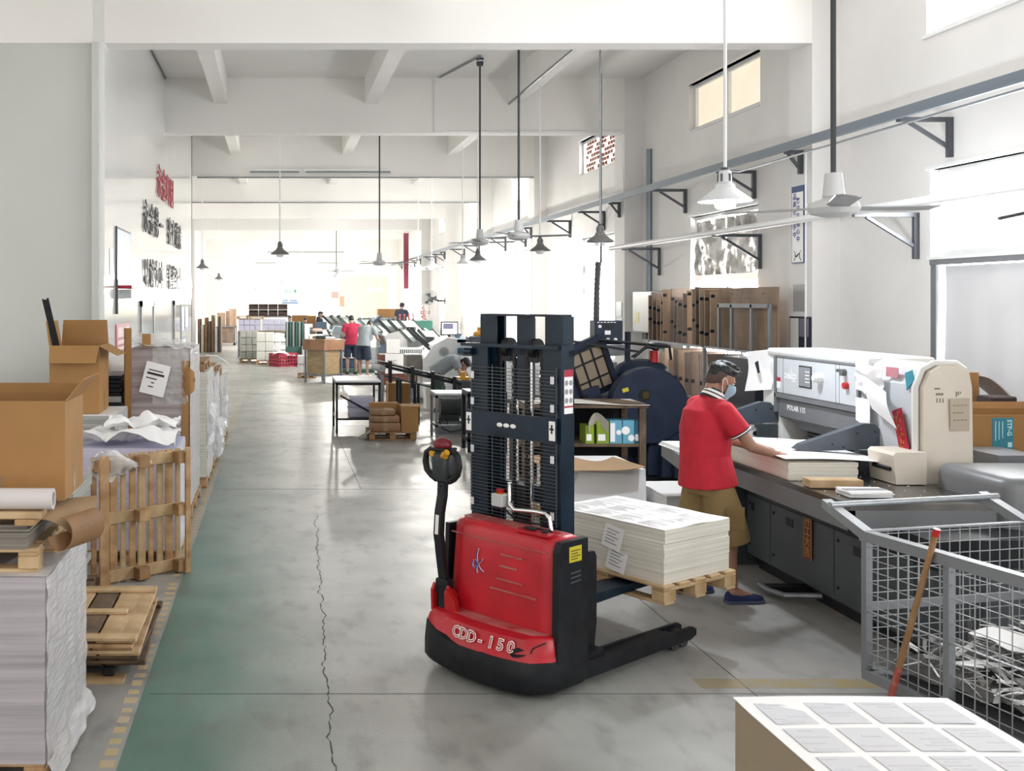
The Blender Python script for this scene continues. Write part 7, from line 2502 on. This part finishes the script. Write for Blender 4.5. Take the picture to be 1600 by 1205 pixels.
# wooden lectern cabinet
W = thing('wooden_cabinet', 'tall wooden cabinet with a thick top band on dark steel legs', 'cabinet', (1.20, 26.55, 0), R_(45))
obj('body', G().bx(-0.30, 0.30, -0.30, 0.30, 0.22, 0.85), CABW, W, smooth=0)
obj('top_band', G().bx(-0.38, 0.38, -0.38, 0.38, 0.85, 1.12), CABR, W, smooth=0)
for sx in (-1, 1):
    for sy in (-1, 1):
        obj('leg', G().bx(sx * 0.33 - 0.02, sx * 0.33 + 0.02, sy * 0.33 - 0.02, sy * 0.33 + 0.02, 0, 0.85), STEEL, W, smooth=0)
obj('base_frame', G().bx(-0.33, 0.33, -0.34, -0.31, 0.18, 0.22).bx(-0.33, 0.33, 0.31, 0.34, 0.18, 0.22).bx(-0.34, -0.31, -0.33, 0.33, 0.18, 0.22).bx(0.31, 0.34, -0.33, 0.33, 0.18, 0.22), STEEL, W, smooth=0)
t = thing('desk_clutter_box', 'low grey apparatus lying on top of the wooden cabinet', 'apparatus', (1.20, 26.55, 1.12))
obj('case', G().bx(-0.2, 0.05, -0.1, 0.15, 0, 0.09), MACHD, t, smooth=0)
obj('tray', G().bx(0.05, 0.3, -0.15, 0.15, 0, 0.05), MACHW, t, smooth=0)
# red crate with white sheets
C_ = thing('red_crate', 'red plastic lattice crate full of white paper on the aisle floor', 'crate', (0.22, 33.0, 0), R_(30))


def lattice(w, d, h):
    g = G()
    n = 7
    for (p0, dx, L) in (((-w / 2, -d / 2), (1, 0), w), ((-w / 2, d / 2), (1, 0), w), ((-w / 2, -d / 2), (0, 1), d), ((w / 2, -d / 2), (0, 1), d)):
        for i in range(n + 1):
            x, y = p0[0] + dx[0] * L * i / n, p0[1] + dx[1] * L * i / n
            g.bx(x - .018, x + .018, y - .018, y + .018, 0, h)
        for z in (0.0, h * .25, h * .5, h * .75, h - .05):
            x1, y1 = p0[0] + dx[0] * L, p0[1] + dx[1] * L
            g.bx(min(p0[0], x1) - .016, max(p0[0], x1) + .016, min(p0[1], y1) - .016, max(p0[1], y1) + .016, z, z + .045)
    g.bx(-w / 2, w / 2, -d / 2, d / 2, 0, .03)
    return g


obj('lattice', lattice(.74, .56, .42), CRATE, C_, smooth=0)
rag('white paper heaped in the red crate', 'paper_heap', 'paper', lambda u, v: (0.22 + (u - .5) * .72, 33.0 + (v - .5) * .62, 0.40 + .07 * mnoise.noise(V((u * 4, v * 4, 2))) + .05 * math.sin(u * 5)), 14, 12, PAPER, 0.004)


def bale(label, x0, x1, y0, y1, z0, z1, nx, nz, m, group=None):
    """bundles stacked like bricks on a pallet; each bundle its own block"""
    t = thing('bundle_stack', label, 'bundle stack', ((x0 + x1) / 2, (y0 + y1) / 2, z0), 0, group)
    w, h = (x1 - x0) / nx, (z1 - z0) / nz
    rr = random.Random(int(abs(x0 * 100 + z1 * 37)))
    for i in range(nx):
        for k in range(nz):
            obj('bundle', G().box((-(x1 - x0) / 2 + w * (i + .5), rr.uniform(-.02, .02), h * (k + .5)), (w * .97, y1 - y0, h * .96), None, .015), m, t, smooth=0)
    return t


pallet('pallet under the farther grey bundle stack', -0.95, 35.1, 0, .66, .7, .13)
bale('grey bundle stack on a pallet, in front of the lilac bundle rack', -1.26, -.64, 34.8, 35.4, .13, 1.08, 3, 4, PAPERG)
pallet('pallet under the nearer white bundle stack', -.28, 34.0, 0, .84, .7, .13)
bale('pale bundle stack on a pallet next to the red crate', -.68, -.10, 33.7, 34.3, .13, 1.06, 2, 3, mat('pale_bundle', (0.66, 0.67, 0.63), .7))
bale('white bundle stack directly behind the red crate', -.08, .12, 33.75, 34.35, .13, 1.04, 1, 3, PAPERW)
pallet('pallet under the white bundles between the red crate and the wooden cabinet', .82, 28.2, 0, .5, .5, .12)
bale('white bundle stack between the red crate and the wooden cabinet', .56, 1.02, 28.0, 28.4, .12, .62, 3, 2, PAPERW)
bale('small white bundle stack standing behind the cabinet bundle stack', .70, 1.05, 28.6, 28.9, .0, .85, 2, 3, PAPERW)
frame_table('rack_table', 'long rack table carrying lilac bundles at the back', -.5, 38.2, 1.9, .9, .98, WOODL, STEEL, .05, .3)
bale('lilac bundle stack on the back rack table, half nearer the corner cart', -1.42, -.62, 37.9, 38.5, .98, 1.42, 4, 2, LAV)
bale('lilac bundle stack on the back rack table, half nearer the green machine', -.56, .34, 37.9, 38.5, .98, 1.42, 4, 2, LAV)
pallet('pallet lying across the lilac bundles at the back', -1.0, 38.2, 1.42, 1.0, .7, .1, m=WOODL)
for i in range(4):
    for k in range(2):
        t = thing('dark_crate', 'dark brown open crate at the back, %s one of the %s row' % (ORD[i], ['lower', 'upper'][k]), 'crate', (-.92 + i * .38, 40.2, 1.52 + k * .23), 0, 'dark crates at the back')
        g = G()
        g.bx(-.18, .18, -.2, .2, 0, .02).bx(-.18, -.165, -.2, .2, 0, .21).bx(.165, .18, -.2, .2, 0, .21).bx(-.18, .18, .185, .2, 0, .21).bx(-.18, .18, -.2, -.185, 0, .13)
        obj('crate', g, mat('crate_brown', (.10, .06, .055), .6), t, smooth=0)
frame_table('rack_table', 'back rack under the dark crates', -.35, 40.2, 1.7, .6, 1.52, WOODD, STEEL, .05, .5)
# green pillar machine
t = thing('green_machine', 'dark green machine with upright ribs behind the bundle stacks', 'machine', (.62, 36.0, 0))
obj('body', G().bx(-.32, .32, -.2, .4, .1, 1.35), MACHD, t, smooth=0)
for k in range(6):
    obj('rib', G().cyl((-.27 + k * .108, -.24, .5), (-.27 + k * .108, -.24, 1.38), .035, n=10), MACHN if k % 2 else mat('rib_pale', (.35, .45, .42), .4), t)
obj('base', G().bx(-.32, .32, -.28, .45, 0, .5), MACHN, t, smooth=0)
obj('side_cabinet', G().bx(.34, .62, -.2, .4, 0, 1.28), MACHW, t, smooth=0)
# cartons at the back
carton('wider brown carton of the pair behind the green machine', .62, 1.25, 42.6, 43.2, 0, 1.48, {}, closed=True)
carton('narrower brown carton of the pair behind the green machine', 1.27, 1.62, 42.6, 43.2, 0, 1.46, {}, closed=True)
carton('long brown carton on the far machines under the lamp row', 4.25, 5.25, 43.0, 43.7, 1.40, 1.75, {}, closed=True)
t = thing('support_cabinet', 'grey machine cabinet under the long brown carton', 'cabinet', (4.75, 43.4, 0))
obj('body', G().bx(-.7, .7, -.5, .5, 0, 1.40), MACHG, t, smooth=0)
# left wall storage at the very back
t = thing('storage_cart', 'brown cart with boards standing in it by the far corner past the gloss wall', 'cart', (-2.35, 48.0, 0))
obj('frame', G().bx(-.45, .45, -.3, .3, .85, .9).bx(-.45, -.41, -.3, .3, .05, .9).bx(.41, .45, -.3, .3, .05, .9), STEEL, t, smooth=0)
obj('load_box', G().bx(-.40, .36, -.25, .25, .12, .85), PLYD, t, smooth=0)
for x in (-.35, .35):
    obj('caster', G().cyl((x, -.2, .06), (x, -.16, .06), .06, n=10), RUBBER, t)
for k, (x, w, h) in enumerate(((-2.62, .36, .62), (-2.32, .16, .70), (-2.08, .32, .80))):
    g = G().bx(x - w / 2, x + w / 2, 47.9, 48.1, .9, .9 + h)
    tag(obj('brown_board', g, [PLY, PLYD, PLY][k], smooth=0), 'brown board bundle standing on the far corner cart, %s from the pilaster' % ORD[k], 'board', 'boards on the corner cart')
cols = [PLY, PAPERC, WOODO, PLYD, KRAFTP, PAPERW, PLYD]
for k in range(7):
    x, y = -3.18 + k * .14, 42.0 - k * .15 * 0
    h = [1.35, 1.1, 1.4, 1.25, 1.5, 1.0, 1.45][k]
    g = G().bx(x - .05, x + .055, 41.6, 42.6, 0, h)
    tag(obj('leaning_board', g, cols[k], smooth=0), '%s board or roll standing against the far pilaster, %s from the wall' % (['brown', 'cream', 'orange-brown', 'dark brown', 'kraft', 'white', 'dark'][k], ORD[k]), 'board', 'boards by the far pilaster')

# ---- machines


def folding_machine(label, x, y, s=1.0, rotz=0, body=MACHW, board=MACHL, base=MACHG):
    t = thing('folding_machine', label, 'machine', (x, y, 0), R_(rotz), 'folding machines in the hall')
    t.scale = (s, s, s)
    obj('base', G().bx(-.5, .5, -.35, .35, 0, .55, .02), base, t)
    for q in (-.36, .31):
        obj('side_frame', G().prism([(-.5, q, .5), (.5, q, .5), (.5, q, .95), (.15, q, 1.15), (-.5, q, 1.0)], (0, .05, 0)), body, t, smooth=0)
    g = G()
    for k in range(5):
        g.cyl((-.4 + k * .16, -.32, .9), (-.4 + k * .16, .32, .9), .045, n=12)
    obj('rollers', g, GALV, t)
    for k in range(3):
        g = G()
        m = Matrix.Translation((-.45 + k * .33, 0, 1.0)) @ Matrix.Rotation(R_(38), 4, 'Y')
        g.T = m
        g.bx(-.5, .08, -.28, .28, 0, .03)
        o = obj('fold_plate', g, board, t, smooth=0)
        for q in (-.28, .26):
            g = G()
            g.T = m
            g.bx(-.56, .1, q, q + .025, -.02, .06)
            obj('plate_rail', g, MACHD, o, smooth=0)
    obj('hand_wheel', G().cyl((.3, -.40, .85), (.3, -.37, .85), .11, n=18), GALV, t)
    obj('control_pod', G().bx(.2, .45, -.44, -.36, 1.0, 1.2, .01), MACHD, t)
    return t


folding_machine('folding machine with pale green plates beside the two people at the back', 3.85, 29.3, 1.15, -48)
folding_machine('folding machine with pale green plates behind the person in red', 3.1, 34.6, 1.1, -40)
folding_machine('grey folding machine in front of the green motor box', 4.0, 26.6, 1.0, -50, MACHG, MACHL, MACHD)
folding_machine('folding machine with pale plates between the navy case and the person in red', 2.75, 40.6, 1.1, -40, MACHG)
# big white machine with a round porthole
t = thing('white_machine', 'white folding unit with a round porthole behind the bending person', 'machine', (3.45, 21.6, 0))
obj('housing', G().prism([(-.42, -.3, .1), (.75, -.3, .1), (.75, -.3, 1.25), (.1, -.3, 1.36), (-.2, -.3, 1.2), (-.42, -.3, .85)], (0, .8, 0)), MACHW, t, smooth=0)
obj('porthole', G().cyl((.02, -.33, 1.06), (.02, -.30, 1.06), .10, n=22), GALV, t)
obj('porthole_glass', G().cyl((.02, -.335, 1.06), (.02, -.33, 1.06), .07, n=22), MACHG, t)
obj('blue_cover', G().bx(.3, .85, -.34, -.3, 1.02, 1.14).bx(.3, .9, -.3, .3, 1.25, 1.32), mat('mid_blue', (.06, .22, .40), .4), t, smooth=0)
obj('feed_arm', G().bar((-.75, -.2, 1.55), (-.2, -.2, 1.05), .07, .05), MACHD, t, smooth=0)
obj('feed_arm', G().bar((-.62, .2, 1.55), (-.1, .2, 1.05), .07, .05), MACHD, t, smooth=0)
obj('valve_block', G().bx(-.75, -.42, -.25, .3, .55, 1.0, .02).cyl((-.6, -.28, .85), (-.6, -.25, .85), .08).cyl((-.55, -.28, .65), (-.55, -.25, .65), .06), mat('warm_grey_cast', (.26, .25, .22), .5, var=.2, vscale=8), t)
obj('foot', G().bx(-.8, .75, -.25, .45, 0, .1).bx(-.68, -.6, -.1, .0, .1, .6), MACHG, t, smooth=0)
# monitor on a post
t = thing('monitor', 'flat monitor showing a grey window on a post above the white machine', 'monitor', (3.80, 22.6, 0))
obj('bezel', G().bx(-.19, .19, -.03, .03, 1.36, 1.66, .008), BLACK, t)
obj('screen', G().bx(-.165, .165, -.034, -.03, 1.385, 1.635), mat('lit_screen', (.6, .6, .68), .3, emit=(.8, .78, .9), es=.55), t, smooth=0)
obj('screen_window', G().bx(-.14, .08, -.036, -.034, 1.50, 1.62), mat('screen_blue', (.16, .16, .25), .3), t, smooth=0)
obj('post', G().bx(-.03, .03, 0, .05, 0, 1.4).bx(-.2, .2, -.1, .15, 0, .04), MACHD, t, smooth=0)
# counter with white sheets
t = thing('slatted_counter', 'red-brown counter with a slatted edge in front of the folding machines', 'counter', (2.95, 24.2, 0))
obj('front', G().bx(-.55, .30, -.3, .3, .15, .86), mat('red_brown', (.22, .07, .045), .5), t, smooth=0)
obj('legs', G().bx(-.5, -.44, -.25, .25, 0, .15).bx(.2, .26, -.25, .25, 0, .15), STEEL, t, smooth=0)
obj('slatted_edge', G().bx(-.15, .45, -.32, .3, .86, 1.0), MACHW, t, smooth=0)
g = G()
for k in range(12):
    g.bx(-.13 + k * .048, -.108 + k * .048, -.325, -.32, .87, .98)
obj('slots', g, MACHD, t, smooth=0)
tag(obj('posted_sheet', G().bx(2.52, 2.95, 23.87, 23.885, .42, .88), PAPER, smooth=0), 'lower white sheet with letters pasted on the red-brown counter', 'sheet')
g = G().text('FSC', .13, tplane((2.68, 23.866, .68), (1, 0, 0)), .004, .003)
o = obj('letters', g, GPAINT, bpy.data.objects[[q.name for q in bpy.data.objects if q.name.startswith('posted_sheet')][0]], smooth=0)
tag(obj('posted_sheet', G().bx(2.55, 2.86, 23.86, 23.88, .90, 1.22), PAPER, smooth=0), 'upper white sheet standing on the red-brown counter', 'sheet')
# slate bin panel
tag(obj('waste_bin', G().prism([(2.38, 28.0, 0), (2.98, 27.9, 0), (2.95, 27.9, .95), (2.5, 28.0, .95)], (0, .06, 0)).bx(2.42, 2.95, 27.98, 28.0, 0, .9), BINB, None, (.22, -1.2, 0), smooth=0), 'slate-blue panel standing beside the person in grey', 'panel')
rag('clear grey plastic sack hanging at the hands of the person in grey', 'plastic_sack', 'sack', lambda u, v: (2.80 + .30 * u + .1 * math.sin(v * 3), 28.52 + .1 * math.cos(u * 6), 1.15 - .75 * v + .05 * mnoise.noise(V((u * 4, v * 4, 1)))), 14, 14, APRON)
# dark base machines between the cabinet and the people
t = thing('binding_base', 'dark green and grey binding machine base beside the wooden cabinet', 'machine', (1.95, 30.5, 0))
obj('bed', G().bx(-.7, .5, -.4, .4, .42, .55), MACHW, t, smooth=0)
obj('body', G().bx(-.15, .45, -.35, .35, .05, .42), MACHB, t, smooth=0)
obj('foot', G().bx(-.9, .9, -.55, .35, 0, .12, .02), MACHN, t)
obj('motor', G().cyl((-.7, -.3, .2), (-.45, -.3, .2), .1).cyl((-.72, -.3, .2), (-.7, -.3, .2), .12), MACHD, t)
obj('head', G().bx(-.5, .3, -.3, .3, .62, .95, .03), MACHG, t)
obj('end_stop', G().bx(-.6, -.5, -.3, .3, .55, .8), MACHD, t, smooth=0)
obj('arm', G().bar((.0, -.2, .95), (.3, -.2, 1.3), .06, .06), MACHD, t, smooth=0)
obj('arm', G().bar((-.3, .2, .95), (-.45, .2, 1.25), .06, .06), MACHD, t, smooth=0)
t = thing('printer', 'grey office machine on a white desk beyond the wooden cabinet', 'machine', (1.85, 33.0, 0))
obj('desk', G().bx(-.9, .7, -.4, .4, .72, .78).bx(-.85, -.8, -.35, .35, 0, .72).bx(.6, .65, -.35, .35, 0, .72), MACHW, t, smooth=0)
obj('case', G().bx(-.35, .15, -.3, .3, .78, 1.05, .02), MACHG, t)
obj('lid', G().prism([(-.1, -.3, 1.05), (.45, -.3, 1.05), (.40, -.3, 1.25), (.0, -.3, 1.3)], (0, .6, 0)), mat('blue_grey_lid', (.30, .36, .42), .4), t, smooth=0)
obj('tray', G().bx(.2, .65, -.3, .25, .78, .95), MACHB, t, smooth=0)
t = thing('laptop_case', 'dark navy case standing on the far desk below the person in the dark top', 'case', (1.62, 37.5, 0))
obj('screen', G().bx(-.24, .2, -.04, .02, 1.05, 1.33, .01), MACHB, t)
obj('desk', G().bx(-.6, .9, -.3, .5, .98, 1.03), MACHW, t, smooth=0)
obj('desk_legs', G().bx(-.58, -.52, -.25, .45, 0, .98).bx(.8, .86, -.25, .45, 0, .98), STEEL, t, smooth=0)
t = thing('fabric_roll', 'spool and papers on the near end of the far desk', 'spool', (1.28, 35.2, 0))
obj('desk', G().bx(-.25, .6, -.3, .3, .9, .95).bx(-.2, -.15, -.2, .2, 0, .9).bx(.5, .55, -.2, .2, 0, .9), MACHW, t, smooth=0)
obj('spool', G().cyl((-.16, -.1, 1.08), (-.06, -.1, 1.08), .12, n=18), MACHD, t)
obj('tan_roll', G().cyl((-.05, -.1, 1.1), (.25, -.1, 1.1), .06, n=14), mat('tan_roll', (.55, .40, .33), .6), t)
# green motor box machine
t = thing('stitching_machine', 'long machine with a green box beside the pedestal fan', 'machine', (4.45, 32.4, 0))
obj('bed', G().bx(-.7, .6, -.4, .4, .85, 1.1), MACHW, t, smooth=0)
obj('green_box', G().bx(-.28, .42, -.35, .25, 1.12, 1.48, .02), mat('green_box', (.05, .24, .17), .4), t)
obj('pedestal', G().bx(-.6, .5, -.3, .3, 0, .85), MACHG, t, smooth=0)
g = G()
for k in range(4):
    g.cyl((-.55 + k * .14, .1, 1.1), (-.55 + k * .14, .1, 1.62), .02)
    g.sph((-.55 + k * .14, .1, 1.65), .035, None, 8, 6)
obj('red_knobs', g, mat('pinkish_red', (.6, .12, .12), .5), t)
t = thing('feed_table', 'grey feed table with a bent chute behind the white machine', 'machine', (4.0, 25.2, 0))
obj('body', G().bx(-.35, .55, -.3, .3, 0, .95), MACHG, t, smooth=0)
obj('chute', G().prism([(-.5, -.3, .95), (.3, -.3, 1.3), (.35, -.3, 1.2), (.1, -.3, .95)], (0, .6, 0)), mat('pale_metal', (.52, .53, .52), .35), t, smooth=0)
obj('levers', G().bar((.3, -.2, 1.0), (.05, -.2, 1.55), .04, .04).bar((.5, .1, 1.0), (.3, .1, 1.5), .04, .04).bx(.2, .7, -.2, .3, .95, 1.15), MACHD, t, smooth=0)
t = thing('tool_unit', 'dark unit with a yellow cap at the beside the forklift mast', 'machine', (4.15, 21.0, 0))
obj('body', G().bx(-.35, .4, -.25, .25, 0, 1.0), MACHW, t, smooth=0)
obj('head', G().bx(-.25, .4, -.2, .2, 1.25, 1.4, .02).bx(-.35, .45, -.2, .2, 1.0, 1.12).cyl((0, 0, 1.1), (0, 0, 1.3), .06), MACHD, t)
obj('yellow_cap', G().bx(-.12, .12, -.1, .1, 1.4, 1.5, .02).cyl((0, 0, 1.5), (0, 0, 1.58), .05), YELL, t)
t = thing('pillar_post', 'slim post with a grey socket box beside the forklift mast', 'post', (5.35, 21.5, 0))
obj('post', G().bx(-.03, .03, -.03, .03, 0, 1.3), MACHD, t, smooth=0)
obj('socket_box', G().bx(-.07, .07, -.05, .05, 1.3, 1.75), MACHG, t, smooth=0)
obj('foot', G().bx(-.15, .15, -.15, .15, 0, .03), MACHD, t, smooth=0)
# pedestal fan and wall fan


def fan_head(t, r, tilt, m_cage, m_blade):
    R = Euler(tilt).to_matrix()
    g = G()
    for k in range(3):
        rr_ = r * (1 - .3 * k)
        g.tube([R @ V((rr_ * math.cos(a), -.05 + .02 * k * -1, rr_ * math.sin(a))) for a in [2 * math.pi * i / 20 for i in range(20)]], .006, 5, close=True)
    for i in range(14):
        a = 2 * math.pi * i / 14
        g.tube([R @ V((0, -.09, 0)), R @ V((r * math.cos(a), -.05, r * math.sin(a)))], .004, 4)
        g.tube([R @ V((r * math.cos(a), -.05, r * math.sin(a))), R @ V((r * .5 * math.cos(a), .05, r * .5 * math.sin(a)))], .004, 4)
    obj('cage', g, m_cage, t, smooth=0)
    for i in range(3):
        a = 2 * math.pi * i / 3
        g = G()
        g.prism([R @ V((.04 * math.cos(a + .6), -.02, .04 * math.sin(a + .6))), R @ V((r * .9 * math.cos(a + .35), -.04, r * .9 * math.sin(a + .35))), R @ V((r * .9 * math.cos(a - .35), .0, r * .9 * math.sin(a - .35))), R @ V((.04 * math.cos(a - .6), .01, .04 * math.sin(a - .6)))], R @ V((0, .008, 0)))
        obj('blade', g, m_blade, t, smooth=0)
    obj('motor', G().cyl(R @ V((0, 0, 0)), R @ V((0, .2, 0)), .08, .05, 14), m_blade, t)


t = thing('pedestal_fan', 'red and white pedestal fan by the far windows', 'fan', (4.85, 33.6, 1.72))
fan_head(t, .26, (0, 0, R_(35)), TRIMW, mat('fan_red', (.55, .16, .14), .5))
obj('stand', G().tube([(0, .12, 0), (.08, .12, -.5), (.14, .12, -1.7)], .03, 8), mat('fan_red', (.55, .16, .14), .5), t)
obj('foot', G().cyl((.14, .12, -1.72), (.14, .12, -1.68), .22, n=18), mat('fan_red', (.55, .16, .14), .5), t)
t = thing('wall_fan', 'dark grey oscillating fan on an arm of the far window wall', 'fan', (5.28, 35.3, 2.18))
fan_head(t, .27, (R_(-30), 0, R_(-30)), MACHG, DUSK)
obj('wall_arm', G().tube([(.1, .12, .02), (.3, .12, -.08), (.52, .12, -.08)], .03, 8).bx(.5, .53, .04, .20, -.18, .02), DUSK, t)
# more low machines along the windows, behind the mast
for k, (x, y, w, h, m_, lab) in enumerate(((4.9, 19.5, .9, .95, MACHW, 'white cabinet machine by the windows behind the dark press'), (5.0, 17.6, .8, .80, MACHG, 'grey low machine behind the dark press'), (4.9, 27.5, .9, .9, MACHG, 'grey machine by the windows behind the feed table'), (4.9, 38.5, 1.0, 1.0, MACHW, 'white machine beyond the wall fan'), (4.2, 41.3, 1.0, 1.15, MACHG, 'grey machine below the far lamps, behind the folding machines'), (3.9, 45.8, .9, 1.1, MACHW, 'white machine in front of the cream door'))):
    t = thing('press_unit', lab, 'machine', (x, y, 0))
    obj('body', G().bx(-w / 2, w / 2, -.4, .4, .06, h, .02), m_, t)
    obj('deck', G().bx(-w / 2 + .05, w / 2 - .05, -.35, .35, h, h + .06).bx(-.2, .3, -.2, .2, h + .06, h + .22), MACHD if k % 2 else MACHG, t, smooth=0)
    obj('guard', G().prism([(-w / 2, -.4, h), (-.1, -.4, h + .35), (0, -.4, h + .33), (-w / 2 + .2, -.4, h)], (0, .8, 0)), MACHL if k % 2 else MACHB, t, smooth=0)
    obj('foot', G().bx(-w / 2 + .05, w / 2 - .05, -.35, .35, 0, .06), BLACKM, t, smooth=0)
